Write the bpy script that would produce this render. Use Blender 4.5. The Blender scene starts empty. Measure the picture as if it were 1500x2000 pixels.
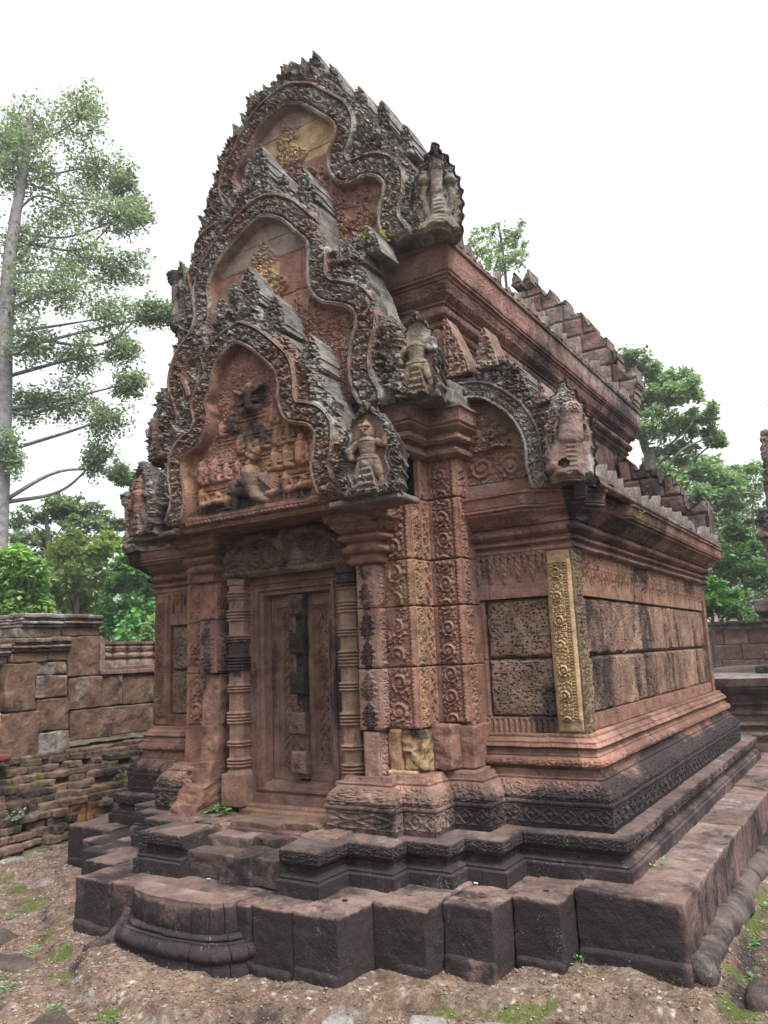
import bpy, math, random
import numpy as np
from mathutils import Matrix, Vector

# ------------------------------------------------------------------ camera, sky, sun, exposure
scene = bpy.context.scene
COL = scene.collection
cam_d = bpy.data.cameras.new("camera")
cam = bpy.data.objects.new("camera", cam_d)
COL.objects.link(cam)
yaw, pitch, roll = -.5659, .1853, -.0418
fw = np.array([math.sin(yaw)*math.cos(pitch), math.cos(yaw)*math.cos(pitch), math.sin(pitch)])
r0 = np.array([math.cos(yaw), -math.sin(yaw), 0.0])
u0 = np.cross(r0, fw)
rr = r0*math.cos(roll)+u0*math.sin(roll)
uu = -r0*math.sin(roll)+u0*math.cos(roll)
cam.matrix_world = Matrix(((rr[0], uu[0], -fw[0], 3.168), (rr[1], uu[1], -fw[1], -3.827), (rr[2], uu[2], -fw[2], 1.5), (0, 0, 0, 1)))
cam_d.sensor_fit = 'VERTICAL'
cam_d.sensor_height = 36.0
cam_d.lens = 1493.6/2000*36.0
cam_d.clip_end = 500
cam_d.clip_start = .05
scene.camera = cam
scene.render.resolution_x, scene.render.resolution_y = 768, 1024

SUN_EL, SUN_AZ = 60.0, 112.0          # azimuth measured from +Y towards +X
world = bpy.data.worlds.new("World")
scene.world = world
world.use_nodes = True
nt = world.node_tree
nt.nodes.clear()
sky = nt.nodes.new('ShaderNodeTexSky')
sky.sky_type = 'NISHITA'
sky.sun_disc = False
sky.sun_elevation = math.radians(SUN_EL)
sky.sun_rotation = math.radians(SUN_AZ)
sky.dust_density = 6.0
sky.air_density = 1.5
hs = nt.nodes.new('ShaderNodeHueSaturation')       # an overcast sky: the clear sky with its blue mostly taken out
hs.inputs['Saturation'].default_value = 0.10
hs.inputs['Value'].default_value = 1.0
bg = nt.nodes.new('ShaderNodeBackground')
bg.inputs['Strength'].default_value = 0.15
wo = nt.nodes.new('ShaderNodeOutputWorld')
nt.links.new(sky.outputs[0], hs.inputs['Color'])
nt.links.new(hs.outputs[0], bg.inputs['Color'])
nt.links.new(bg.outputs[0], wo.inputs['Surface'])

sun_d = bpy.data.lights.new("sun", 'SUN')
sun_d.energy = 1.5
sun_d.angle = math.radians(16)
sun_d.color = (1.0, .97, .92)
sun = bpy.data.objects.new("sun", sun_d)
COL.objects.link(sun)
el, az = math.radians(SUN_EL), math.radians(SUN_AZ)
sdir = Vector((math.sin(az)*math.cos(el), math.cos(az)*math.cos(el), math.sin(el)))
sun.rotation_euler = sdir.to_track_quat('Z', 'Y').to_euler()
sun.location = (0, 0, 30)

scene.view_settings.view_transform = 'Standard'
scene.view_settings.look = 'None'
scene.view_settings.exposure = 1.42
scene.view_settings.gamma = 1.0
scene.cycles.use_denoising = True
scene.cycles.max_bounces = 8
scene.cycles.transparent_max_bounces = 6

HAZE = 0.0016
RNG = np.random.default_rng(7)
random.seed(7)

# ------------------------------------------------------------------ numpy noise
def _h(ix, iy, iz, seed):
    n = (ix.astype(np.int64)*374761393 + iy.astype(np.int64)*668265263 + iz.astype(np.int64)*2147483647 + seed*974634353) & 0x7fffffff
    n = ((n ^ (n >> 13))*1274126177) & 0x7fffffff
    n = ((n ^ (n >> 16))*73244475) & 0x7fffffff
    n = n ^ (n >> 15)
    return (n & 0xffffff)/float(0xffffff)

def vn(x, y, z=0.0, seed=0):
    x = np.asarray(x, float); y = np.asarray(y, float); z = np.asarray(z, float)+0*x
    ix, iy, iz = np.floor(x), np.floor(y), np.floor(z)
    fx, fy, fz = x-ix, y-iy, z-iz
    fx, fy, fz = [f*f*(3-2*f) for f in (fx, fy, fz)]
    ix, iy, iz = ix.astype(np.int64), iy.astype(np.int64), iz.astype(np.int64)
    def c(a, b, d): return _h(ix+a, iy+b, iz+d, seed)
    x00 = c(0,0,0)*(1-fx)+c(1,0,0)*fx; x10 = c(0,1,0)*(1-fx)+c(1,1,0)*fx
    x01 = c(0,0,1)*(1-fx)+c(1,0,1)*fx; x11 = c(0,1,1)*(1-fx)+c(1,1,1)*fx
    return (x00*(1-fy)+x10*fy)*(1-fz)+(x01*(1-fy)+x11*fy)*fz

def fbm(x, y, z=0.0, seed=0, o=4):
    s, a, t = 0, 1.0, 0
    for k in range(o):
        s = s+a*vn(x*2**k, y*2**k, np.asarray(z)*2**k, seed+k*17); t += a; a *= .5
    return s/t

def worley(u, v, cell, seed=0):
    U, V = u/cell, v/cell
    iu, iv = np.floor(U).astype(np.int64), np.floor(V).astype(np.int64)
    f1 = np.full(U.shape, 9.0); f2 = np.full(U.shape, 9.0)
    dx = np.zeros(U.shape); dy = np.zeros(U.shape); idn = np.zeros(U.shape)
    z0 = np.zeros(U.shape, np.int64)
    for a in (-1, 0, 1):
        for b in (-1, 0, 1):
            cu, cv = iu+a, iv+b
            px = cu+.5+.75*(_h(cu, cv, z0, seed)-.5); py = cv+.5+.75*(_h(cu, cv, z0+1, seed)-.5)
            ex, ey = U-px, V-py
            d = np.hypot(ex, ey)
            near = d < f1
            f2 = np.where(near, f1, np.minimum(f2, d))
            dx = np.where(near, ex, dx); dy = np.where(near, ey, dy)
            idn = np.where(near, _h(cu, cv, z0+2, seed), idn)
            f1 = np.where(near, d, f1)
    return f1, f2, dx, dy, idn

def sstep(a, b, x):
    t = np.clip((x-a)/(b-a), 0, 1)
    return t*t*(3-2*t)

# ------------------------------------------------------------------ carved ornament (heights 0..1)
def curls(u, v, cell, seed=0):
    f1, f2, dx, dy, idn = worley(u, v, cell, seed)
    sg = np.where(idn > .5, 1.0, -1.0)
    sp = .5+.5*np.cos(2*np.pi*(f1*2.3)-sg*np.arctan2(dy, dx)+idn*20)
    env = np.clip((f2-f1)*3.2, 0, 1)
    return env*(.35+.65*sp)*np.clip(1.25-f1, 0, 1)

def foliage(u, v, cell, seed=0):
    a = curls(u, v, cell, seed)
    b = curls(u+3.7, v-1.3, cell*.5, seed+9)
    return np.clip(.75*a+.5*b-.06, 0, 1)

def leaves(s, d, lam, row, seed=0):
    r = np.floor(d/row); w = d/row-r
    sh = .5*(r % 2)
    k = s/lam+sh
    i = np.floor(k)
    x = (k-i-.5)*2
    wid = np.clip(1-w**1.6, 0, 1)*.9+.08
    body = np.clip(1-(np.abs(x)/wid)**2, 0, 1)**.5
    rib = np.exp(-(x/.12)**2)*.35
    vein = .18*np.cos(18*(w+np.abs(x)*.8))
    return np.clip(body*(.8+vein)+rib*body, 0, 1.2)

def rinceau(u, v, W, pitch, seed=0):
    """a vertical scroll: u across (0..W), v up; spirals alternate from side to side"""
    h = np.zeros(u.shape)
    best = np.full(u.shape, 9.0)
    k0, k1 = int(np.floor(v.min()/pitch))-1, int(np.ceil(v.max()/pitch))+1
    R = min(W*.43, pitch*.56)
    for k in range(k0, k1+1):
        sg = 1 if k % 2 == 0 else -1
        cx = W*.5+sg*W*.05; cy = (k+.5)*pitch
        dx, dy = u-cx, v-cy
        r = np.hypot(dx, dy)/R
        th = np.arctan2(dy, dx*sg)
        sp = .5+.5*np.cos(2*np.pi*(r*2.0)-th)
        lobed = 1+.13*np.cos(9*th)
        m = r < 1.0*lobed
        hh = np.where(r < .2, 1.0, .25+.75*sp**1.2)*np.clip((1.02*lobed-r)*6, 0, 1)
        h = np.where(m & (r < best), hh, h)
        best = np.minimum(best, r)
    out = best > 1.05
    fl = foliage(u, v, W*.28, seed)
    return np.where(out, fl*.75, h)

def lozenges(s, v, H):
    """v 0..1 across the band"""
    lam = H*1.15
    x = (s/lam-np.floor(s/lam)-.5)*2
    y = (v-.5)*2
    m = np.abs(x)+np.abs(y)*1.0
    rim = np.exp(-((m-.86)/.09)**2)
    r = np.hypot(x, y)
    th = np.arctan2(y, x)
    fl = np.clip(1-(r/(.36*(1+.25*np.cos(4*th))))**2, 0, 1)
    cor = np.clip(1-((1-np.abs(x))**2+(1-np.abs(y))**2)/.12, 0, 1)
    edge = np.exp(-((np.abs(y)-.96)/.06)**2)
    return np.clip(rim+fl*.9+cor*.7+edge*.7, 0, 1)

def petals(s, v, lam):
    x = (s/lam-np.floor(s/lam)-.5)*2
    a = np.clip(1-(np.abs(x)**2.2), 0, 1)
    tip = np.clip((1-.35*np.abs(x)**2-v)*9, 0, 1)
    inner = np.exp(-(((np.abs(x)-.55))/.13)**2)*.35
    rib = np.exp(-(x/.1)**2)*.3
    return np.clip(a*tip*.9-inner*tip+rib*tip, 0, 1)

def beads(s, v, lam):
    x = (s/lam-np.floor(s/lam)-.5)*2
    y = (v-.5)*2
    return np.sqrt(np.clip(1-x*x*.9-y*y*.9, 0, 1))

def pendants(s, v, lam):
    """hanging drops; v 0 at the bottom, 1 at the top of the band"""
    h = np.zeros(s.shape)
    for off, L, wd in ((0, .92, .44), (.5, .62, .3)):
        k = s/lam+off
        x = (k-np.floor(k)-.5)*2
        t = (1-v)/L
        wid = wd*np.clip(np.sin(np.pi*np.clip(t*.86+.16, 0, 1)), 0, 1)**.8*np.where(t < 1, 1, 0)
        b = np.clip(1-(x/np.maximum(wid, 1e-3))**2, 0, 1)
        h = np.maximum(h, np.where(t < 1, np.clip(b*2.2, 0, 1)*(.72+.28*np.cos(t*26)*np.cos(x*9)), 0))
    top = sstep(.86, .9, v)
    return np.maximum(h, top*.8*(.6+.4*np.abs(np.sin(s/lam*np.pi*4))))

def caps(h, X, Z, p, q, r0_, r1_, lift=0.0):
    """raise a rounded limb from p to q"""
    ax, az_ = p; bx, bz = q
    dx, dz = bx-ax, bz-az_
    L2 = dx*dx+dz*dz+1e-12
    t = np.clip(((X-ax)*dx+(Z-az_)*dz)/L2, 0, 1)
    r = r0_+(r1_-r0_)*t
    d2 = (X-ax-t*dx)**2+(Z-az_-t*dz)**2
    k = np.where(d2 < r*r, np.sqrt(np.maximum(r*r-d2, 0))+lift, 0)
    return np.maximum(h, k)

# ------------------------------------------------------------------ colours (albedo)
RED = np.array((.34, .168, .122)); PINK = np.array((.39, .215, .168)); ORANGE = np.array((.43, .21, .09))
OCHRE = np.array((.56, .39, .19)); GREYC = np.array((.26, .235, .22)); DARK = np.array((.085, .072, .073))
BROWN = np.array((.24, .145, .11)); PURP = np.array((.24, .135, .125)); TAN = np.array((.36, .25, .18))
REDS = [RED, PINK*.95, RED*.9, (RED+PURP)/2, RED*1.08, (RED+PINK)/2, (RED+ORANGE)/2, PURP*1.1]

class MB:
    """collects patches; build() links them as ONE mesh object with colour (Col) and weathering (Wx) attributes"""
    def __init__(self):
        self.v, self.f, self.c, self.w, self.n = [], [], [], [], 0
    def add(self, V, Q, col, wx=(0, 0, 0)):
        V = np.asarray(V, float).reshape(-1, 3)
        col = np.asarray(col, float); wx = np.asarray(wx, float)
        col = np.broadcast_to(col.reshape(-1, 3) if col.ndim > 1 else col, V.shape)
        wx = np.broadcast_to(wx.reshape(-1, 3) if wx.ndim > 1 else wx, V.shape)
        self.v.append(V); self.c.append(col); self.w.append(wx)
        self.f.append(np.asarray(Q, np.int64)+self.n)
        self.n += len(V)
        return self
    def grid(self, P, col, wx=(0, 0, 0), mask=None):
        nu, nv = P.shape[:2]
        idx = np.arange(nu*nv).reshape(nu, nv)
        Q = np.stack([idx[:-1, :-1], idx[1:, :-1], idx[1:, 1:], idx[:-1, 1:]], -1)
        Q = Q[mask] if mask is not None else Q.reshape(-1, 4)
        self.add(P.reshape(-1, 3), Q, col, wx)
        return self
    def build(self, name, m, parent=None, smooth=False):
        me = bpy.data.meshes.new(name)
        V = np.concatenate(self.v); C = np.concatenate(self.c); W = np.concatenate(self.w)
        fs = [f for f in self.f if len(f)]
        used = np.zeros(len(V), bool)
        for f in fs: used[f.ravel()] = True
        remap = np.cumsum(used)-1
        V, C, W = V[used], C[used], W[used]
        loops = np.concatenate([remap[f].ravel() for f in fs])
        tot = np.concatenate([np.full(len(f), f.shape[1], np.int32) for f in fs])
        st = np.concatenate([[0], np.cumsum(tot)[:-1]]).astype(np.int32)
        me.vertices.add(len(V)); me.vertices.foreach_set("co", V.astype(np.float32).ravel())
        me.loops.add(len(loops)); me.loops.foreach_set("vertex_index", loops.astype(np.int32))
        me.polygons.add(len(tot)); me.polygons.foreach_set("loop_start", st); me.polygons.foreach_set("loop_total", tot)
        me.polygons.foreach_set("use_smooth", np.full(len(tot), smooth))
        for nm, A in (("Col", C), ("Wx", W)):
            at = me.color_attributes.new(nm, 'FLOAT_COLOR', 'POINT')
            at.data.foreach_set("color", np.concatenate([np.clip(A, 0, 1), np.ones((len(A), 1))], 1).astype(np.float32).ravel())
        me.update(calc_edges=True)
        me.validate()
        me.materials.append(m)
        o = bpy.data.objects.new(name, me)
        COL.objects.link(o)
        if parent is not None: attach(o, parent)
        return o

def root_loc(p):
    t = Vector((0, 0, 0))
    while p is not None:
        t = t+p.location
        p = p.parent if not p.get('abs') else None
    return t

def attach(o, parent):
    o.parent = parent
    if parent.get('at') is not None:
        a = parent['at']
        o.matrix_parent_inverse = Matrix.Translation(Vector((-a[0], -a[1], -a[2])))

def tag(o, label=None, cat=None, group=None, kind=None):
    if label: o['label'] = label
    if cat: o['category'] = cat
    if group: o['group'] = group
    if kind: o['kind'] = kind
    return o

def thing(name, label, cat, loc=(0, 0, 0), group=None):
    o = bpy.data.objects.new(name, None)
    COL.objects.link(o)
    o.location = loc
    o.empty_display_size = .1
    o['at'] = [float(a) for a in loc]
    return tag(o, label, cat, group)

# ------------------------------------------------------------------ materials
def new_mat(name):
    m = bpy.data.materials.new(name)
    m.use_nodes = True
    n = m.node_tree.nodes
    n.clear()
    out = n.new('ShaderNodeOutputMaterial')
    b = n.new('ShaderNodeBsdfPrincipled')
    m.node_tree.links.new(b.outputs[0], out.inputs[0])
    return m, n, m.node_tree.links, b

def nz(n, l, co, scale, detail=5, rough=.6, dist=0.0):
    t = n.new('ShaderNodeTexNoise'); t.inputs['Scale'].default_value = scale; t.inputs['Detail'].default_value = detail
    t.inputs['Roughness'].default_value = rough; t.inputs['Distortion'].default_value = dist
    l.new(co, t.inputs['Vector'])
    return t

def mth(n, l, op, a, b=None, c=None, clamp=False):
    t = n.new('ShaderNodeMath'); t.operation = op; t.use_clamp = clamp
    for i, x in enumerate((a, b, c)):
        if x is None: continue
        if isinstance(x, (int, float)): t.inputs[i].default_value = x
        else: l.new(x, t.inputs[i])
    return t.outputs[0]

def mixc(n, l, fac, a, b, mode='MIX'):
    t = n.new('ShaderNodeMix'); t.data_type = 'RGBA'; t.blend_type = mode
    for i, x in ((0, fac), (6, a), (7, b)):
        if isinstance(x, (int, float)): t.inputs[i].default_value = x
        elif isinstance(x, (tuple, list)): t.inputs[i].default_value = (*x, 1) if len(x) == 3 else x
        else: l.new(x, t.inputs[i])
    return t.outputs[2]

def stone_material(name, bump=.55, pits=0.0, fine=70.0, grain=.25, value=.47):
    m, n, l, b = new_mat(name)
    co = n.new('ShaderNodeTexCoord').outputs['Object']
    ca = n.new('ShaderNodeVertexColor'); ca.layer_name = "Col"
    wa = n.new('ShaderNodeVertexColor'); wa.layer_name = "Wx"
    sp = n.new('ShaderNodeSeparateColor'); l.new(wa.outputs[0], sp.inputs[0])
    n1 = nz(n, l, co, 2.3, 8, .65, .3); n2 = nz(n, l, co, 9, 6, .65); n3 = nz(n, l, co, fine, 4, .7); n4 = nz(n, l, co, 4.1, 9, .72, .6)
    mp = n.new('ShaderNodeMapping'); mp.inputs['Location'].default_value = (7.3, 1.9, 4.4); l.new(co, mp.inputs[0])
    n5 = nz(n, l, mp.outputs[0], 6.0, 9, .75, .4)
    hv = n.new('ShaderNodeHueSaturation'); hv.inputs['Saturation'].default_value = .86; hv.inputs['Value'].default_value = value
    l.new(ca.outputs[0], hv.inputs['Color'])
    base = hv.outputs[0]
    k = mth(n, l, 'MULTIPLY_ADD', n2.outputs['Fac'], 2.1, -.05)
    k = mth(n, l, 'MULTIPLY_ADD', n3.outputs['Fac'], grain*2, mth(n, l, 'SUBTRACT', k, grain))
    kk = n.new('ShaderNodeCombineColor'); [l.new(k, kk.inputs[i]) for i in range(3)]
    base = mixc(n, l, 1.0, base, kk.outputs[0], 'MULTIPLY')
    n6 = nz(n, l, co, 30, 5, .7)
    hue = mth(n, l, 'MULTIPLY_ADD', n1.outputs['Fac'], 3.0, -1.2, True)
    base = mixc(n, l, mth(n, l, 'MULTIPLY', hue, .55), base, mixc(n, l, 1.0, base, (1.16, .99, .80), 'MULTIPLY'))
    hue2 = mth(n, l, 'MULTIPLY_ADD', n4.outputs['Fac'], 4.0, -2.1, True)
    base = mixc(n, l, mth(n, l, 'MULTIPLY', hue2, .62), base, mixc(n, l, 1.0, base, (.62, .60, .66), 'MULTIPLY'))
    # grey lichen crust
    g = mth(n, l, 'MULTIPLY_ADD', mth(n, l, 'SUBTRACT', n4.outputs['Fac'], .5), 1.6, mth(n, l, 'MULTIPLY_ADD', mth(n, l, 'SUBTRACT', n6.outputs['Fac'], .5), .7, sp.outputs[1]))
    g = mth(n, l, 'MULTIPLY', mth(n, l, 'SUBTRACT', g, .45), 4.5, None, True)
    gcol = mixc(n, l, mth(n, l, 'MULTIPLY_ADD', n5.outputs['Fac'], 4.2, -1.6, True), (.070, .064, .064), (.30, .285, .265))
    base = mixc(n, l, mth(n, l, 'MULTIPLY', g, .82), base, gcol)
    # pale lichen specks
    vs = n.new('ShaderNodeTexVoronoi'); vs.inputs['Scale'].default_value = 75; l.new(co, vs.inputs['Vector'])
    spk = mth(n, l, 'LESS_THAN', vs.outputs['Distance'], mth(n, l, 'MULTIPLY', mth(n, l, 'SUBTRACT', n5.outputs['Fac'], .50), 2.4))
    # black algae stain
    s = mth(n, l, 'MULTIPLY_ADD', mth(n, l, 'SUBTRACT', n1.outputs['Fac'], .5), 1.7, mth(n, l, 'MULTIPLY_ADD', mth(n, l, 'SUBTRACT', n6.outputs['Fac'], .5), .7, mth(n, l, 'ADD', sp.outputs[0], .07)))
    s = mth(n, l, 'MULTIPLY', mth(n, l, 'SUBTRACT', s, .45), 3.6, None, True)
    base = mixc(n, l, mth(n, l, 'MULTIPLY', s, .88), base, mixc(n, l, n3.outputs['Fac'], (.007, .0065, .009), (.030, .027, .029)))
    base = mixc(n, l, mth(n, l, 'MULTIPLY', spk, .55), base, (.19, .175, .165))
    # moss
    q = mth(n, l, 'MULTIPLY_ADD', mth(n, l, 'SUBTRACT', n5.outputs['Fac'], .5), 2.4, mth(n, l, 'MULTIPLY_ADD', mth(n, l, 'SUBTRACT', n6.outputs['Fac'], .5), 1.6, sp.outputs[2]))
    q = mth(n, l, 'MULTIPLY', mth(n, l, 'SUBTRACT', q, .5), 6, None, True)
    base = mixc(n, l, mth(n, l, 'MULTIPLY', q, .85), base, mixc(n, l, n3.outputs['Fac'], (.022, .034, .008), (.085, .115, .022)))
    hgt = mth(n, l, 'MULTIPLY_ADD', n6.outputs['Fac'], 1.0, mth(n, l, 'MULTIPLY', n3.outputs['Fac'], .45))
    if pits:
        ms = n.new('ShaderNodeMapping'); ms.inputs['Scale'].default_value = (.55, .55, 1.0); l.new(co, ms.inputs[0])
        vo = n.new('ShaderNodeTexVoronoi'); vo.inputs['Scale'].default_value = 85; l.new(ms.outputs[0], vo.inputs['Vector'])
        pn = nz(n, l, co, 26, 3)
        p = mth(n, l, 'LESS_THAN', mth(n, l, 'ADD', vo.outputs['Distance'], mth(n, l, 'MULTIPLY', pn.outputs['Fac'], .5)), .43)
        base = mixc(n, l, mth(n, l, 'MULTIPLY', p, .55*pits), base, (.030, .023, .020))  # shade of the cavities put into the colour at each pit
        hgt = mth(n, l, 'SUBTRACT', hgt, mth(n, l, 'MULTIPLY', p, .9))
    l.new(base, b.inputs['Base Color'])
    b.inputs['Roughness'].default_value = .92
    b.inputs['Specular IOR Level'].default_value = .06
    bp = n.new('ShaderNodeBump'); bp.inputs['Strength'].default_value = bump; bp.inputs['Distance'].default_value = .016
    l.new(hgt, bp.inputs['Height']); l.new(bp.outputs[0], b.inputs['Normal'])
    return m

M_STONE = stone_material("weathered_sandstone", .85, 0, 85, .42)
M_LAT = stone_material("laterite", .8, 1.0, 55, .3)
M_BRICK = stone_material("old_brick", .7, 0, 60, .35)
M_GROUND = stone_material("gravelly_ground", .9, 0, 130, .9, .44)

def leaf_material():
    m, n, l, b = new_mat("leaves")
    ca = n.new('ShaderNodeVertexColor'); ca.layer_name = "Col"
    l.new(ca.outputs[0], b.inputs['Base Color'])
    b.inputs['Roughness'].default_value = .55
    b.inputs['Specular IOR Level'].default_value = .35
    tr = n.new('ShaderNodeBsdfTranslucent')
    l.new(mixc(n, l, 1.0, ca.outputs[0], (1.3, 1.45, .6), 'MULTIPLY'), tr.inputs['Color'])
    ms = n.new('ShaderNodeMixShader'); ms.inputs[0].default_value = .4
    l.new(b.outputs[0], ms.inputs[1]); l.new(tr.outputs[0], ms.inputs[2])
    out = [x for x in n if x.type == 'OUTPUT_MATERIAL'][0]
    l.new(ms.outputs[0], out.inputs[0])
    return m
M_LEAF = leaf_material()
M_BARK = stone_material("bark", .8, 0, 40, .4)

# ------------------------------------------------------------------ shapes
def rough_box(mb, lo, hi, res=.03, bevel=.012, amp=.006, seed=0, col=RED, wx=(0, 0, 0), skip=(), fr=9.0, colf=None, wxf=None):
    lo, hi = np.array(lo, float), np.array(hi, float)
    bevel = min(bevel, float((hi-lo).min())*.45)
    n = [max(2, int(math.ceil((hi[i]-lo[i])/res))+1) for i in range(3)]
    def axis(i):
        a = np.linspace(lo[i], hi[i], n[i])
        if n[i] > 2 or True:
            a = np.unique(np.concatenate([a, [lo[i]+bevel*.4, lo[i]+bevel, hi[i]-bevel, hi[i]-bevel*.4]]))
        return a
    A = [axis(i) for i in range(3)]
    for ax in range(3):
        for side in (0, 1):
            if (ax, side) in skip: continue
            i, j = [k for k in range(3) if k != ax]
            G = np.zeros((len(A[i]), len(A[j]), 3))
            G[..., i] = A[i][:, None]; G[..., j] = A[j][None, :]; G[..., ax] = (lo, hi)[side][ax]
            inner = np.clip(G, lo+bevel, hi-bevel)
            d = G-inner
            L = np.linalg.norm(d, axis=-1, keepdims=True)
            nrm = d/np.maximum(L, 1e-9)
            P = inner+nrm*np.minimum(L, bevel)
            q = P*fr
            for k in range(3):
                P[..., k] += amp*2*(fbm(q[..., 0]+k*31, q[..., 1], q[..., 2], seed+k, 3)-.5)
            c = col if colf is None else colf(P)
            w = wx if wxf is None else wxf(P)
            mb.grid(P, c, w)
    return mb

def panel(mb, o, ud, nd, W, H, hf, res=.008, col=RED, wx=(0, 0, 0), depth=.05, colf=None, wxf=None, lean=0.0):
    """a carved upright face: o lower corner, ud direction across, nd outward; edges turned back by depth"""
    o, ud, nd = np.array(o, float), np.array(ud, float), np.array(nd, float)
    u = np.unique(np.concatenate([np.linspace(0, W, max(3, int(W/res)+1))])); v = np.linspace(0, H, max(3, int(H/res)+1))
    U, V = np.meshgrid(u, v, indexing='ij')
    h = hf(U, V)
    Ue = np.pad(U, 1, mode='edge'); Ve = np.pad(V, 1, mode='edge'); he = np.pad(h, 1, constant_values=-depth)
    P = o+ud*(Ue+lean*Ve)[..., None]+np.array((0, 0, 1.0))*Ve[..., None]+nd*he[..., None]
    c = col if colf is None else colf(Ue, Ve)
    w = wx if wxf is None else wxf(Ue, Ve)
    mb.grid(P, c, w)
    return mb

def offset_frames(path):
    p = np.array(path, float)
    d = np.diff(p, axis=0); L = np.linalg.norm(d, axis=1); d = d/L[:, None]
    nn = np.stack([d[:, 1], -d[:, 0]], 1)
    m = np.zeros_like(p)
    m[0], m[-1] = nn[0], nn[-1]
    for i in range(1, len(p)-1):
        a, b = nn[i-1], nn[i]
        m[i] = (a+b)/(1+a@b)
    return p, d, L, nn, m

def dense_profile(prof, dp):
    prof = np.array(prof, float)
    out = [prof[0]]
    for a, b in zip(prof[:-1], prof[1:]):
        k = max(1, int(np.linalg.norm(b-a)/dp))
        for t in np.linspace(0, 1, k+1)[1:]: out.append(a+(b-a)*t)
    return np.array(out)

def sweep(mb, path, prof, ds=.012, dp=.008, orn=None, colf=None, wxf=None, mirror=False, joint=.45, seed=0, caps_=(False, False), capd=.3, amp=.003, mod=None):
    """run a moulding profile [(offset, z)] along a plan path; orn = [(z0, z1, func(s, v), depth)]; stones jointed about every `joint` metres"""
    p, d, L, nn, m = offset_frames(path)
    pr = dense_profile(prof, dp)
    off, zz = pr[:, 0], pr[:, 1]
    s0 = 0.0
    rs = np.random.default_rng(seed+5)
    js = [0.0]
    while js[-1] < L.sum(): js.append(js[-1]+joint*rs.uniform(.6, 1.4))
    js = np.array(js)
    tone = rs.uniform(0, 1, len(js)+1)
    for i in range(len(d)):
        n = max(2, int(math.ceil(L[i]/ds))+1)
        t = np.linspace(0, 1, n)
        jj = [(j-s0)/L[i] for j in js if 0.02 < j-s0 < L[i]-.02]
        for j in jj: t = np.concatenate([t, [j-.004/L[i], j, j+.004/L[i]]])
        t = np.unique(np.clip(t, 0, 1))
        s = s0+t*L[i]
        A = p[i][None]+off[:, None]*m[i][None]; B = p[i+1][None]+off[:, None]*m[i+1][None]
        XY = A[None]*(1-t)[:, None, None]+B[None]*t[:, None, None]
        S = np.broadcast_to(s[:, None], XY.shape[:2]); Z = np.broadcast_to(zz[None], XY.shape[:2]).copy()
        h = np.zeros(S.shape)
        if orn:
            for z0, z1, fn, dep in orn:
                k = (zz >= z0-1e-6) & (zz <= z1+1e-6)
                if k.any(): h[:, k] += dep*fn(S[:, k], (Z[:, k]-z0)/(z1-z0))
        if mod is not None: h = h+mod(S, Z, XY)
        e = np.minimum(t*L[i], (1-t)*L[i])
        h = h*np.clip(e/.012, 0, 1)[:, None]
        for j in jj: h[np.abs(t-j) < 1e-9] -= .006
        h = h+amp*2*(fbm(XY[..., 0]*14, XY[..., 1]*14, Z*14, seed, 3)-.5)
        XY = XY+nn[i][None, None]*h[..., None]
        Z = Z+amp*1.5*(vn(XY[..., 0]*9, XY[..., 1]*9, Z*3, seed+3)-.5)
        P = np.concatenate([XY, Z[..., None]], -1)
        ti = tone[np.searchsorted(js, S)]
        c = colf(P, S, ti) if colf else np.broadcast_to(RED, P.shape)
        w = wxf(P, S, ti) if wxf else (0, 0, 0)
        if mirror: P = P*np.array((-1, 1, 1))
        mb.grid(P, c, w)
        s0 += L[i]
    for k, on in enumerate(caps_):
        if not on: continue
        a = 0 if k == 0 else -1
        q = p[a][None]+off[:, None]*m[a][None]
        q2 = p[a][None]-capd*m[a][None]+0*q
        P = np.stack([np.concatenate([q, zz[:, None]], 1), np.concatenate([q2, zz[:, None]], 1)], 0)
        if mirror: P = P*np.array((-1, 1, 1))
        mb.grid(P, colf(P, np.zeros(P.shape[:2]), np.full(P.shape[:2], .5)) if colf else RED, wxf(P, np.zeros(P.shape[:2]), np.full(P.shape[:2], .5)) if wxf else (0, 0, 0))
    return mb

def lathe(mb, cx, cy, prof, n=24, col=RED, wx=(0, 0, 0), colf=None, wxf=None, sides=None):
    pr = np.array(prof, float)
    th = np.linspace(0, 2*np.pi, n+1)
    R, T = np.meshgrid(pr[:, 0], th, indexing='ij')
    P = np.stack([cx+R*np.cos(T), cy+R*np.sin(T), np.broadcast_to(pr[:, 1][:, None], R.shape)], -1)
    mb.grid(P, col if colf is None else colf(P), wx if wxf is None else wxf(P))
    return mb

def tube(mb, pts, rad, n=8, col=RED, wx=(0, 0, 0)):
    p = np.array(pts, float); rad = np.broadcast_to(np.array(rad, float), (len(p),))
    t = np.gradient(p, axis=0); t /= np.linalg.norm(t, axis=1)[:, None]+1e-9
    ref = np.array((.31, .17, .93)); a = np.cross(t, ref); a /= np.linalg.norm(a, axis=1)[:, None]+1e-9
    b = np.cross(t, a)
    th = np.linspace(0, 2*np.pi, n+1)
    P = p[:, None]+rad[:, None, None]*(a[:, None]*np.cos(th)[None, :, None]+b[:, None]*np.sin(th)[None, :, None])
    mb.grid(P, col, wx)
    return mb

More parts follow.
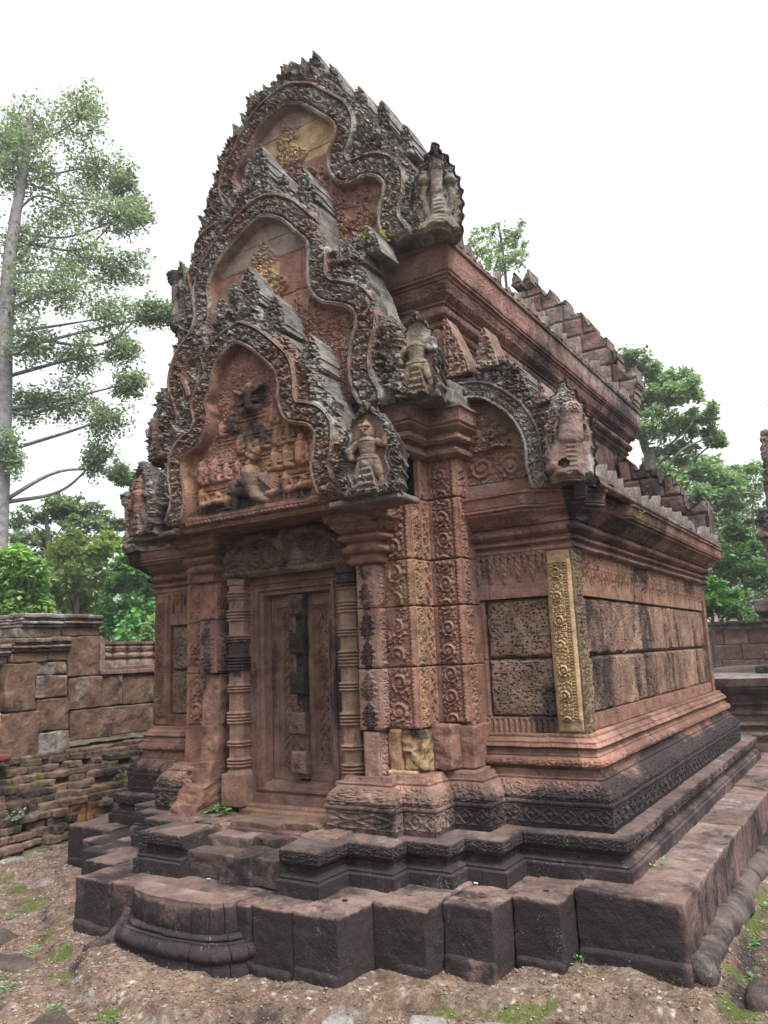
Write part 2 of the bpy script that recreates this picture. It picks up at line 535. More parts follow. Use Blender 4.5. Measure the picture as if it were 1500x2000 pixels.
def poly_dist(X, Z, pts):
    """distance to a polyline, arc length of the foot, index"""
    pts = np.array(pts, float)
    best = np.full(X.shape, 1e9); ss = np.zeros(X.shape)
    s0 = 0
    for a, b in zip(pts[:-1], pts[1:]):
        e = b-a; L = math.hypot(*e)+1e-12
        t = np.clip(((X-a[0])*e[0]+(Z-a[1])*e[1])/(L*L), 0, 1)
        dd = np.hypot(X-a[0]-t*e[0], Z-a[1]-t*e[1])
        k = dd < best
        best = np.where(k, dd, best); ss = np.where(k, s0+t*L, ss)
        s0 += L
    return best, ss

def in_poly(X, Z, pts):
    pts = np.array(pts, float)
    c = np.zeros(X.shape, bool)
    j = len(pts)-1
    for i in range(len(pts)):
        (xi, zi), (xj, zj) = pts[i], pts[j]
        if zi != zj:
            c ^= ((zi > Z) != (zj > Z)) & (X < (xj-xi)*(Z-zi)/(zj-zi)+xi)
        j = i
    return c

def smooth_path(pts, k=8):
    """Catmull-Rom through the points"""
    p = np.array(pts, float)
    q = np.concatenate([[2*p[0]-p[1]], p, [2*p[-1]-p[-2]]])
    out = []
    for i in range(len(p)-1):
        a, b, c, d = q[i:i+4]
        for t in np.linspace(0, 1, k, endpoint=False):
            out.append(.5*((2*b)+(-a+c)*t+(2*a-5*b+4*c-d)*t*t+(-a+3*b-3*c+d)*t**3))
    out.append(p[-1])
    return np.array(out)

def stone_tint(X, Z, rows, wmean, seed, pal=REDS):
    """albedo per ashlar block and the distance to the nearest joint"""
    rows = np.array(rows, float)
    r = np.clip(np.searchsorted(rows, Z)-1, 0, len(rows)-2)
    c = np.zeros(X.shape+(3,)); dj = np.full(X.shape, 9.0)
    pal = np.array(pal)
    for k in range(len(rows)-1):
        m = r == k
        if not m.any(): continue
        rs = np.random.default_rng(seed*31+k)
        xs = [X.min()-rs.uniform(0, wmean)]
        while xs[-1] < X.max()+.01: xs.append(xs[-1]+wmean*rs.uniform(.6, 1.4))
        xs = np.array(xs)
        ci = rs.integers(0, len(pal), len(xs)+1)
        i = np.searchsorted(xs, X[m])
        c[m] = pal[ci[i]]
        dx = np.minimum(np.abs(X[m]-xs[np.clip(i-1, 0, len(xs)-1)]), np.abs(X[m]-xs[np.clip(i, 0, len(xs)-1)]))
        dz = np.minimum(np.abs(Z[m]-rows[k]), np.abs(Z[m]-rows[k+1]))
        dj[m] = np.minimum(dx, dz)
    return c, dj

def patch(c, X, Z, x0, x1, z0, z1, colr, soft=.02, amt=1.0, seed=0):
    j = .03*(fbm(X*9, Z*9, 0, seed, 3)-.5)
    a = sstep(x0-soft, x0+soft, X+j)*(1-sstep(x1-soft, x1+soft, X+j))*sstep(z0-soft, z0+soft, Z+j)*(1-sstep(z1-soft, z1+soft, Z+j))*amt
    return c*(1-a[..., None])+np.array(colr)*a[..., None]

def cut_slab(mb, X, Z, h, fm, depth, place, c, w, sidec, sidew, back=0.0, taper=0.0):
    """front relief h over the grid cells fm, closed with side walls and a back; place() maps local (x, y, z)"""
    D = np.stack([X, -h-depth*.5, Z], -1)
    mb.grid(place(D), c, w, mask=fm)
    nu, nv = X.shape
    idx = np.arange(nu*nv).reshape(nu, nv); pad = np.pad(fm, 1); ed = []
    up = pad[1:-1, 1:-1] & ~pad[:-2, 1:-1]; ed.append(np.stack([idx[:-1, :-1][up], idx[:-1, 1:][up]], 1))
    dn = pad[1:-1, 1:-1] & ~pad[2:, 1:-1]; ed.append(np.stack([idx[1:, 1:][dn], idx[1:, :-1][dn]], 1))
    lf = pad[1:-1, 1:-1] & ~pad[1:-1, :-2]; ed.append(np.stack([idx[1:, :-1][lf], idx[:-1, :-1][lf]], 1))
    rt = pad[1:-1, 1:-1] & ~pad[1:-1, 2:]; ed.append(np.stack([idx[:-1, 1:][rt], idx[1:, 1:][rt]], 1))
    ed = np.concatenate(ed)
    cx, cz = X[:-1, :-1][fm].mean(), Z[:-1, :-1][fm].min()
    VV = [place(D).reshape(-1, 3)]
    lev = [0.0, .5, 1.0]
    for k in lev:
        B = D.copy(); B[..., 1] = -depth*.5+depth*k
        f = 1-taper*k
        B[..., 0] = cx+(X-cx)*f; B[..., 2] = cz+(Z-cz)*f
        B = B+.026*(np.stack([fbm(X*11+k*5, Z*11, 0, 3+q, 3) for q in range(3)], -1)-.5)
        VV.append(place(B).reshape(-1, 3))
    nb = nu*nv
    V = np.concatenate(VV)
    Q = [np.concatenate([ed+k*nb, ed[:, ::-1]+(k+1)*nb], 1) for k in range(len(VV)-1)]
    mb.add(V, np.concatenate(Q), sidec, sidew)
    bq = np.stack([idx[:-1, :-1], idx[1:, :-1], idx[1:, 1:], idx[:-1, 1:]], -1)[fm]
    mb.add(VV[-1], bq[:, ::-1], sidec, sidew)
    return mb

def cells(ok): return ok[:-1, :-1] & ok[1:, :-1] & ok[1:, 1:] & ok[:-1, 1:]
# ================================================================== THE SHRINE
shrine = thing('stone_shrine', 'small carved red sandstone temple building with triple stacked gables and a sealed stone door', 'temple', (0, 2.3, 0))

def tone_col(base, var=.25):
    base = np.array(base)
    def f(P, S, T):
        a = (.8+.4*T)[..., None]
        hue = np.stack([1+.10*(T-.5), 1-.04*(T-.5), 1-.10*(T-.5)], -1)
        return base*a*hue
    return f

# ---- plinth of big dark blocks
def plinth_wx(P):
    top = sstep(.31, .335, P[..., 2])
    n = fbm(P[..., 0]*2.2, P[..., 1]*2.2, P[..., 2]*3, 41, 4); n2 = fbm(P[..., 0]*9, P[..., 1]*9, P[..., 2]*3, 42, 3)
    side = sstep(2.2, 2.24, P[..., 0])
    b = (.82+1.0*(n-.5)+.4*(n2-.5)-.34*side)*(1-top)+top*(.36+.9*(n-.5))
    g = .16+.9*np.clip(n2-.56, 0, 1)*(1-top)+.20*top+.4*(n-.5)*top
    return np.stack([b, g, np.where(P[..., 2] < .06, .25, .05)], -1)

def plinth_col(P, k=0):
    top = sstep(.30, .335, P[..., 2])
    n = fbm(P[..., 0]*3, P[..., 1]*3, P[..., 2]*2, 43+k, 4)
    tone = .85+.35*((k*7919) % 13)/13
    c = np.array((.21, .128, .118))*(1-top[..., None])+np.array((.27, .18, .155))*top[..., None]
    return c*(.35+1.3*n)[..., None]*tone

def plinth_block(x0, x1, y0, y1, z1=.335, seed=0, lip=True, nm='plinth_block', zb=-.08):
    mb = MB()
    q = np.random.default_rng(seed).uniform(-1, 1, 4)
    rough_box(mb, (x0+.0015, y0+.008*q[0], zb), (x1-.0015, y1, z1+.003*q[1]), .013, .010, .011, seed, colf=lambda P: plinth_col(P, seed), wxf=plinth_wx, fr=9)
    if lip:
        rough_box(mb, (x0+.010, y0-.020+.010*q[2], zb), (x1-.004, y0+.05, .095+.018*q[3]), .014, .020, .020, seed+50, colf=lambda P: plinth_col(P, seed), wxf=plinth_wx, fr=7)
    return mb.build(nm, M_STONE, shrine)

fronts = [(.40, .655, -.83), (.655, .925, -.835), (.925, 1.225, -.545), (1.225, 1.49, -.395), (1.49, 1.735, -.195), (1.735, 2.25, 0.0)]
for i, (a, b_, y) in enumerate(fronts):
    plinth_block(a, b_, y, .75, .335+.006*(i % 3)-.004, 100+i)
for i, (a, b_, y, z) in enumerate([(-.93, -.62, -.86, .325), (-1.2, -.93, -.60, .33), (-1.48, -1.2, -.42, .325), (-1.75, -1.48, -.22, .32), (-2.25, -1.75, .02, .335)]):
    plinth_block(a, b_, y, .75, z, 120+i)
plinth_block(-.62, .40, -.85, .5, .33, 131, lip=False)
y = .75
k = 0
rs = np.random.default_rng(3)
while y < 5.1:
    w = rs.uniform(.26, .46)
    plinth_block(1.6, 2.245+rs.uniform(-.008, .008), y if k else .75, y+w, .335+rs.uniform(-.006, .006), 140+k, lip=False)
    y += w; k += 1
# rounded footing stones along the right side
y = .03
k = 0
while y < 5.0:
    w = rs.uniform(.30, .5)
    mb = MB()
    r = rs.uniform(.066, .078)
    bx_, bz_ = 2.255+rs.uniform(-.014, .022), .045+rs.uniform(-.014, .012)
    pts = [(bx_+.006*math.sin(9*t+k), y+w*t, bz_+.006*math.cos(7*t+k)) for t in (0.0, .001, .02, .08, .3, .5, .7, .92, .98, .999, 1.0)]
    tube(mb, pts, np.array([.02, .78, .92, .98, 1.02, .98, 1.03, .97, .92, .78, .02])*r, 18, (.17, .13, .12), (.52, .12, .1))
    for q in mb.v:
        q += .045*(np.stack([fbm(q[:, 0]*11+5, q[:, 1]*11, q[:, 2]*11, 60+k+j, 4) for j in range(3)], 1)-.5)
    mb.build('footing_stone', M_STONE, shrine, True)
    y += w+.001; k += 1

mb = MB()
for hx, hy in ((1.05, -.40), (1.36, -.24), (1.62, -.06), (.80, -.60), (2.05, .50), (2.02, .16), (.10, -.64)):
    th = np.linspace(0, 2*np.pi, 9)[:-1]
    V = np.stack([hx+.017*np.cos(th)*(1+.2*np.sin(3*th)), hy+.012*np.sin(th), np.full(8, .3425)], 1)
    mb = MB(); mb.add(V, np.arange(8)[None], (.02, .018, .02), (1, 0, 0)); mb.build('dowel_hole_shade', M_STONE, shrine)  # flat dark disc: the shade inside the hole is put into its colour

# ---- moonstone step in front of the door
def moon(P):
    return plinth_col(P, 7)
mb = MB()
def moon_ring(a, b_, z0, z1, bul, seed):
    n = 170
    th = np.linspace(math.pi, 2*math.pi, n)
    prof = []
    for t in np.linspace(0, 1, 14):
        z = z0+(z1-z0)*t
        prof.append((bul*math.sin(math.pi*min(1, t*1.15))**.7, z))
    for t in np.linspace(0, 1, 6): prof.append((-t*.9*min(a, b_), z1+.004*t))
    pr = np.array(prof)
    R, T = np.meshgrid(pr[:, 0], th, indexing='ij')
    Z = np.broadcast_to(pr[:, 1][:, None], R.shape)
    gro = .010*np.exp(-((np.abs(((T/.36) % 1)-.5)-.5)/.03)**2)
    A = np.sign(np.cos(T))*np.abs(np.cos(T))**.72; Bv = -np.abs(np.sin(T))**.72
    P = np.stack([-.035+(a+R-gro)*A, -.80+(b_+R-gro)*Bv, Z], -1)
    nn_ = fbm(P[..., 0]*7, P[..., 1]*7, P[..., 2]*9, seed, 3)-.5
    P = P+nn_[..., None]*np.array((.022, .022, .006))
    mb.grid(P, plinth_col(P, seed), plinth_wx(P))
moon_ring(.44, .215, -.06, .105, .012, 3)
moon_ring(.425, .205, .085, .175, .03, 4)
moon_ring(.385, .175, .172, .205, .012, 5)
moon_ring(.365, .165, .195, .345, .012, 6)
mb.build('moonstone_step', M_STONE, shrine)

# ---- core that closes everything behind the carved skins
mb = MB()
for lo, hi in (((-1.9, .35, .0), (1.9, 5.0, .55)), ((-.9, -.3, .0), (.9, .6, .54)), ((-1.64, .5, .5), (1.64, 4.25, 2.35)), ((1.0, .39, 2.36), (1.74, .5, 2.9)), ((-1.74, .39, 2.36), (-1.0, .5, 2.9)), ((-.95, .45, 2.2), (.95, 4.6, 4.0)), ((-.95, .24, .5), (-.45, .6, 2.7)), ((.5, .24, .5), (.95, .6, 2.7)), ((-.7, .05, 2.3), (.7, .5, 2.9)), ((-.85, .1, 2.6), (.85, .6, 3.2))):
    rough_box(mb, lo, hi, .4, .01, 0, 1, col=PURP*.7)
mb.build('masonry_core', M_STONE, shrine)

# ---- lower moulded tier
T1 = [(.655, -.1), (.655, -.63), (.66, -.63), (.66, -.37), (.93, -.37), (.93, -.22), (1.18, -.22), (1.18, -.05), (1.40, -.05), (1.40, .2), (1.955, .2), (1.955, 4.85), (1.5, 4.85)]
T1 = [(.415, -.63), (.66, -.63), (.66, -.37), (.93, -.37), (.93, -.22), (1.18, -.22), (1.18, -.05), (1.40, -.05), (1.40, .2), (1.955, .2), (1.955, 4.85), (1.5, 4.85)]
T1P = [(.02, .32), (.022, .40), (.006, .408), (.008, .418), (-.008, .423), (-.034, .432), (-.036, .446), (-.026, .449), (-.026, .457), (-.036, .460), (-.034, .468), (-.014, .474), (-.012, .482), (.0, .487), (.002, .543), (-.012, .549), (-.22, .566)]
def t1_wx(P, S, T):
    n = fbm(P[..., 0]*1.6, P[..., 1]*1.6, P[..., 2]*2, 77, 4)
    top = sstep(.538, .552, P[..., 2])
    side = sstep(1.9, 1.95, P[..., 0])
    return np.stack([(.66+.5*(n-.5))*(1-top)+top*.34-.12*side*sstep(1.2, 3, P[..., 1]), .22+.4*(n-.45)+.12*top, .1+0*n], -1)
for mir in (False, True):
    mb = MB()
    pth = [(.29 if mir else .415, -.63)]+T1[1:]
    sweep(mb, pth, T1P, .011, .007, [(.489, .541, lambda s, v: lozenges(s, v, .052), .009), (.432, .446, lambda s, v: (np.sin(s/.011) > .1)*1.0, .005)],
          tone_col((.185, .125, .115)), t1_wx, mir, .42, 5+mir, (True, True), .45, .004)
    mb.build('lower_moulding', M_STONE, shrine)

# broken stair slabs and paving before the door
mb = MB()
bl = [((-.30, -.585, .33), (-.02, -.32, .470)), ((-.02, -.62, .33), (.20, -.30, .478)), ((.20, -.60, .33), (.42, -.28, .474)), ((-.29, -.56, .33), (-.16, -.4, .44)),
      ((-.30, -.44, .40), (.03, -.10, .520)), ((.03, -.40, .40), (.26, -.1, .524)), ((.24, -.34, .40), (.42, -.05, .53)),
      ((-.62, -.36, .40), (-.25, .1, .562)), ((-.25, -.29, .40), (.10, .1, .570)), ((.10, -.25, .40), (.38, .1, .574)), ((.36, -.40, .4), (.60, .1, .570))]
for i, (lo, hi) in enumerate(bl):
    c = np.array((.205, .14, .122))*(.8+.1*(i % 5)) if i < 7 else np.array((.27, .165, .115))*(.85+.08*(i % 4))
    rough_box(mb, lo, hi, .012, .008, .020, 300+i, col=c, wxf=lambda P: np.stack([.50-.2*sstep(-.35, 0, P[..., 1]), .28+0*P[..., 0], .06+0*P[..., 0]], -1), fr=8)
mb.build('door_step', M_STONE, shrine)

# ---- upper moulded base
WALL = [(.57, .05), (.57, -.09), (.73, -.09), (.73, -.01), (.925, -.01), (.925, .21), (1.135, .21), (1.135, .42), (1.73, .42), (1.73, 4.31), (1.3, 4.31)]
BP = [(.14, .545), (.148, .58), (.148, .672), (.156, .678), (.157, .694), (.150, .700), (.146, .706), (.149, .722), (.140, .745), (.124, .768), (.100, .790), (.092, .797), (.094, .808), (.080, .814), (.070, .83), (.064, .845)]
BP2 = [(.064, .845), (.068, .850), (.080, .858), (.094, .872), (.097, .886), (.090, .900), (.076, .910), (.066, .914), (.066, .926), (.058, .932), (.052, .950), (.064, .956), (.074, .966), (.064, .978), (.060, .982), (.060, .992), (.046, .998), (.030, 1.012), (.030, 1.03), (.0, 1.034)]
def base_wx(P, S, T):
    n = fbm(P[..., 0]*1.5, P[..., 1]*1.5, P[..., 2]*2.5, 88, 4)
    z = P[..., 2]
    x = np.abs(P[..., 0])
    side = sstep(1.75, 1.85, x)
    low = 1-sstep(.66, .86, z)
    blk = low*(.34+.34*sstep(.9, 1.7, x))+.16+side*.36*(1-sstep(.8, .92, z))+.6*(n-.5)
    ledge = sstep(.79, .815, z)*(1-sstep(.845, .86, z))*.18
    return np.stack([blk+ledge, .22+.3*(n-.5)+.25*side*low, .03+.1*side+0*n], -1)
def base_col(P, S, T):
    z = P[..., 2]
    a = (.66+.6*T)[..., None]*(.62+.76*fbm(P[..., 0]*5, P[..., 1]*5, P[..., 2]*8, 89, 3))[..., None]
    lo = np.array((.225, .145, .122)); hi = np.array((.325, .165, .120))
    k = sstep(.66, .9, z)[..., None]
    return (lo*(1-k)+hi*k)*a
orn_b = [(.582, .670, lambda s, v: lozenges(s, v, .088), .010), (.706, .790, lambda s, v: np.maximum(.5*petals(s, v, .060), foliage(s, v*.084, .032, 3)), .016), (.678, .694, lambda s, v: beads(s, v, .012), .003)]
orn_b2 = [(.862, .908, lambda s, v: foliage(s, v*.046, .024, 4), .010), (.956, .978, lambda s, v: beads(s, v, .022), .006), (.914, .926, lambda s, v: beads(s, v, .010), .003), (1.012, 1.03, lambda s, v: beads(s, v, .012), .003)]
for mir in (False, True):
    mb = MB()
    sweep(mb, WALL if not mir else WALL[3:], BP, .009, .006, orn_b, base_col, base_wx, mir, .30, 21+mir, (True, False), .12, .004)
    w2 = [(1.0, .40), (1.135, .40), (1.135, .42), (1.73, .42), (1.73, 4.31), (1.3, 4.31)]
    w2 = [(1.10, .42)]+WALL[8:]
    sweep(mb, w2, BP2, .009, .006, orn_b2, base_col, base_wx, mir, .42, 23+mir, (True, False), .05, .003)
    mb.build('base_moulding', M_STONE, shrine)
# worn ledge and broken foot of the stepped pilasters
for mir in (1, -1):
    mb = MB()
    for i, (lo, hi, c) in enumerate([((.60, -.14, .80), (.80, .1, .835), RED*.95), ((.73, -.07, .80), (.99, .2, .845), RED*.85), ((.925, .14, .80), (1.18, .45, .85), RED*.85)]):
        l2, h2 = (lo, hi) if mir == 1 else ((-hi[0], lo[1], lo[2]), (-lo[0], hi[1], hi[2]))
        rough_box(mb, l2, h2, .015, .014, .008, 400+i, col=c, wx=(.2, .25, .03))
    mb.build('worn_ledge', M_STONE, shrine)

# ---- pillars beside the door
def motif(U, V, W, seed):
    """upright leafy motifs, one above the other"""
    lam = .165
    k = np.floor(V/lam); y = V/lam-k
    x = np.abs(U-W*.47)/(W*.40)
    half = np.clip(np.sin(np.pi*np.clip(y*.92+.08, 0, 1)), 0, 1)**.7*(1-.35*y)*(1+.22*np.cos(y*32))
    m = sstep(0, .16, half-x)
    stem = np.exp(-(x/.07)**2)*.8
    return np.clip(m*(.12+.88*foliage(np.abs(U-W*.47), V, .022, seed))+stem*m, 0, 1)

def carved_shaft(name, x0, x1, y0, y1, z0, z1, seed, front='motif', dark=.45, col=PINK, mir=1, erode=0):
    mb = MB()
    W, H = x1-x0, z1-z0
    D = y1-y0
    fw_ = {'motif': lambda U, V: .015*motif(U, V, W, seed), 'scroll': lambda U, V: .014*rinceau(U, V, W, W*.95, seed), 'plain': lambda U, V: .004*fbm(U*30, V*30, 0, seed, 3)}[front]
    def hf(U, V):
        e = np.minimum(np.minimum(U, W-U), np.minimum(V, H-V))
        return fw_(U, V)*sstep(.006, .02, e)-.006*(1-sstep(0, .012, e))+.004*(fbm(U*20, V*20, 0, seed+2, 3)-.5)
    def wxf(U, V):
        m = sstep(.0, .004, fw_(U, V))
        n = fbm(U*8, V*8, 0, seed+4, 3)
        return np.stack([dark*m*(.6+n)+.12, .22+.25*m+0*m, 0*m], -1)
    o = (x0 if mir == 1 else -x1, y0, z0)
    panel(mb, o, (1, 0, 0), (0, -1, 0), W, H, hf, .006, col, depth=D, wxf=wxf)
    # right hand side of the shaft: a narrow scroll strip
    xs = x1 if mir == 1 else -x0
    def hs(U, V):
        e = np.minimum(np.minimum(U, D-U), np.minimum(V, H-V))
        return .015*foliage(U, V, .034, seed+7)*sstep(.006, .016, e)
    panel(mb, (xs, y0+.004, z0+.002), (0, 1, 0), (1, 0, 0), D, H-.004, hs, .006, col*.95, (.3, .25, 0), depth=.02)
    rough_box(mb, (min(o[0], o[0]+W)+.004, y0+.004, z0+.002), (max(o[0], o[0]+W)-.004, y1, z1-.002), .05, .006, .001, seed, col=col*.8)
    return mb.build(name, M_STONE, shrine)

pil = [(.585, .700, .82, 1.075, 'plain', .05, PINK*.98), (.570, .728, 1.085, 1.425, 'motif', .50, PINK*.97), (.572, .722, 1.432, 1.775, 'motif', .70, PINK*.9), (.578, .715, 1.78, 2.035, 'motif', .45, PINK*.98)]
for i, (a, b_, z0, z1, fr, dk, c) in enumerate(pil):
    carved_shaft('pillar_block', a, b_, -.085-.006*(i % 2), .04, z0, z1, 500+i*3, fr, dk, c)
# left pillar: damaged, its front broken away towards the foot
for i, (a, b_, z0, z1, fr, dk, c) in enumerate([(.575, .735, 1.43, 1.78, 'motif', .3, PURP*1.15), (.570, .74, 1.785, 2.04, 'plain', .15, RED*.95)]):
    carved_shaft('pillar_block', a, b_, -.085, .05, z0, z1, 520+i*3, fr, dk, c, mir=-1)
mb = MB()
def slope_box(lo, hi, seed, c, sh):
    m2 = MB()
    rough_box(m2, lo, hi, .010, .010, .020, seed, colf=lambda P: np.array(c)*(.55+.9*fbm(P[..., 0]*7, P[..., 1]*7, P[..., 2]*7, seed, 4))[..., None], wxf=lambda P: np.stack([.2+.8*(fbm(P[..., 0]*5, P[..., 1]*5, P[..., 2]*5, seed+1, 4)-.5), .2+.5*(fbm(P[..., 0]*6, P[..., 1]*6, P[..., 2]*6, seed+2, 4)-.5), 0*P[..., 0]], -1), fr=11)
    for V in m2.v:
        t = 1-(V[:, 2]-lo[2])/(hi[2]-lo[2])
        V[:, 1] -= sh(t)*np.clip((hi[1]-V[:, 1])/(hi[1]-lo[1]), 0, 1)
        V[:, 0] -= .5*sh(t)*np.clip((hi[0]-V[:, 0])/(hi[0]-lo[0]), 0, 1)
    mb.v += m2.v; mb.c += m2.c; mb.w += m2.w; mb.f += [f+mb.n for f in m2.f]; mb.n += m2.n
slope_box((-.735, -.07, 1.09), (-.58, .05, 1.425), 541, PINK*.80, lambda t: -.03+.03*t)
slope_box((-.715, -.06, .54), (-.575, .06, 1.10), 542, RED*.82, lambda t: .012+.13*np.clip(t-.12, 0, 1)**1.2+.025*(t > .42)+.04*(t > .66)+.02*(t > .85))
slope_box((-.84, -.05, .54), (-.70, .06, .84), 544, RED*.72, lambda t: .015+.10*t+.03*(t > .5))
mb.build('broken_pillar_foot', M_STONE, shrine)

# ---- stepped pilasters, carved with scrolls
def strip_panel(name, o, ud, nd, W, zs, hfs, tints, seed, res=.006, border=None, wx=(.12, .16, 0), depth=.03):
    mb = MB()
    for i in range(len(zs)-1):
        z0, z1 = zs[i], zs[i+1]
        H = z1-z0-.004
        def hf(U, V, z0=z0, i=i):
            Vg = V+z0
            e = np.minimum(V, H-V)
            h = hfs(U, Vg, i)
            return h*sstep(0, .01, e)-.005*(1-sstep(0, .006, e))+.003*(fbm(U*25, Vg*25, 0, seed, 3)-.5)
        def wxf(U, V, z0=z0):
            n = fbm(U*6, (V+z0)*4, 0, seed+i, 4)
            return np.stack([wx[0]+.45*(n-.45), wx[1]+.3*(n-.5), 0*n], -1)
        panel(mb, (o[0], o[1], z0+.002), ud, nd, W, H, hf, res, np.array(tints[i % len(tints)]), depth=depth, wxf=wxf)
    return mb.build(name, M_STONE, shrine)

ZS = [1.085, 1.43, 1.775, 2.05, 2.42, 2.72]
def pil_front(W, seed, b0=.0, b1=.045, missing=()):
    def f(U, V, i):
        inner = (U > b0) & (U < W-b1)
        sc = .024*rinceau(np.clip(U-b0, 0, W), V, W-b0-b1, (W-b0-b1)*1.05, seed)
        ed = sstep(0, .008, np.minimum(U-b0, W-b1-U))
        x = (U-(W-b1))/b1
        bd = .006+.006*np.cos((x-.5)*2*np.pi*1.0)+.006*np.exp(-((x-.35)/.12)**2)*(np.sin(V/.0035) > 0)
        h = np.where(inner, sc*ed, np.where(U >= W-b1, bd, .006))
        if i in missing: h = h*sstep(.35, .55, fbm(U*12, V*9, 0, seed+9, 3))
        return h
    return f
def strip_front(W, kind, seed):
    def f(U, V, i):
        x = U/W
        if kind == 'loz':
            c = .011*lozenges(V, np.clip((x-.12)/.76, 0, 1), W*.76)
        elif kind == 'leaf':
            c = .018*foliage(U, V, W*.5, seed)
        rim = .008*(np.exp(-((x-.04)/.05)**2)+np.exp(-((x-.96)/.05)**2))
        return c*sstep(.06, .14, np.minimum(x, 1-x))+rim
    return f
for mir in (1, -1):
    sx = lambda x0, x1: x0 if mir == 1 else -x1
    nm = 'carved_pilaster'
    strip_panel(nm, (sx(.70, .925), -.012, 0), (1, 0, 0), (0, -1, 0), .225, ZS[:5], pil_front(.225, 610, .03, .045, (1, 2)), [RED*1.02, RED*.98, (.36, .195, .12), RED], 611)
    X = .925*mir
    for j, (ya, yb, kd, tint) in enumerate([(-.004, .10, 'leaf', [(.35, .185, .12), (.37, .21, .12), (.39, .23, .12), (.35, .19, .12)]), (.104, .206, 'loz', [RED*1.05, (.37, .19, .13)])]):
        strip_panel('pilaster_side_strip', (X, ya, 0), (0, 1, 0), (mir, 0, 0), yb-ya, ZS[:5] if j == 0 else ZS, strip_front(yb-ya, kd, 620+j), tint, 621+j)
    strip_panel(nm, (sx(.925, 1.135), .208, 0), (1, 0, 0), (0, -1, 0), .21, [1.10]+ZS[1:], pil_front(.21, 630, .035, .05), [RED*.98, RED*1.0, RED*1.02, RED, RED*.95], 631)
    strip_panel('pilaster_side_strip', (1.135*mir, .212, 0), (0, 1, 0), (mir, 0, 0), .205, [1.035]+ZS[1:], strip_front(.09, 'leaf', 640), [RED*.9, RED], 641)
# smooth yellow repair block and red stub under the pilasters
mb = MB()
def ywx(P):
    n = fbm(P[..., 0]*14, P[..., 1]*9, P[..., 2]*22, 3, 4)
    return np.stack([.12+.9*(n-.42)+.25*sstep(.80, .9, P[..., 0]), .18+.6*(n-.5), 0*n], -1)
def ycf(P):
    n = fbm(P[..., 0]*9, P[..., 1]*9, P[..., 2]*6, 13, 4)[..., None]
    return OCHRE*(.7+.5*n)*(1-sstep(.5, .62, n))+np.array((.40, .215, .12))*sstep(.5, .62, n)
rough_box(mb, (.708, -.02, .84), (.80, .1, 1.082), .009, .02, .024, 651, colf=ycf, wxf=ywx, fr=8)
rough_box(mb, (.80, -.005, .85), (.945, .15, 1.09), .009, .018, .034, 652, colf=ycf, wxf=ywx, fr=12)
rough_box(mb, (.71, -.045, .835), (.90, .08, .865), .01, .014, .008, 653, colf=ycf, wxf=ywx, fr=12)
mb.build('yellow_repair_block', M_STONE, shrine)
mb = MB()
rough_box(mb, (.93, .10, .85), (1.06, .35, 1.10), .010, .012, .018, 654, col=RED*.95, wx=(.25, .2, 0), fr=12)
mb.build('red_repair_block', M_STONE, shrine)
mb = MB()
rough_box(mb, (1.03, .20, .85), (1.15, .42, 1.09), .014, .012, .010, 655, col=RED*.95, wx=(.15, .15, 0))
mb.build('red_repair_block', M_STONE, shrine)
mb = MB()
rough_box(mb, (-.95, -.01, .84), (-.72, .3, 1.09), .02, .012, .01, 656, col=RED*.9, wx=(.2, .2, 0))
rough_box(mb, (-1.14, .21, .84), (-.9, .4, 1.09), .02, .012, .01, 657, col=RED*.9, wx=(.2, .2, 0))
mb.build('red_repair_block', M_STONE, shrine)

# ---- wings: laterite panel, dado, frieze of pendants, corner pilaster
def later_h(U, V, W, H, seed):
    e = np.minimum(np.minimum(U, W-U), np.minimum(V, H-V))
    e = e+.018*(fbm(U*14, V*14, 0, seed+3, 3)-.5)
    wu = U+.010*(fbm(U*30, V*30, 0, seed+6, 2)-.5)
    f1, f2, dx, dy, idn = worley(wu*.55, V, .0115, seed)
    pit = np.clip(1-f1/(.10+.40*idn**2), 0, 1)*(idn > .46)
    g1, g2, _, _, gid = worley(wu*.7+3, V, .033, seed+1)
    pit2 = np.clip(1-g1/(.06+.16*gid), 0, 1)*(gid > .62)
    return -.026*(1-sstep(-.002, .020, e))+.014*(fbm(U*9, V*9, 0, seed+5, 4)-.5)-.013*np.clip(pit*1.8, 0, 1)-.018*np.clip(pit2*1.6, 0, 1)+.005*(fbm(U*60, V*60, 0, seed+7, 3)-.5)
def later_block(mb, o, ud, nd, W, H, seed, col, wxf=None, res=.0038, wx=(.06, .12, 0)):
    def cf(U, V):
        n = fbm(U*7, V*7, 0, seed+8, 4)
        return np.array(col)*(.62+.76*n)[..., None]
    panel(mb, o, ud, nd, W, H, lambda U, V: later_h(U, V, W, H, seed), res, colf=cf, wx=wx, wxf=wxf, depth=.06)
LATC = np.array((.285, .185, .142))
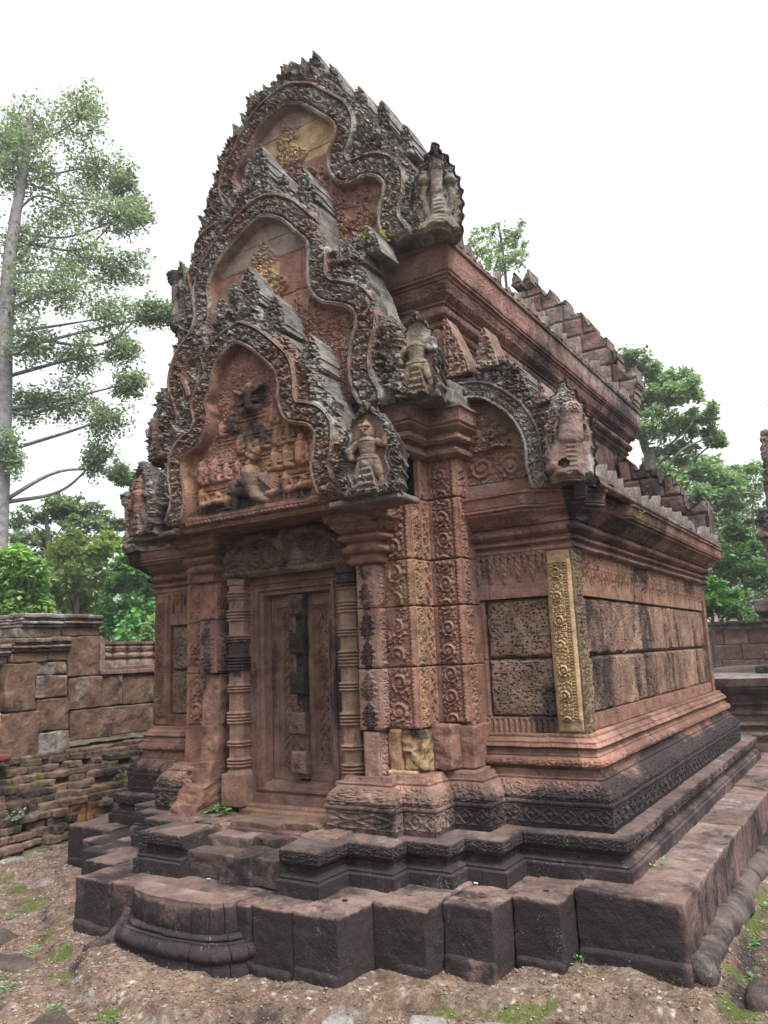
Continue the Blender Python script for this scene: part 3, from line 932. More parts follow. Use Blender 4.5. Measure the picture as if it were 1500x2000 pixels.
for mir in (1, -1):
    sx = lambda x0, x1: x0 if mir == 1 else -x1
    for i, (z0, z1) in enumerate(((1.118, 1.448), (1.455, 1.797))):
        mb = MB()
        x1 = 1.572
        def wq(U, V, i=i):
            n = fbm(U*5, V*5, 0, 90, 3)
            d = sstep(.22, .36, U+.1*(n-.5))*(1-sstep(.12, .30, V+.1*(n-.5)))*.6 if (i == 0 and mir == 1) else 0*U
            return np.stack([.05+d, .14+.2*(n-.5), 0*U], -1)
        later_block(mb, (sx(1.163, x1), .425, z0), (1, 0, 0), (0, -1, 0), x1-1.163, z1-z0, 700+i+10*(mir < 0), LATC*(1.05 if mir == 1 else 1.0), wq)
        mb.build('laterite_block', M_LAT, shrine)
    mb = MB()
    for i, (z0, z1) in enumerate(((1.118, 1.448), (1.452, 1.797))):
        panel(mb, (sx(1.09, 1.160), .418, z0), (1, 0, 0), (0, -1, 0), .07, z1-z0, lambda U, V: .003*fbm(U*30, V*30, 0, 720, 3)-.006*(1-sstep(0, .01, np.minimum(np.minimum(U, .07-U), np.minimum(V, z1-z0-V)))), .01, RED*(1.0 if i else .93), (.1, .15, 0), depth=.08)
    mb.build('wall_edge_strip', M_STONE, shrine)
    W = 1.58-1.10
    mb = MB()
    panel(mb, (sx(1.10, 1.58), .412, 1.030), (1, 0, 0), (0, -1, 0), W, .088, lambda U, V: .010*np.maximum(petals(U, V/.088, .034)*(V < .075), sstep(.074, .078, V)*.6), .005, RED*.92, depth=.06,
          wxf=lambda U, V: np.stack([.12+.5*sstep(.28, .36, U)*(1-sstep(.46, .5, U)), .2+0*U, 0*U], -1))
    mb.build('dado_band', M_STONE, shrine)
    mb = MB()
    def fh(U, V):
        p = .026*pendants(U, np.clip((V-.07)/.19, 0, 1), .088)*(V > .07)
        p = p*(.75+.25*foliage(U, V, .018, 8))
        return p-.006*np.exp(-((U-.10)/.004)**2)
    panel(mb, (sx(1.10, 1.58), .405, 1.803), (1, 0, 0), (0, -1, 0), W, .262, fh, .005, PINK*.86, depth=.06, wxf=lambda U, V: np.stack([.18*(1-sstep(.1, .2, U)), .16+.2*(fbm(U*9, V*9, 0, 4, 3)-.5), 0*U], -1))
    mb.build('pendant_frieze', M_STONE, shrine)
    # corner pilaster: yellow stone on the right
    gold = OCHRE*1.0 if mir == 1 else RED
    mb = MB()
    H = 1.035
    Wp = .165
    def gh(U, V):
        inner = (U > .022) & (U < .106)
        sc = .022*rinceau(np.clip(U-.022, 0, .085), V, .084, .138, 750)*sstep(.0, .006, np.minimum(U-.022, .107-U))
        notch = (np.abs(U-.116) < .007)*np.where(np.sin(V/.0026) > 0, .006, -.002)
        rim = .010*np.exp(-((U-.136)/.011)**2)
        e = np.minimum(np.minimum(U, Wp-U), np.minimum(V, H-V))
        h = np.where(inner, sc, .002)+notch+rim
        h = h*sstep(.05, .085, V)*(1-sstep(.945, .97, V)*.9)
        return h-.018*(1-sstep(.0, .02, e+.01*(fbm(V*9, U*9, 0, 5, 3)-.5)))
    def gc(U, V):
        n = fbm(U*6, V*3.5, 0, 752, 4)
        c = gold*(.80+.4*n)[..., None]
        if mir == 1:
            c = c*(1-.0*V[..., None])
            k = sstep(.35, .9, V)[..., None]*.35
            c = c*(1-k)+np.array((.42, .27, .15))*k
        return c
    panel(mb, (sx(1.572, 1.572+Wp), .392, 1.032), (1, 0, 0), (0, -1, 0), Wp, H, gh, .0048, colf=gc, depth=.14,
          wxf=lambda U, V: np.stack([-.05+.35*sstep(.10, .17, U)*(1-sstep(.1, .5, V))*(mir == 1), .08+.1*fbm(U*8, V*8, 0, 9, 3), .22*(1-sstep(0, .1, V))*(mir == 1)], -1))
    X = (1.572+Wp)*mir
    def gs(U, V):
        return .014*foliage(U, V, .05, 760)*sstep(.0, .014, np.minimum(U, .13-U))+.006*np.exp(-((U-.12)/.006)**2)
    panel(mb, (X, .396, 1.034), (0, 1, 0), (mir, 0, 0), .13, H-.002, gs, .0055, np.array((.24, .17, .095)) if mir == 1 else RED*.8, depth=.05, wxf=lambda U, V: np.stack([.42+.4*(fbm(U*9, V*6, 0, 11, 3)-.5)-.3*sstep(.1, .12, U), .1+0*U, .12+0*U], -1))
    cp_ = mb.build('corner_pilaster', M_STONE, shrine)
    if mir == 1: cp_['label'] = 'yellow stone corner pilaster carved with scrolls'
    # side wall
    def flip(P): return P
    ys = [.53]
    X = 1.70*mir
    mb = MB()
    L = 4.22-.53
    def streak(U, V, z0, a=.35):
        n = fbm(U*3.2, (V+z0)*.35, 0, 95, 4); n2 = fbm(U*9, (V+z0)*.7, 0, 96, 3)
        near = 1-sstep(.15, .75, U+.9*(n-.5))
        return np.clip(a*.9+1.35*(n-.5)+1.3*(n2-.5)+.26*near, 0, 1)
    def wx_side(z0):
        def f(U, V):
            st = streak(U, V, z0)
            w = fbm(U*6, (V+z0)*.5, 0, 97, 4)
            return np.stack([np.clip(st, 0, .54)+.25*(fbm(U*22, (V+z0)*7, 0, 94, 3)-.5), .16+1.5*np.clip(w-.52, 0, 1), .05+0*U], -1)
        return f
    for r_, (z0, z1) in enumerate(((1.115, 1.445), (1.452, 1.797))):
        y = .53
        k = 0
        rs = np.random.default_rng(31+r_)
        while y < 4.2:
            w = min(rs.uniform(.42, .62), 4.215-y)
            if 4.215-y-w < .2: w = 4.215-y
            mb = MB()
            c = LATC*rs.uniform(.85, 1.12)*np.array((1.06, .96, .9))
            def wxb(U, V, y=y, z0=z0):
                f = wx_side(z0)(U+y-.53, V)
                return f
            later_block(mb, (X-mir*.004, y, z0), (0, 1, 0), (mir, 0, 0), w-.006, z1-z0, 800+k+20*r_, c, wxb, .0065)
            mb.build('laterite_block', M_LAT, shrine)
            y += w; k += 1
    mb = MB()
    panel(mb, (X, .53, 1.03), (0, 1, 0), (mir, 0, 0), L, .088, lambda U, V: .010*np.maximum(petals(U, V/.088, .034)*(V < .075), sstep(.074, .078, V)*.6)-.006*(np.abs((U/.55) % 1-.5) > .494), .007, RED*.95, depth=.06,
          wxf=lambda U, V: np.stack([.12+.5*(fbm(U*2, V, 0, 98, 3)-.45), .15+.8*np.clip(fbm(U*5, V*2, 0, 99, 3)-.5, 0, 1), .03+0*U], -1))
    mb.build('dado_band', M_STONE, shrine)
    mb = MB()
    panel(mb, (X+mir*.004, .53, 1.803), (0, 1, 0), (mir, 0, 0), L, .262, lambda U, V: .028*pendants(U, np.clip((V-.06)/.2, 0, 1), .075)*(V > .06)-.007*(np.abs((U/.42) % 1-.5) > .494), .008, np.array((.36, .19, .13)), depth=.06,
          wxf=lambda U, V: np.stack([np.clip(1.2*(fbm(U*4, V*.3, 0, 101, 4)-.42)+.45*sstep(.10, .16, V)*fbm(U*7, V*2, 0, 102, 3), 0, 1), .15+.5*np.clip(fbm(U*7, V*.4, 0, 103, 3)-.5, 0, 1), 0*U], -1))
    mb.build('pendant_frieze', M_STONE, shrine)
    mb = MB()
    panel(mb, (X+mir*.02, 4.215, 1.03), (0, 1, 0), (mir, 0, 0), .10, 1.035, lambda U, V: .012*foliage(U, V, .05, 770)*sstep(0, .014, np.minimum(U, .1-U)), .008, RED*.8, (.3, .2, .03), depth=.1)
    mb.build('corner_pilaster', M_STONE, shrine)
# ---- lower cornice round the wings
CP = [(.0, 2.052), (.018, 2.058), (.030, 2.070), (.026, 2.083), (.014, 2.090), (.014, 2.102), (.030, 2.106), (.044, 2.116), (.040, 2.128), (.022, 2.134), (.020, 2.146), (.040, 2.152), (.062, 2.168), (.066, 2.184), (.052, 2.198), (.040, 2.204), (.040, 2.214), (.060, 2.222), (.078, 2.236), (.098, 2.256), (.128, 2.278), (.150, 2.288), (.150, 2.300), (.162, 2.304), (.166, 2.312), (.160, 2.322), (.166, 2.326), (.174, 2.385), (.186, 2.390), (.188, 2.404), (.02, 2.42)]
orn_c = [(2.152, 2.204, lambda s, v: np.maximum(beads(s, v, .046), .6*foliage(s, v*.05, .022, 5)), .012), (2.236, 2.286, lambda s, v: foliage(s, v*.05, .026, 6), .010), (2.300, 2.322, lambda s, v: beads(s, v, .016), .004), (2.328, 2.384, lambda s, v: lozenges(s, v, .056)*.6, .005), (2.058, 2.088, lambda s, v: beads(s, v, .02), .003)]
def cor_col(P, S, T):
    z = P[..., 2]
    a = (.82+.36*T)[..., None]
    return np.array((.315, .16, .125))*a*(.6+.8*fbm(P[..., 0]*5, P[..., 1]*5, P[..., 2]*9, 33, 3))[..., None]
def cor_wx(P, S, T):
    n = fbm(P[..., 0]*1.8, P[..., 1]*1.8, P[..., 2]*4, 188, 4)
    x = np.abs(P[..., 0]); side = sstep(1.72, 1.76, x)
    near = (1-sstep(.45, .8, P[..., 1]))*side
    return np.stack([.14+.3*side+.35*near+.6*(n-.5), .12+.28*near+.5*(n-.5), .05+.25*near*(n > .5)], -1)
CW = [(1.11, .42), (1.73, .42), (1.73, 4.31), (1.2, 4.31)]
def cor_mod(S, Z, XY):
    # the top slab is broken off at the near corner and along part of the side
    x, y = XY[..., 0], XY[..., 1]
    d1 = np.hypot(x-1.82, y-.30)+.10*(fbm(x*9, y*9, Z*9, 5, 3)-.5)
    k = sstep(2.215, 2.26, Z)*(1-sstep(.16, .30, d1))
    side = sstep(2.29, 2.30, Z)*(x > 1.7)*sstep(.62, .66, y+.1*(fbm(y*7, Z*9, 0, 6, 2)-.5))*(1-sstep(1.12, 1.2, y+.1*(fbm(y*7, Z*9, 0, 7, 2)-.5)))
    return -.075*k-.085*side
for mir in (False, True):
    mb = MB()
    sweep(mb, CW, CP, .009, .006, orn_c, cor_col, cor_wx, mir, .5, 31+mir, (False, False), .1, .003, mod=cor_mod if not mir else None)
    mb.build('lower_cornice', M_STONE, shrine)

# ---- half vault roofs over the wings, with rows of little eave leaves
eave_me = None
def eave_leaf():
    mb = MB()
    n = 9
    u = np.linspace(-1, 1, n); v = np.linspace(0, 1, 9)
    U, V = np.meshgrid(u, v, indexing='ij')
    wd = .043*(1-V**2.2)*(1+.15*np.sin(V*7))+.002
    hgt = .125
    bul = .030*(1-U**2)**.6*(1-V*.6)
    P = np.stack([bul+.016*V, U*wd, V*hgt], -1)
    P2 = np.stack([-.03+0*bul, U*wd, V*hgt], -1)
    c = np.array((.20, .145, .13))
    mb.grid(P, c, (.42, .5, .12)); mb.grid(P2, c, (.25, .6, .1))
    E1 = np.stack([P[0], P2[0]], 0); E2 = np.stack([P[-1], P2[-1]], 0)
    mb.grid(E1, c, (.25, .6, .1)); mb.grid(E2, c, (.25, .6, .1))
    return mb
def put_leaves(x, z, y0, y1, step, mir, parent, seed):
    global eave_me
    rs = np.random.default_rng(seed)
    y = y0
    while y < y1:
        if rs.uniform() > .13:
            if eave_me is None:
                o = eave_leaf().build('eave_leaf', M_STONE, None, True); eave_me = o.data
            else:
                o = bpy.data.objects.new('eave_leaf', eave_me); COL.objects.link(o)
            o.location = (x+rs.uniform(-.008, .008), y, z+rs.uniform(-.012, .006))
            o.rotation_euler = (rs.uniform(-.18, .18), rs.uniform(-.22, .16), (0 if mir == 1 else math.pi)+rs.uniform(-.12, .12))
            s = rs.uniform(.78, 1.15); o.scale = (s, s, s*rs.uniform(.55, 1.12))
            o.parent = parent
        y += step*rs.uniform(.93, 1.07)
for mir in (1, -1):
    mb = MB()
    y = np.linspace(.5, 4.36, 200); t = np.linspace(0, 1, 40)
    Y, T = np.meshgrid(y, t, indexing='ij')
    X = 1.90-.92*np.sin(T*math.pi/2)**1.0
    Z = 2.405+.62*(1-np.cos(T*math.pi/2))*.0+.60*np.sin(T*math.pi/2)**1.4
    rib = np.abs(np.sin(Y/.098*math.pi))**.6*.025
    P = np.stack([mir*(X+rib*(1-T)), Y, Z+rib*T+.01*fbm(X*9, Y*9, 0, 3, 3)], -1)
    mb.grid(P, np.array((.21, .155, .135)), (.4, .5, .2))
    # the course under the leaves
    sweep(mb, [(1.89, .46), (1.89, 4.38)], [(.0, 2.400), (.02, 2.408), (.03, 2.42), (.03, 2.436), (.012, 2.444), (-.03, 2.45)], .03, .01, None, lambda P, S, T: np.array((.25, .16, .135))*(.8+.4*T)[..., None], lambda P, S, T: np.stack([.4+0*S, .45+0*S, .15+0*S], -1), mir < 0, .5, 12)
    rf = mb.build('half_vault_roof', M_STONE, shrine, True)
    put_leaves(mir*1.885, 2.445, .62, 4.3, .092, mir, rf, 50+mir)

# ---- upper wall, upper cornice, roof vault
UW = [(.5, .38), (1.0, .38), (1.0, 4.68), (.5, 4.68)]
UP = [(.0, 2.45), (.0, 3.56), (.012, 3.566), (.012, 3.580), (.028, 3.586), (.040, 3.60), (.030, 3.616), (.030, 3.632), (.052, 3.640), (.066, 3.66), (.070, 3.69), (.056, 3.708), (.048, 3.712), (.048, 3.73), (.062, 3.738), (.062, 3.752), (.078, 3.764), (.10, 3.79), (.112, 3.83), (.120, 3.855), (.132, 3.862), (.132, 3.876), (.150, 3.884), (.150, 3.90), (.158, 3.904), (.166, 4.065), (.182, 4.072), (.184, 4.095), (.05, 4.11)]
orn_u = [(3.642, 3.706, lambda s, v: beads(s, v, .062), .012), (3.77, 3.852, lambda s, v: foliage(s, v*.08, .034, 6), .010), (3.908, 4.06, lambda s, v: foliage(s, v*.15, .05, 9)*.8, .007), (3.884, 3.90, lambda s, v: beads(s, v, .02), .003),
         (2.6, 3.54, lambda s, v: -1.0*((np.abs((s/.46) % 1-.5) > .49) | (np.abs((v*3) % 1-.5) > .492)), .008)]
def up_wx(P, S, T):
    n = fbm(P[..., 0]*1.6, P[..., 1]*1.6, P[..., 2]*3, 288, 4)
    z = P[..., 2]; far = sstep(.6, 3.0, P[..., 1])
    return np.stack([.16+.34*far+.6*(n-.5)+.12*sstep(4.06, 4.08, z), .12+.30*sstep(3.88, 4.0, z)*far+.15*far+.4*(n-.5), .03+0*n], -1)
for mir in (False, True):
    mb = MB()
    sweep(mb, UW, UP, .014, .010, orn_u, lambda P, S, T: np.array((.29, .15, .125))*((.8+.4*T)*(.6+.8*fbm(P[..., 0]*5, P[..., 1]*5, P[..., 2]*9, 34, 3)))[..., None], up_wx, mir, .62, 41+mir, (False, False), .1, .004)
    mb.build('upper_wall', M_STONE, shrine)
mb = MB()
y = np.linspace(.25, 4.75, 160); t = np.linspace(0, 1, 60)
Y, T = np.meshgrid(y, t, indexing='ij')
for mir in (1, -1):
    X = 1.16*(1-T)
    Z = 4.10+.62*np.sin(T*math.pi/2)
    rib = np.abs(np.sin(Y/.105*math.pi))**.6*.03
    P = np.stack([mir*(X+rib*(1-T)), Y, Z+rib*T], -1)
    mb.grid(P, np.array((.22, .17, .15)), (.4, .5, .15))
roof = mb.build('vault_roof', M_STONE, shrine, True)
put_leaves(1.15, 4.105, .42, 4.62, .098, 1, roof, 60)
for k in range(30):
    mb = None

# ---- gable fronts: arched frame, carved field, flaming border
def mirror_path(R): return [(-x, z) for x, z in R[::-1]]

flame_me = []
def make_flame(seed):
    res = .006
    xs = np.arange(-.06, .0601, res); zs = np.arange(-.03, .1321, res)
    X, Z = np.meshgrid(xs, zs, indexing='ij')
    t = np.clip((Z+.03)/.16, 0, 1)
    bend = .018*np.sin(t*2.2+seed)
    wd = .050*np.clip(1-t**1.7, 0, 1)*(1+.16*np.sin(t*22+seed))+.004
    ok = np.abs(X-bend) < wd
    q = (X-bend)/np.maximum(wd, .004)
    h = .022*np.sqrt(np.clip(1-q*q, 0, 1))+.018*foliage(X+seed, Z, .032, 700+seed)+.010*np.exp(-(q/.16)**2)
    return X, Z, h, cells(ok)
def edge_leaves(parent, outl, y0, zb, seed, size):
    rs = np.random.default_rng(seed+3)
    if not flame_me:
        for k in range(4):
            X, Z, h, fm = make_flame(k)
            mb = cut_slab(MB(), X, Z, h, fm, .075, lambda D: D, np.array((.19, .165, .152)), (.30, .62, .06), np.array((.19, .17, .158)), (.25, .62, .05))
            o = mb.build('flame_leaf', M_STONE)
            flame_me.append(o.data); bpy.data.objects.remove(o)
    p = np.array(outl); d = np.diff(p, axis=0); L = np.hypot(d[:, 0], d[:, 1]); s = np.concatenate([[0], np.cumsum(L)])
    q = .03
    while q < s[-1]-.03:
        i = int(np.searchsorted(s, q)-1); t = (q-s[i])/L[i]
        x, z = p[i]+d[i]*t
        nrm = np.array((-d[i][1], d[i][0]))/L[i]
        up = np.array((nrm[0]*.55, nrm[1]*.55+.75)); ang = math.atan2(up[0], up[1])
        if z > zb+.06 and not (x > .12 and rs.uniform() < .45):
            o = bpy.data.objects.new('flame_leaf', flame_me[int(rs.integers(0, 4))]); COL.objects.link(o)
            k = size/.032*rs.uniform(.55, 1.0)
            if rs.uniform() < .12: k *= .5
            o.location = (x-nrm[0]*.10, y0+.03+rs.uniform(-.01, .03), z-nrm[1]*.10); o.scale = (k, 1.0, k)
            o.rotation_euler = (rs.uniform(-.12, .12), ang+rs.uniform(-.22, .22), rs.uniform(-.25, .25))
            o.parent = parent
        q += .066*rs.uniform(.8, 1.25)

def pediment(name, y0, outR, outL, bandR, bandL, bw, zb, thick, td, field, fcol, fwx, bcol, bwx, lcol, lwx, res=.007, seed=0, teeth=.035, close=None, fieldh=.0):
    outl = np.array(list(outL)[::-1]+list(outR)[1:])
    band = np.concatenate([smooth_path(bandL, 7)[::-1], smooth_path(bandR, 7)[1:]])
    xs = np.arange(outl[:, 0].min()-.03, outl[:, 0].max()+.03, res); zs = np.arange(zb, outl[:, 1].max()+.05, res)
    X, Z = np.meshgrid(xs, zs, indexing='ij')
    inside = in_poly(X, Z, outl)
    do, so = poly_dist(X, Z, np.concatenate([outl, outl[:1]]))
    sd = np.where(inside, do, -do)
    wob = .010+.030*fbm(X*7, Z*7, 0, seed+1, 3)
    nearb = sstep(zb+.02, zb+.08, Z)
    wob = wob*nearb
    dB, sB = poly_dist(X, Z, band)
    ring = np.concatenate([band, [[band[-1, 0], zb-1], [band[0, 0], zb-1]]])
    inb = in_poly(X, Z, ring)
    if close is not None: inb &= close(X, Z)
    wr = bw(X, Z) if callable(bw) else bw
    isband = dB < wr
    isfield = inb & ~isband
    # heights
    t = dB/wr
    sgn = np.where(inb, -1.0, 1.0)
    across = sgn*dB
    scr = foliage(sB, across+.5, .055, seed+3)
    chv = .5+.5*np.cos((sB/.036+np.abs(across)/.05)*2*np.pi*.5)
    hb = np.where(t < .66, -.006+.052*(.75*scr+.25*chv)*sstep(0, .10, .66-t), 0)
    hb = hb+np.where((t >= .66), .034-.014*((t-.84)/.17)**2+.0, 0)
    groove = .016*np.exp(-((t-.66)/.05)**2)+.010*np.exp(-((t-.88)/.035)**2)
    hb = hb-groove+.02
    dl = np.maximum(dB-wr, 0)
    lf = leaves(sB+.02*fbm(X*9, Z*9, 0, seed+8, 3), dl+.012, .085, .105, seed)
    crl = foliage(X+.03*fbm(X*7, Z*7, 0, seed+5, 2), Z, .075, seed+6)
    crf = foliage(X-.02*fbm(X*9, Z*9, 0, seed+15, 2), Z+.3, .045, seed+16)
    hl = -.03+.040*lf*(.6+.4*crf)+.050*crl**1.2+.020*crf+.030*(fbm(X*6, Z*6, 0, seed+7, 3)-.5)
    hf, ff = field(X, Z)
    k_in = 1-sstep(0, .016, dB-wr); k_out = 1-sstep(0, .012, dB-wr)
    h = np.where(isband, hb, np.where(isfield, (-td+hf)*(1-k_in)+(.048-.0)*k_in*(1-sstep(0, .016, dB-wr)), hl*(1-k_out)+.03*k_out))
    h = h*1.0-.03*(1-sstep(0, .03, sd-wob))*(~isfield)
    h = h+.006*(fbm(X*18, Z*18, 0, seed+11, 3)-.5)
    P = np.stack([X, y0-h, Z], -1)
    rows = np.arange(zb-.05, outl[:, 1].max()+.4, .29)
    tint, dj = stone_tint(X, Z, rows, .55, seed)
    c = np.zeros(P.shape); w = np.zeros(P.shape)
    for msk, cf, wf in ((isband, bcol, bwx), (isfield, fcol, fwx), (~isband & ~isfield, lcol, lwx)):
        cc = cf(X, Z, tint, h); ww = wf(X, Z, h)
        c[msk] = cc[msk]; w[msk] = ww[msk]
    vok = sd > wob
    q = lambda A: A[:-1, :-1] & A[1:, :-1] & A[1:, 1:] & A[:-1, 1:]
    fm = q(vok)
    fB = fm & q(isband | isband); fF = fm & (isfield[:-1, :-1] | isfield[1:, 1:]) & ~fB; fL = fm & ~fB & ~fF
    root = None
    objs = {}
    for nm, fmask in (('gable_border', fL), ('arch_frame', fB), ('carved_field', fF)):
        mb = MB().grid(P, c, w, mask=fmask)
        if nm == 'gable_border':
            # thickness: walls along the cut edge and a back
            nu, nv = X.shape
            idx = np.arange(nu*nv).reshape(nu, nv)
            pad = np.pad(fm, 1)
            ed = []
            up = pad[1:-1, 1:-1] & ~pad[:-2, 1:-1]; ed.append(np.stack([idx[:-1, :-1][up], idx[:-1, 1:][up]], 1))
            dn = pad[1:-1, 1:-1] & ~pad[2:, 1:-1]; ed.append(np.stack([idx[1:, 1:][dn], idx[1:, :-1][dn]], 1))
            lf_ = pad[1:-1, 1:-1] & ~pad[1:-1, :-2]; ed.append(np.stack([idx[1:, :-1][lf_], idx[:-1, :-1][lf_]], 1))
            rt = pad[1:-1, 1:-1] & ~pad[1:-1, 2:]; ed.append(np.stack([idx[:-1, 1:][rt], idx[1:, 1:][rt]], 1))
            ed = np.concatenate(ed)
            Pf = P.reshape(-1, 3)
            nb = len(Pf)
            levels = [0, .03, thick*.5, thick]
            VV = [Pf]
            for k in levels[1:]:
                B = Pf.copy(); B[:, 1] = y0+k+.02*(fbm(B[:, 0]*6, B[:, 2]*6, k*9, seed, 3)-.5)
                VV.append(B)
            V = np.concatenate(VV)
            Q = [np.concatenate([ed+k*nb, ed[:, ::-1]+(k+1)*nb], 1) for k in range(len(levels)-1)]
            side = np.array((.205, .185, .172))
            cs = np.concatenate([c.reshape(-1, 3)]+[np.broadcast_to(side, Pf.shape)]*(len(levels)-1))
            ws = np.concatenate([w.reshape(-1, 3)]+[np.broadcast_to(np.array((.2, .62, .06)), Pf.shape)]*(len(levels)-1))
            mb.add(V, np.concatenate(Q), cs, ws)
            bq = np.stack([idx[:-1, :-1], idx[1:, :-1], idx[1:, 1:], idx[:-1, 1:]], -1)[fm]
            B = Pf.copy(); B[:, 1] = y0+thick
            mb.add(B, bq[:, ::-1], side, (.2, .6, .05))
        objs[nm] = mb
    o = objs['gable_border'].build(name, M_STONE, shrine)
    edge_leaves(o, outl, y0, zb, seed, teeth)
    for nm in ('arch_frame', 'carved_field'):
        if objs[nm].f and len(objs[nm].f[0]): objs[nm].build(nm, M_STONE, o)
    return o

# surface colours shared by the three gables
def frame_col(X, Z, tint, h): return tint*.62+np.array((.22, .185, .17))*.38
def flame_col(X, Z, tint, h): return tint*.58+np.array((.21, .185, .172))*.42

# small carved figure: height map of a seated or kneeling person
def figure(h, X, Z, cx, cz, s, pose='sit', lean=0.0):
    c = lambda p, q, r_, r1, lift=0: caps(h0[0], X, Z, (cx+p[0]*s+lean*p[1]*s, cz+p[1]*s), (cx+q[0]*s+lean*q[1]*s, cz+q[1]*s), r_*s, r1*s, lift*s)
    h0 = [h]
    def add(*a): h0[0] = c(*a)
    if pose == 'sit':
        add((-.34, .05), (.02, .12), .13, .15, .05); add((.34, .05), (-.02, .12), .13, .15, .05)
        add((0, .12), (0, .55), .17, .22, .06)
        add((-.2, .55), (-.33, .28), .09, .075, .07); add((-.33, .28), (-.08, .30), .075, .06, .12)
        add((.2, .55), (.33, .28), .09, .075, .07); add((.33, .28), (.08, .30), .075, .06, .12)
        add((0, .74), (0, .80), .135, .13, .1); add((0, .86), (0, 1.0), .10, .04, .06)
    elif pose == 'kneel':
        add((-.05, .06), (.32, .06), .11, .08, .05); add((.30, .08), (.24, .34), .12, .10, .06); add((.24, .34), (-.02, .2), .11, .13, .07)
        add((-.02, .16), (.03, .56), .17, .2, .06)
        add((.14, .55), (.3, .4), .08, .07, .1); add((.3, .4), (.26, .62), .065, .05, .12); add((-.1, .55), (.1, .40), .08, .06, .12)
        add((.05, .75), (.06, .82), .13, .125, .1); add((.05, .88), (.04, 1.02), .09, .03, .06)
    elif pose == 'stand':
        add((-.08, .0), (-.1, .45), .07, .11, .05); add((.12, .0), (.1, .45), .07, .11, .05)
        add((0, .42), (0, .72), .14, .18, .07)
        add((-.17, .72), (-.3, .5), .075, .06, .07); add((.17, .72), (.28, .5), .075, .06, .07)
        add((0, .85), (0, .89), .105, .1, .1); add((0, .94), (0, 1.05), .07, .03, .06)
    elif pose == 'beast':
        add((-.35, .35), (.3, .38), .17, .16, .06); add((-.32, .35), (-.36, .02), .09, .06, .05); add((.28, .35), (.34, .02), .09, .06, .05); add((.1, .3), (.08, .05), .08, .06, .03)
        add((.3, .42), (.42, .68), .12, .12, .08); add((.42, .7), (.56, .64), .11, .08, .1); add((-.38, .4), (-.5, .62), .05, .03, .03)
    return h0[0]
# ---------- gable one (front, over the door)
P1R = [(-.03, 3.93), (.05, 3.80), (.142, 3.715), (.19, 3.64), (.235, 3.665), (.293, 3.52), (.388, 3.42), (.475, 3.30), (.53, 3.33), (.60, 3.16), (.646, 3.06), (.70, 2.95), (.73, 2.83), (.75, 2.70), (.74, 2.55), (.72, 2.395)]
P1L = [(-.03, 3.93), (-.13, 3.93), (-.19, 3.80), (-.28, 3.79), (-.31, 3.65), (-.40, 3.66), (-.42, 3.50), (-.50, 3.42), (-.55, 3.30), (-.63, 3.22), (-.70, 3.10), (-.76, 2.95), (-.78, 2.80), (-.76, 2.62), (-.72, 2.395)]
B1R = [(-.04, 3.575), (.082, 3.50), (.21, 3.385), (.315, 3.265), (.345, 3.14), (.345, 3.04), (.385, 2.955), (.47, 2.925), (.555, 2.885), (.615, 2.80), (.605, 2.68), (.585, 2.58), (.61, 2.48), (.655, 2.41)]
B1L = [(-.04, 3.575), (-.16, 3.545), (-.265, 3.475), (-.325, 3.38), (-.345, 3.28), (-.40, 3.17), (-.375, 3.06), (-.43, 2.95), (-.53, 2.91), (-.60, 2.83), (-.61, 2.70), (-.585, 2.58), (-.60, 2.48), (-.64, 2.41)]
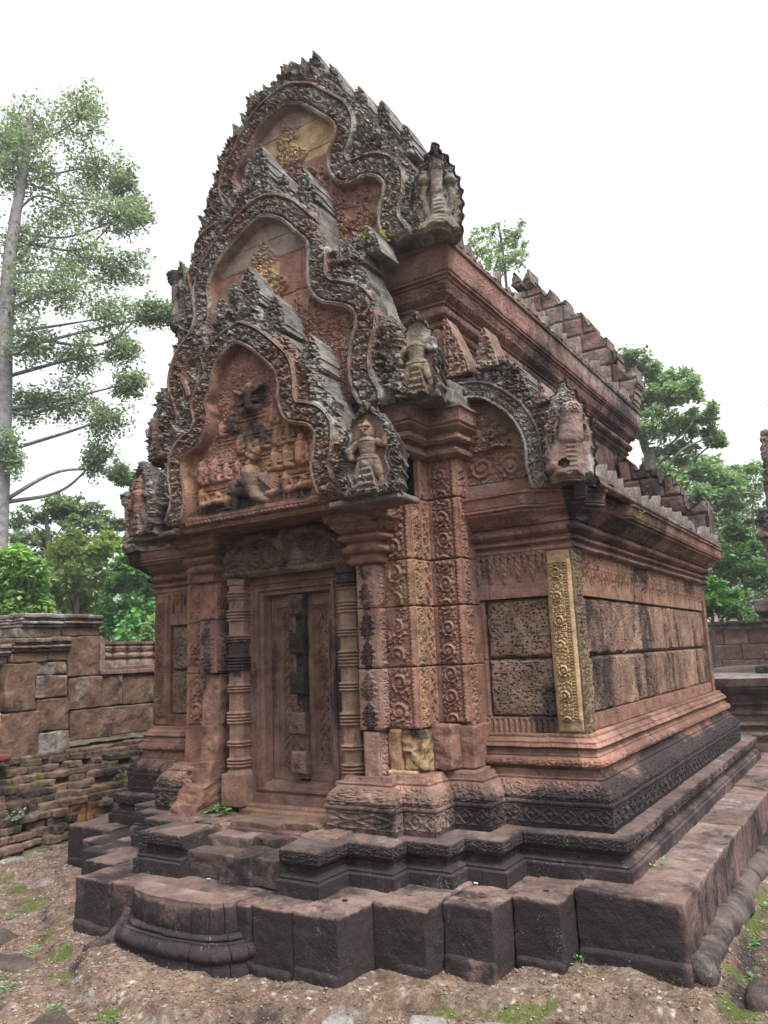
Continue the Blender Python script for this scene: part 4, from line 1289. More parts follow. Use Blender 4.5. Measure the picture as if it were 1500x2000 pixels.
def field1(X, Z):
    h = 0*X+.004
    # stepped mountain: tiers drawn as ledges
    for zt in (2.60, 2.755, 2.905, 3.03):
        half = .56-(zt-2.6)*.9
        m = (np.abs(X-.0) < half)
        h = np.maximum(h, m*.010*((np.abs(Z-zt) < .010) | (np.abs(Z-zt+.026) < .006)))
    tex = .010*foliage(X, Z, .045, 91)*(Z > 3.02)+.006*foliage(X, Z, .03, 92)*(Z < 3.02)
    h = h+tex
    F = figure
    R_ = caps
    # big seated figure on the summit
    h = F(h, X, Z, .0, 3.05, .20, 'sit'); h = R_(h, X, Z, (-.05, 3.16), (-.12, 3.20), .016, .012, .03); h = R_(h, X, Z, (.05, 3.16), (.12, 3.19), .016, .012, .03)
    h = F(h, X, Z, -.17, 2.94, .15, 'kneel', .1); h = F(h, X, Z, -.255, 2.93, .11, 'sit')
    h = F(h, X, Z, .19, 2.93, .14, 'kneel', -.1)
    for i, x in enumerate((-.10, -.01, .10, .21, .31)): h = F(h, X, Z, x, 2.785, .135, ('kneel', 'sit', 'sit', 'kneel', 'sit')[i])
    for i, x in enumerate((-.43, -.32, -.21, -.12, .20, .29, .40, .50)): h = F(h, X, Z, x, 2.635, (.17, .16, .12, .12, .15, .15, .2, .15)[i], ('kneel', 'kneel', 'sit', 'stand', 'sit', 'sit', 'kneel', 'sit')[i])
    # the giant below with raised arms and a cluster of heads
    gx, gz = .0, 2.44
    for p, q, a, b_ in (((-.13, .0), (-.115, .095), .022, .032), ((-.115, .095), (-.01, .10), .034, .04), ((.13, .015), (.04, .06), .026, .034), ((.04, .06), (.01, .11), .036, .04), ((.0, .10), (.0, .20), .046, .062)):
        h = R_(h, X, Z, (gx+p[0], gz+p[1]), (gx+q[0], gz+q[1]), a, b_, .012)
    for k in range(7):
        for sg in (-1, 1):
            a = -.5+.16*k
            e = (gx+sg*(.06+.15*math.cos(a)), gz+.10+.12*math.sin(a)+.02)
            h = R_(h, X, Z, (gx+sg*.055, gz+.185), e, .016, .011, .008)
    for k, (dx, dz) in enumerate(((0, .265), (.03, .30), (.055, .335), (.0, .32), (.03, .355), (.06, .38))): h = R_(h, X, Z, (gx+dx, gz+dz), (gx+dx+.01, gz+dz+.01), .034, .03, .015)
    for x, s, p in ((-.42, .17, 'stand'), (-.35, .16, 'beast'), (-.27, .17, 'beast'), (-.20, .13, 'sit'), (.19, .15, 'beast'), (.28, .17, 'stand'), (.35, .16, 'beast'), (.46, .18, 'beast'), (.53, .14, 'stand')):
        h = F(h, X, Z, x, 2.44, s, p)
    h = np.maximum(h, .03*((Z < 2.432) & (np.abs(X) < .60)))
    return h*1.35, None
def fcol1(X, Z, tint, h):
    c = 0*tint+np.array((.31, .15, .115))
    c = patch(c, X, Z, -.46, -.14, 2.62, 2.80, (.34, .165, .13), .01)
    c = patch(c, X, Z, -.13, .12, 2.62, 2.92, (.30, .165, .10), .012)
    c = patch(c, X, Z, .12, .36, 2.60, 2.95, (.35, .19, .10), .012)
    c = patch(c, X, Z, .36, .62, 2.55, 2.95, (.36, .17, .085), .012)
    c = patch(c, X, Z, -.46, -.10, 2.43, 2.62, (.34, .185, .10), .02)
    c = patch(c, X, Z, -.12, .16, 2.43, 2.63, (.24, .16, .14), .02)
    c = patch(c, X, Z, -.75, -.47, 2.60, 2.95, (.38, .22, .11), .02)
    c = patch(c, X, Z, .40, .6, 2.43, 2.62, (.36, .19, .10), .02)
    return c*1.25
def fwx1(X, Z, h):
    n = fbm(X*7, Z*7, 0, 201, 4)
    d = np.exp(-(((X-.02)/.13)**2+((Z-3.17)/.16)**2)*1.2)*.42
    d2 = np.exp(-(((X+.30)/.22)**2+((Z-2.45)/.05)**2))*.7+np.exp(-(((X+.08)/.07)**2+((Z-2.50)/.09)**2))*.6+np.exp(-(((X-.02)/.10)**2+((Z-2.90)/.07)**2))*.55+np.exp(-(((X-.26)/.07)**2+((Z-2.52)/.07)**2))*.55
    return np.stack([np.clip(d+d2+.20+1.0*(n-.5), 0, 1), .12+.4*(n-.5), 0*X], -1)
def bwx(gz, gr, k=1.0):
    def f(X, Z, h):
        n = fbm(X*4, Z*4, 0, 211, 4)
        return np.stack([.14+.55*(n-.5), np.clip(gz+gr*(Z-2.6)+1.1*(fbm(X*3+4, Z*3, 0, 212, 4)-.5), .1, .95)*k, .02+.1*(n > .62)], -1)
    return f
def fcol1b(X, Z, tint, h):
    c = flame_col(X, Z, tint, h)
    return patch(c, X, Z, -.75, -.55, 2.58, 2.93, (.40, .26, .13), .03)
pediment('front_gable', -.385, P1R, P1L, B1R, B1L, .074, 2.395, .30, .045, field1, fcol1, fwx1, frame_col, bwx(.36, .25), flame_col, bwx(.42, .25), .0058, 900, .03)

# ---------- gable two
P2R = [(-.08, 4.95), (-.03, 4.86), (.07, 4.74), (.15, 4.66), (.27, 4.58), (.36, 4.60), (.43, 4.45), (.46, 4.30), (.49, 4.17), (.533, 4.10), (.62, 4.05), (.70, 4.05), (.77, 3.90), (.84, 3.76), (.89, 3.60), (.94, 3.50), (1.0, 3.46), (1.06, 3.36), (1.06, 3.0), (1.0, 2.95)]
P2L = [(-.08, 4.95), (-.15, 4.93), (-.22, 4.83), (-.32, 4.80), (-.40, 4.68), (-.48, 4.60), (-.56, 4.47), (-.62, 4.37), (-.69, 4.22), (-.76, 4.10), (-.84, 3.98), (-.88, 3.84), (-.93, 3.70), (-.97, 3.55), (-1.03, 3.44), (-1.08, 3.3), (-1.06, 3.0), (-1.0, 2.95)]
B2R = [(.0, 4.55), (.10, 4.515), (.22, 4.435), (.335, 4.31), (.435, 4.19), (.455, 4.10), (.45, 3.98), (.452, 3.86), (.515, 3.77), (.615, 3.725), (.735, 3.66), (.80, 3.56), (.80, 3.45), (.765, 3.35), (.745, 3.23), (.755, 3.12), (.81, 3.0)]
B2L = [(.0, 4.55), (-.09, 4.54), (-.19, 4.50), (-.32, 4.43), (-.45, 4.34), (-.55, 4.22), (-.59, 4.09), (-.575, 3.92), (-.63, 3.78), (-.72, 3.70), (-.80, 3.62), (-.84, 3.48), (-.79, 3.36), (-.75, 3.23), (-.755, 3.12), (-.81, 3.0)]
def bush(X, Z, cx, z0, z1, w, seed, cell=.05):
    t = (Z-z0)/(z1-z0)
    half = w*np.clip(1-t, 0, 1)**.8*(1+.3*np.cos(t*24))+.01
    m = sstep(0, .02, half-np.abs(X-cx))*(t > 0)*(t < 1)
    return m*(.35+.65*foliage(X, Z, cell, seed))
def field2(X, Z):
    h = .003+.040*bush(X, Z, -.05, 3.5, 4.40, .30, 301)
    for x in (-.5, -.38, .24, .36, .50, .62): h = np.maximum(h, .038*bush(X, Z, x, 3.0, 4.12-abs(x)*.55, .085, 302+int(abs(x)*100), .04))
    h = np.maximum(h, .036*foliage(X, Z, .05, 303)*(Z < 3.72)*sstep(.3, .45, fbm(X*6, Z*6, 0, 5, 2)))
    _, dj = stone_tint(X, Z, [2.9, 3.28, 3.60, 3.88, 4.17, 4.32, 4.7], .42, 31)
    return h-.008*np.exp(-(dj/.005)**2), None
def fcol2(X, Z, tint, h):
    c, _ = stone_tint(X, Z, [2.9, 3.28, 3.60, 3.88, 4.17, 4.32, 4.7], .42, 31, [RED, PINK*.9, RED*1.05, (RED+PURP)/2])
    c = c*1.25
    c = patch(c, X, Z, -.45, .35, 4.18, 4.6, (.44, .335, .27), .01)
    c = patch(c, X, Z, -.26, .08, 3.80, 4.15, OCHRE*1.15, .006)
    c = patch(c, X, Z, .60, .70, 3.2, 3.52, TAN, .01)
    return c
def fwx2(X, Z, h):
    n = fbm(X*4, Z*4, 0, 221, 4)
    return np.stack([.12+.7*(n-.48)+.35*sstep(.4, .7, X)*(1-sstep(3.2, 3.5, Z)), .16+.9*(fbm(X*5, Z*5, 0, 222, 4)-.5), .02+0*X], -1)
pediment('middle_gable', -.185, P2R, P2L, B2R, B2L, .086, 2.95, .27, .035, field2, fcol2, fwx2, frame_col, bwx(.30, .14), flame_col, bwx(.40, .16), .007, 920, .032)

# ---------- gable three (top)
P3R = [(.08, 5.87), (.227, 5.775), (.317, 5.67), (.439, 5.51), (.56, 5.36), (.655, 5.23), (.765, 5.07), (.842, 4.955), (.932, 4.84), (1.0, 4.70), (1.06, 4.58), (1.07, 4.45), (1.07, 4.3), (1.10, 4.19), (1.06, 4.11)]
P3L = [(.08, 5.87), (.0, 5.86), (-.08, 5.80), (-.20, 5.76), (-.30, 5.74), (-.40, 5.70), (-.46, 5.58), (-.56, 5.52), (-.66, 5.42), (-.71, 5.30), (-.76, 5.20), (-.81, 5.10), (-.85, 4.97), (-.91, 4.82), (-.98, 4.62), (-1.05, 4.45), (-1.1, 4.3), (-1.1, 4.11)]
B3R = [(.02, 5.565), (.10, 5.535), (.215, 5.475), (.31, 5.385), (.40, 5.295), (.495, 5.19), (.535, 5.07), (.505, 4.965), (.462, 4.88), (.48, 4.785), (.54, 4.72), (.64, 4.71), (.74, 4.695), (.842, 4.63), (.90, 4.53), (.895, 4.43), (.86, 4.33), (.86, 4.22), (.91, 4.13)]
B3L = [(.02, 5.565), (-.08, 5.55), (-.21, 5.505), (-.34, 5.41), (-.43, 5.28), (-.53, 5.18), (-.57, 5.06), (-.53, 4.95), (-.50, 4.86), (-.54, 4.75), (-.64, 4.71), (-.76, 4.69), (-.86, 4.62), (-.91, 4.52), (-.89, 4.40), (-.86, 4.3), (-.87, 4.20), (-.92, 4.12)]
def field3(X, Z):
    h = .003+.042*bush(X, Z, -.02, 4.70, 5.42, .26, 311)
    for x in (-.34, .30, .42, .62, -.6): h = np.maximum(h, .040*bush(X, Z, x, 4.2, 5.12-abs(x)*.5, .11, 312+int(abs(x)*100), .045))
    _, dj = stone_tint(X, Z, [4.1, 4.5, 4.83, 5.07, 5.3, 5.7], .5, 33)
    return h-.008*np.exp(-(dj/.005)**2), None
def fcol3(X, Z, tint, h):
    c, _ = stone_tint(X, Z, [4.1, 4.5, 4.83, 5.07, 5.3, 5.7], .5, 33, [RED, PINK*.9, RED*.95, PURP*1.2])
    c = c*1.25
    c = patch(c, X, Z, -.45, .22, 5.24, 5.6, (.46, .32, .26), .008)
    c = patch(c, X, Z, -.30, .26, 5.04, 5.27, OCHRE*1.15, .006)
    c = patch(c, X, Z, .10, .46, 5.0, 5.36, OCHRE*1.15, .006)
    return c
def fwx3(X, Z, h):
    n = fbm(X*4, Z*4, 0, 231, 4)
    return np.stack([.12+.7*(n-.48), .17+.9*(fbm(X*5, Z*5, 0, 232, 4)-.5), .02+0*X], -1)
def fl3(X, Z, tint, h):
    c = flame_col(X, Z, tint, h)
    return patch(patch(c, X, Z, .40, .78, 5.06, 5.40, (.36, .28, .16), .05, .9, 3), X, Z, .88, 1.2, 4.2, 4.42, (.36, .28, .15), .05, .8, 4)
def fr3(X, Z, tint, h):
    return patch(frame_col(X, Z, tint, h), X, Z, .78, .98, 4.12, 4.55, OCHRE*.85, .02)
pediment('top_gable', .055, P3R, P3L, B3R, B3L, .088, 4.11, .42, .035, field3, fcol3, fwx3, fr3, bwx(.44, .04), fl3, bwx(.56, .03), .0075, 940, .030)

# big blunt end stones standing on the stepped edges
def finial(x, z0, y0, y1, w, hgt, seed, lean=0.0):
    """an upright leaf-shaped stone, carved in front, smooth and grey behind"""
    res = .0065
    hgt = hgt+.05
    xs = np.arange(-w*1.15, w*1.16, res); zs = np.arange(-.05, hgt+.01, res)
    X, Z = np.meshgrid(xs, zs, indexing='ij')
    t = np.clip((Z+.05)/(hgt+.05), 0, 1)
    wd = w*1.05*np.clip(1-t**2.1, 0, 1)**.75*(1+.07*np.sin(t*25+seed))+.002
    c0 = lean*t
    ok = np.abs(X-c0) < wd
    q = (X-c0)/np.maximum(wd, .004)
    h = .018*np.sqrt(np.clip(1-q*q, 0, 1))+.040*foliage(X+seed, Z, .05, 960+seed)-.012
    n = fbm(X*8, Z*8, seed, 4, 3)
    wx = np.stack([.25+.6*(n-.5), .60+.5*(n-.5), .05+0*n], -1)
    D = y1-y0
    mb = cut_slab(MB(), X, Z, h, cells(ok), D, lambda P: np.stack([x+P[..., 0], (y0+y1)/2+P[..., 1], z0+P[..., 2]], -1), np.array((.22, .19, .175)), wx, np.array((.27, .25, .235)), (.14, .72, .07), taper=.12)
    return mb.build('gable_finial', M_STONE, shrine)
for a in ((.27, 5.58, .10, .40, .085, .23, 1, -.03), (.40, 5.42, .12, .44, .08, .22, 2, -.02), (.02, 3.80, -.36, -.16, .085, .19, 3, -.02), (.235, 3.56, -.36, -.12, .07, .16, 4, -.01), (.50, 3.22, -.36, -.1, .075, .16, 5, 0), (-.24, 3.70, -.36, -.14, .07, .14, 6, 0), (-.42, 3.55, -.36, -.14, .07, .15, 7, 0),
          (.34, 4.50, -.16, .06, .08, .17, 8, -.01), (-.06, 4.85, -.16, .05, .08, .17, 9, 0), (.14, 4.58, -.16, .05, .07, .15, 10, 0), (.84, 4.0, -.14, .08, .05, .10, 11, -.04), (.72, 3.95, -.15, .07, .06, .13, 15, -.02), (.80, 5.0, .1, .4, .06, .14, 12, 0), (.97, 4.74, .1, .36, .06, .14, 13, 0), (.62, 5.18, .1, .4, .07, .16, 14, 0)):
    finial(a[0], a[1], a[2], a[3], a[4], a[5], a[6], a[7])

# moulded sill under the front gable
mb = MB()
sweep(mb, [(-.62, -.05), (-.62, -.355), (.66, -.355), (.66, -.05)], [(-.18, 2.335), (-.03, 2.34), (-.012, 2.346), (.0, 2.356), (-.004, 2.370), (.016, 2.376), (.024, 2.386), (.022, 2.40), (.03, 2.404), (.03, 2.418), (.004, 2.424)], .007, .006,
      [(2.376, 2.402, lambda s, v: (np.sin(s/.0052) > -.1)*1.0*sstep(0, .2, v)*(1-sstep(.8, 1, v)), .010)], lambda P, S, T: np.array((.30, .16, .12))*(.85+.3*T)[..., None], lambda P, S, T: np.stack([.30+.4*(fbm(P[..., 0]*5, P[..., 2]*5, 0, 3, 3)-.5), .2+0*S, 0*S], -1), False, .6, 71)
rough_box(mb, (-.62, -.35, 2.337), (.66, .02, 2.42), .05, .01, .004, 5, col=RED*.8, wx=(.3, .1, 0))
mb.build('gable_sill', M_STONE, shrine)

# ---- guardian figures in leaf-shaped niches at the gable ends
def leaf_outline(w, h, n=30):
    t = np.linspace(0, 1, n)
    x = w*np.where(t < .35, .86+.14*np.sin(t/.35*np.pi/2), np.cos((t-.35)/.65*np.pi/2)**.80)
    return [(a, b_*h) for a, b_ in zip(x, t)]

def guardian(name, cx, y0, z0, w, h, depth, head=True, bodycol=(.37, .25, .20), rot=0.0, seed=0, grey=.5, res=.0042, lower=True):
    R = leaf_outline(w, h); L = [(-a, b_) for a, b_ in R]
    outl = np.array(L+R[::-1])
    xs = np.arange(-w-.03, w+.03, res); zs = np.arange(0, h+.02, res)
    X, Z = np.meshgrid(xs, zs, indexing='ij')
    inside = in_poly(X, Z, outl)
    do, so = poly_dist(X, Z, np.concatenate([outl, outl[:1]])); sd = np.where(inside, do, -do)
    wob = .020*np.abs(np.sin(so/.036*np.pi*.5+seed))*(Z > .02)
    S = h/.56
    dn = sd/S
    # lobed arch over the niche
    nx = np.abs(X)/S; nz_ = Z/S
    lob = .098+.010*np.cos(nz_*46)
    archw = np.where(nz_ < .36, lob, lob*np.sqrt(np.clip(1-((nz_-.36)/.115)**2, 0, 1)))
    da = archw-nx
    niche = (da > 0) & (nz_ > .03)
    fol = foliage(X, Z, .042*S, seed)
    bump = np.sqrt(np.clip(1-((dn-.028)/.034)**2, 0, 1))
    hh = np.where(niche, -.075*S, -.010*S+.034*S*bump*(.25+.75*fol)+.034*S*fol)
    rim = np.exp(-((da+.014)/.008)**2)+.8*np.exp(-((da+.034)/.006)**2)
    hh = np.where(niche, hh, np.maximum(hh, .030*S*rim))
    b = hh.copy()
    k_ = .90
    def lim(p, q, a, c, lift=.0):
        nonlocal b
        b = caps(b, X, Z, (p[0]*S*k_, .025*S+p[1]*S*k_), (q[0]*S*k_, .025*S+q[1]*S*k_), a*S*k_, c*S*k_, (lift-.012)*S)
    base = b.copy()
    # serpent coils curling out from the feet
    lim((-.06, .045), (-.15, .012), .030, .040); lim((-.15, .012), (-.20, .07), .040, .030, -.01); lim((-.20, .07), (-.175, .17), .026, .034, -.01)
    lim((.06, .045), (.14, .02), .030, .036); lim((.14, .02), (.175, .06), .034, .02, -.01)
    lim((-.040, .20), (-.078, .105), .038, .030, .02); lim((-.078, .105), (-.060, .055), .025, .019, .015); lim((-.06, .05), (-.09, .045), .017, .014, .02)
    lim((.040, .20), (.070, .11), .036, .028, .02); lim((.070, .11), (.085, .055), .024, .018, .015)
    lim((0, .185), (0, .205), .056, .052, .024); lim((0, .21), (0, .295), .044, .060, .03)
    lim((-.070, .305), (-.118, .262), .027, .026, .035); lim((-.118, .262), (-.100, .215), .023, .018, .055)
    lim((.070, .305), (.118, .285), .026, .022, .03); lim((.118, .285), (.120, .35), .021, .017, .035)
    lim((-.12, .315), (-.128, .375), .026, .018, -.01)
    if head:
        lim((0, .335), (0, .34), .026, .026, .03)
        lim((0, .365), (0, .385), .046, .047, .035); lim((0, .405), (0, .445), .040, .016, .03)
        lim((-.030, .406), (.030, .406), .010, .010, .072)
        lim((-.017, .386), (-.016, .386), .0075, .0075, .080); lim((.017, .386), (.016, .386), .0075, .0075, .080)
        lim((0, .366), (0, .382), .0085, .006, .084); lim((-.014, .352), (.014, .352), .006, .006, .076)
    body = b > base+1e-6
    zz = (Z-.025*S)/S
    belt = body & (np.abs(zz-.190) < .010) & (nx < .06)
    b = np.where(belt, b+.006*S, b)
    collar = body & (np.abs(zz-.288+.5*nx*nx*30*.02) < .009) & (nx < .05)
    b = np.where(collar, b+.005*S, b)
    if lower:   # long pleated sash hanging between the legs
        wd = np.where(zz > .17, .013, .013+.045*np.clip((.17-zz)/.17, 0, 1)**.8)*S
        sash = (np.abs(X) < wd) & (zz < .27) & (zz > -.01)
        b = np.where(sash, np.maximum(b, (.050+.008*np.cos(zz/.0065)+.016*foliage(X, Z, .026*S, 5)*(zz < .09))*S), b)
    er = fbm(X*26, Z*26, 0, seed+4, 4)-.5
    hh = b+.010*er-.012*np.clip(fbm(X*11, Z*11, 0, seed+9, 3)-.58, 0, 1)*4*S*.6
    hh = hh-.03*S*(1-sstep(0, .02*S, sd-wob))
    nn_ = fbm(X*9, Z*9, 0, seed+8, 4)
    c = np.where(body[..., None], np.array(bodycol)*(.72+.56*nn_)[..., None], np.array((.215, .175, .155)))
    wv = np.stack([np.where(body, .10, .26)+.55*(nn_-.5), np.where(body, .34, grey)+.9*(fbm(X*7, Z*7, 0, seed+7, 3)-.5), .02+0*X], -1)
    ca, sa = math.cos(rot), math.sin(rot)
    def place(D):
        return np.stack([cx+D[..., 0]*ca-D[..., 1]*sa, y0+D[..., 0]*sa+D[..., 1]*ca, z0+D[..., 2]], -1)
    mb = cut_slab(MB(), X, Z, hh, cells(sd > wob), depth, place, c, wv, np.array((.22, .19, .175)), (.25, grey, .03), taper=.10)
    return mb.build(name, M_STONE, shrine)

guardian('guardian_figure', .925, -.37, 2.345, .205, .555, .14, True, (.30, .205, .165), .15, 1, .5)
guardian('guardian_figure', -.925, -.34, 2.345, .205, .555, .14, True, (.33, .18, .135), -.25, 2, .4)
guardian('guardian_figure', 1.085, -.06, 2.94, .155, .57, .16, False, (.33, .265, .19), .2, 3, .4)
guardian('guardian_figure', -1.085, -.05, 2.94, .155, .57, .16, False, (.30, .22, .18), -.2, 4, .45)

# ---- corner serpents: hooded heads rearing at the cornice corners
def hood(name, cx, y0, z0, w, h, rot, seed, neckcol, grey, lean=0.0, broken=False, parent=None):
    res = .0055
    R = leaf_outline(w, h); L = [(-a, b_) for a, b_ in R]
    outl = np.array(L+R[::-1])
    xs = np.arange(-w-.03, w+.03, res); zs = np.arange(0, h+.02, res)
    X, Z = np.meshgrid(xs, zs, indexing='ij')
    inside = in_poly(X, Z, outl); do, so = poly_dist(X, Z, np.concatenate([outl, outl[:1]])); sd = np.where(inside, do, -do)
    wob = .020*np.abs(np.sin(so/.045*np.pi*.5+seed))*(Z > .02)
    S = h/.65
    hh = -.03+.050*foliage(X, Z, .055, seed)
    b = hh
    def lim(p, q, a, c, lift=.0):
        nonlocal b
        kk = 1.0 if broken else .78
        b = caps(b, X, Z, (p[0]*S*kk, p[1]*S), (q[0]*S*kk, q[1]*S), a*S*kk, c*S*kk, (lift-.008)*S)
    ref = b.copy()
    if broken:
        lim((-.02, .0), (.01, .26), .10, .075, .0); lim((.01, .26), (.03, .42), .075, .06, .02); lim((-.10, .10), (-.04, .22), .06, .05, 0); lim((.09, .06), (.07, .2), .05, .04, 0)
        b = b-.05*S*((np.hypot(X+.045*S, Z-.10*S) < .028*S))
    else:
        lim((-.02, .0), (.012, .12), .115, .075, .01); lim((.012, .12), (-.012, .27), .075, .046, .02); lim((-.012, .27), (.0, .42), .046, .050, .04); lim((0, .44), (0, .50), .062, .055, .05)
        lim((-.13, .0), (-.075, .10), .045, .038, .0); lim((-.075, .10), (-.12, .24), .034, .034, .0); lim((-.12, .24), (-.085, .36), .032, .030, .0); lim((.13, .0), (.075, .10), .045, .038, .0); lim((.075, .10), (.12, .24), .034, .034, .0); lim((.12, .24), (.085, .36), .032, .030, .0)
        lim((-.10, .36), (-.10, .39), .05, .04, .01); lim((.10, .36), (.10, .39), .05, .04, .01)
        lim((-.03, .50), (-.022, .505), .014, .012, .10); lim((.03, .50), (.022, .505), .014, .012, .10)
        lim((-.035, .455), (.035, .455), .011, .011, .092); lim((.0, .47), (.0, .49), .014, .010, .1)
    body = b > ref+1e-6
    zz = Z/S
    b = np.where(body & (np.abs(X) < .03*S) & (zz < .22), b+.003*np.cos(zz/.0045), b)
    hh = b+.014*(fbm(X*22, Z*22, 0, seed+4, 4)-.5)+.014*foliage(X, Z, .035, seed+12)*(Z/S > .40)
    hh = hh-.035*(1-sstep(0, .03, sd-wob))
    c = np.where(body[..., None], np.array(neckcol)*(.75+.5*fbm(X*7, Z*5, 0, seed+8, 3))[..., None], np.array((.20, .165, .155)))
    up_ = sstep(.40, .46, Z/S)
    wv = np.stack([np.where(body, .06+.55*up_*(not broken), .3)+.4*(fbm(X*9, Z*9, 0, seed+6, 3)-.5), np.where(body, grey*.62+.2*up_, grey)+.8*(fbm(X*7, Z*7, 0, seed+7, 3)-.5), 0*X], -1)
    ca, sa = math.cos(rot), math.sin(rot)
    def place(D):
        return np.stack([cx+D[..., 0]*ca-D[..., 1]*sa, y0+D[..., 0]*sa+D[..., 1]*ca, z0+D[..., 2]], -1)
    mb = cut_slab(MB(), X, Z, hh, cells(sd > wob), .15, place, c, wv, np.array((.21, .18, .165)), (.3, grey, .03), taper=.18)
    return mb.build(name, M_STONE, shrine)
hood('corner_serpent', 1.13, .175, 4.085, .175, .66, .55, 5, (.27, .22, .165), .62)
hood('corner_serpent', -1.135, .175, 4.085, .185, .60, -.5, 6, (.22, .19, .165), .75)
hood('corner_serpent', 1.80, .30, 2.40, .165, .625, .45, 7, (.30, .205, .185), .55, 0, True)
hood('corner_serpent', -1.80, .30, 2.40, .165, .60, -.5, 8, (.30, .22, .19), .5, 0, False)
# ---- capitals: stacked, flaring slabs that carry the gable ends
def capital(name, cx, hw, y0, y1, steps, mir, seed, col=RED):
    mb = MB()
    for i, (z0, z1, g) in enumerate(steps):
        x0, x1 = cx-hw-g, cx+hw+g*.6
        if mir < 0: x0, x1 = -x1, -x0
        rough_box(mb, (x0, y0-g*1.0, z0), (x1, y1, z1), .010, .010, .014, seed+i, col=np.array(col)*(.9+.12*((i*7) % 3)), wx=(.16, .2, 0), fr=9)
    return mb.build(name, M_STONE, shrine)
steps = [(2.04, 2.075, -.005), (2.078, 2.11, .02), (2.113, 2.135, .005), (2.138, 2.185, .03), (2.188, 2.205, .02), (2.208, 2.24, .05), (2.243, 2.345, .105)]
CAPP = [(.0, 2.035), (.012, 2.045), (.02, 2.065), (.004, 2.075), (.004, 2.09), (.03, 2.102), (.042, 2.122), (.024, 2.14), (.014, 2.146), (.014, 2.158), (.04, 2.168), (.056, 2.185), (.05, 2.205), (.03, 2.212), (.04, 2.22), (.075, 2.245), (.085, 2.262), (.085, 2.272), (.11, 2.282), (.125, 2.34), (.02, 2.346)]
for mir in (False, True):
    mb = MB()
    sweep(mb, [(.565, .03), (.565, -.12), (.745, -.12), (.745, .0)], CAPP, .008, .006, [(2.10, 2.14, lambda s, v: foliage(s, v*.04, .026, 4), .014), (2.168, 2.21, lambda s, v: beads(s, v, .04), .012), (2.222, 2.262, lambda s, v: foliage(s, v*.04, .03, 6), .014), (2.284, 2.338, lambda s, v: foliage(s, v*.06, .03, 8), .012)],
          lambda P, S, T: RED*(.7+.5*fbm(P[..., 0]*9, P[..., 1]*9, P[..., 2]*9, 3, 3))[..., None], lambda P, S, T: np.stack([.2+.5*(fbm(P[..., 0]*8, P[..., 1]*8, P[..., 2]*8, 5, 3)-.5), .22+.5*(fbm(P[..., 0]*7, P[..., 1]*7, P[..., 2]*7, 6, 3)-.5), 0*S], -1), mir, .9, 85, (True, True), .08, .008,
          mod=lambda S, Z, XY: -.05*sstep(.52, .68, fbm(XY[..., 0]*11, XY[..., 1]*11, Z*9, 17, 3))*sstep(2.15, 2.3, Z))
    mb.build('capital', M_STONE, shrine)
for s in (1, -1):
    mb = MB(); rough_box(mb, (min(s*.63, s*1.10), -.42, 2.325), (max(s*.63, s*1.10), -.18, 2.36), .016, .014, .012, 1031+s, col=GREYC*.9, wx=(.3, .5, .05)); mb.build('corbel_slab', M_STONE, shrine)
# capitals of the stepped pilasters carrying the middle gable
UC = [(.0, 2.655), (.02, 2.662), (.045, 2.68), (.05, 2.70), (.03, 2.715), (.018, 2.72), (.018, 2.735), (.05, 2.748), (.065, 2.765), (.06, 2.785), (.04, 2.80), (.06, 2.815), (.085, 2.835), (.085, 2.85), (.095, 2.856), (.10, 2.93), (.115, 2.937), (.115, 2.952), (.0, 2.96)]
for mir in (False, True):
    mb = MB()
    sweep(mb, [(.60, -.02), (.925, -.02), (.925, .19), (1.135, .19), (1.135, .45)], UC, .009, .006, [(2.748, 2.80, lambda s, v: foliage(s, v*.05, .03, 4), .010), (2.86, 2.93, lambda s, v: lozenges(s, v, .07)*.6, .006)], lambda P, S, T: np.array((.30, .17, .135))*(.85+.3*T)[..., None], lambda P, S, T: np.stack([.2+.5*(fbm(P[..., 0]*4, P[..., 1]*4, P[..., 2]*4, 3, 3)-.5), .28+.5*(fbm(P[..., 0]*5, P[..., 1]*5, P[..., 2]*3, 4, 3)-.5), .05+0*S], -1), mir, .4, 81+mir, (True, True), .1, .004)
    mb.build('pilaster_capital', M_STONE, shrine)
    mb = MB()
    s = -1 if mir else 1
    for i, (lo, hi) in enumerate([((.97, .0, 2.955), (1.20, .45, 3.05)), ((1.0, .12, 3.045), (1.17, .45, 3.13))]):
        l2, h2 = (lo, hi) if s == 1 else ((-hi[0], lo[1], lo[2]), (-lo[0], hi[1], hi[2]))
        rough_box(mb, l2, h2, .016, .016, .01, 1050+i, col=GREYC*.8, wx=(.35, .5, .1))
    rough_box(mb, (min(s*.9, s*1.02), .30, 2.95), (max(s*.9, s*1.02), .45, 3.56), .03, .01, .004, 1055, col=RED, wx=(.15, .15, 0))
    rough_box(mb, (min(s*1.0, s*1.11), .30, 3.10), (max(s*1.0, s*1.11), .44, 3.50), .03, .01, .004, 1056, col=RED*1.05, wx=(.1, .15, 0))
    mb.build('wall_block', M_STONE, shrine)

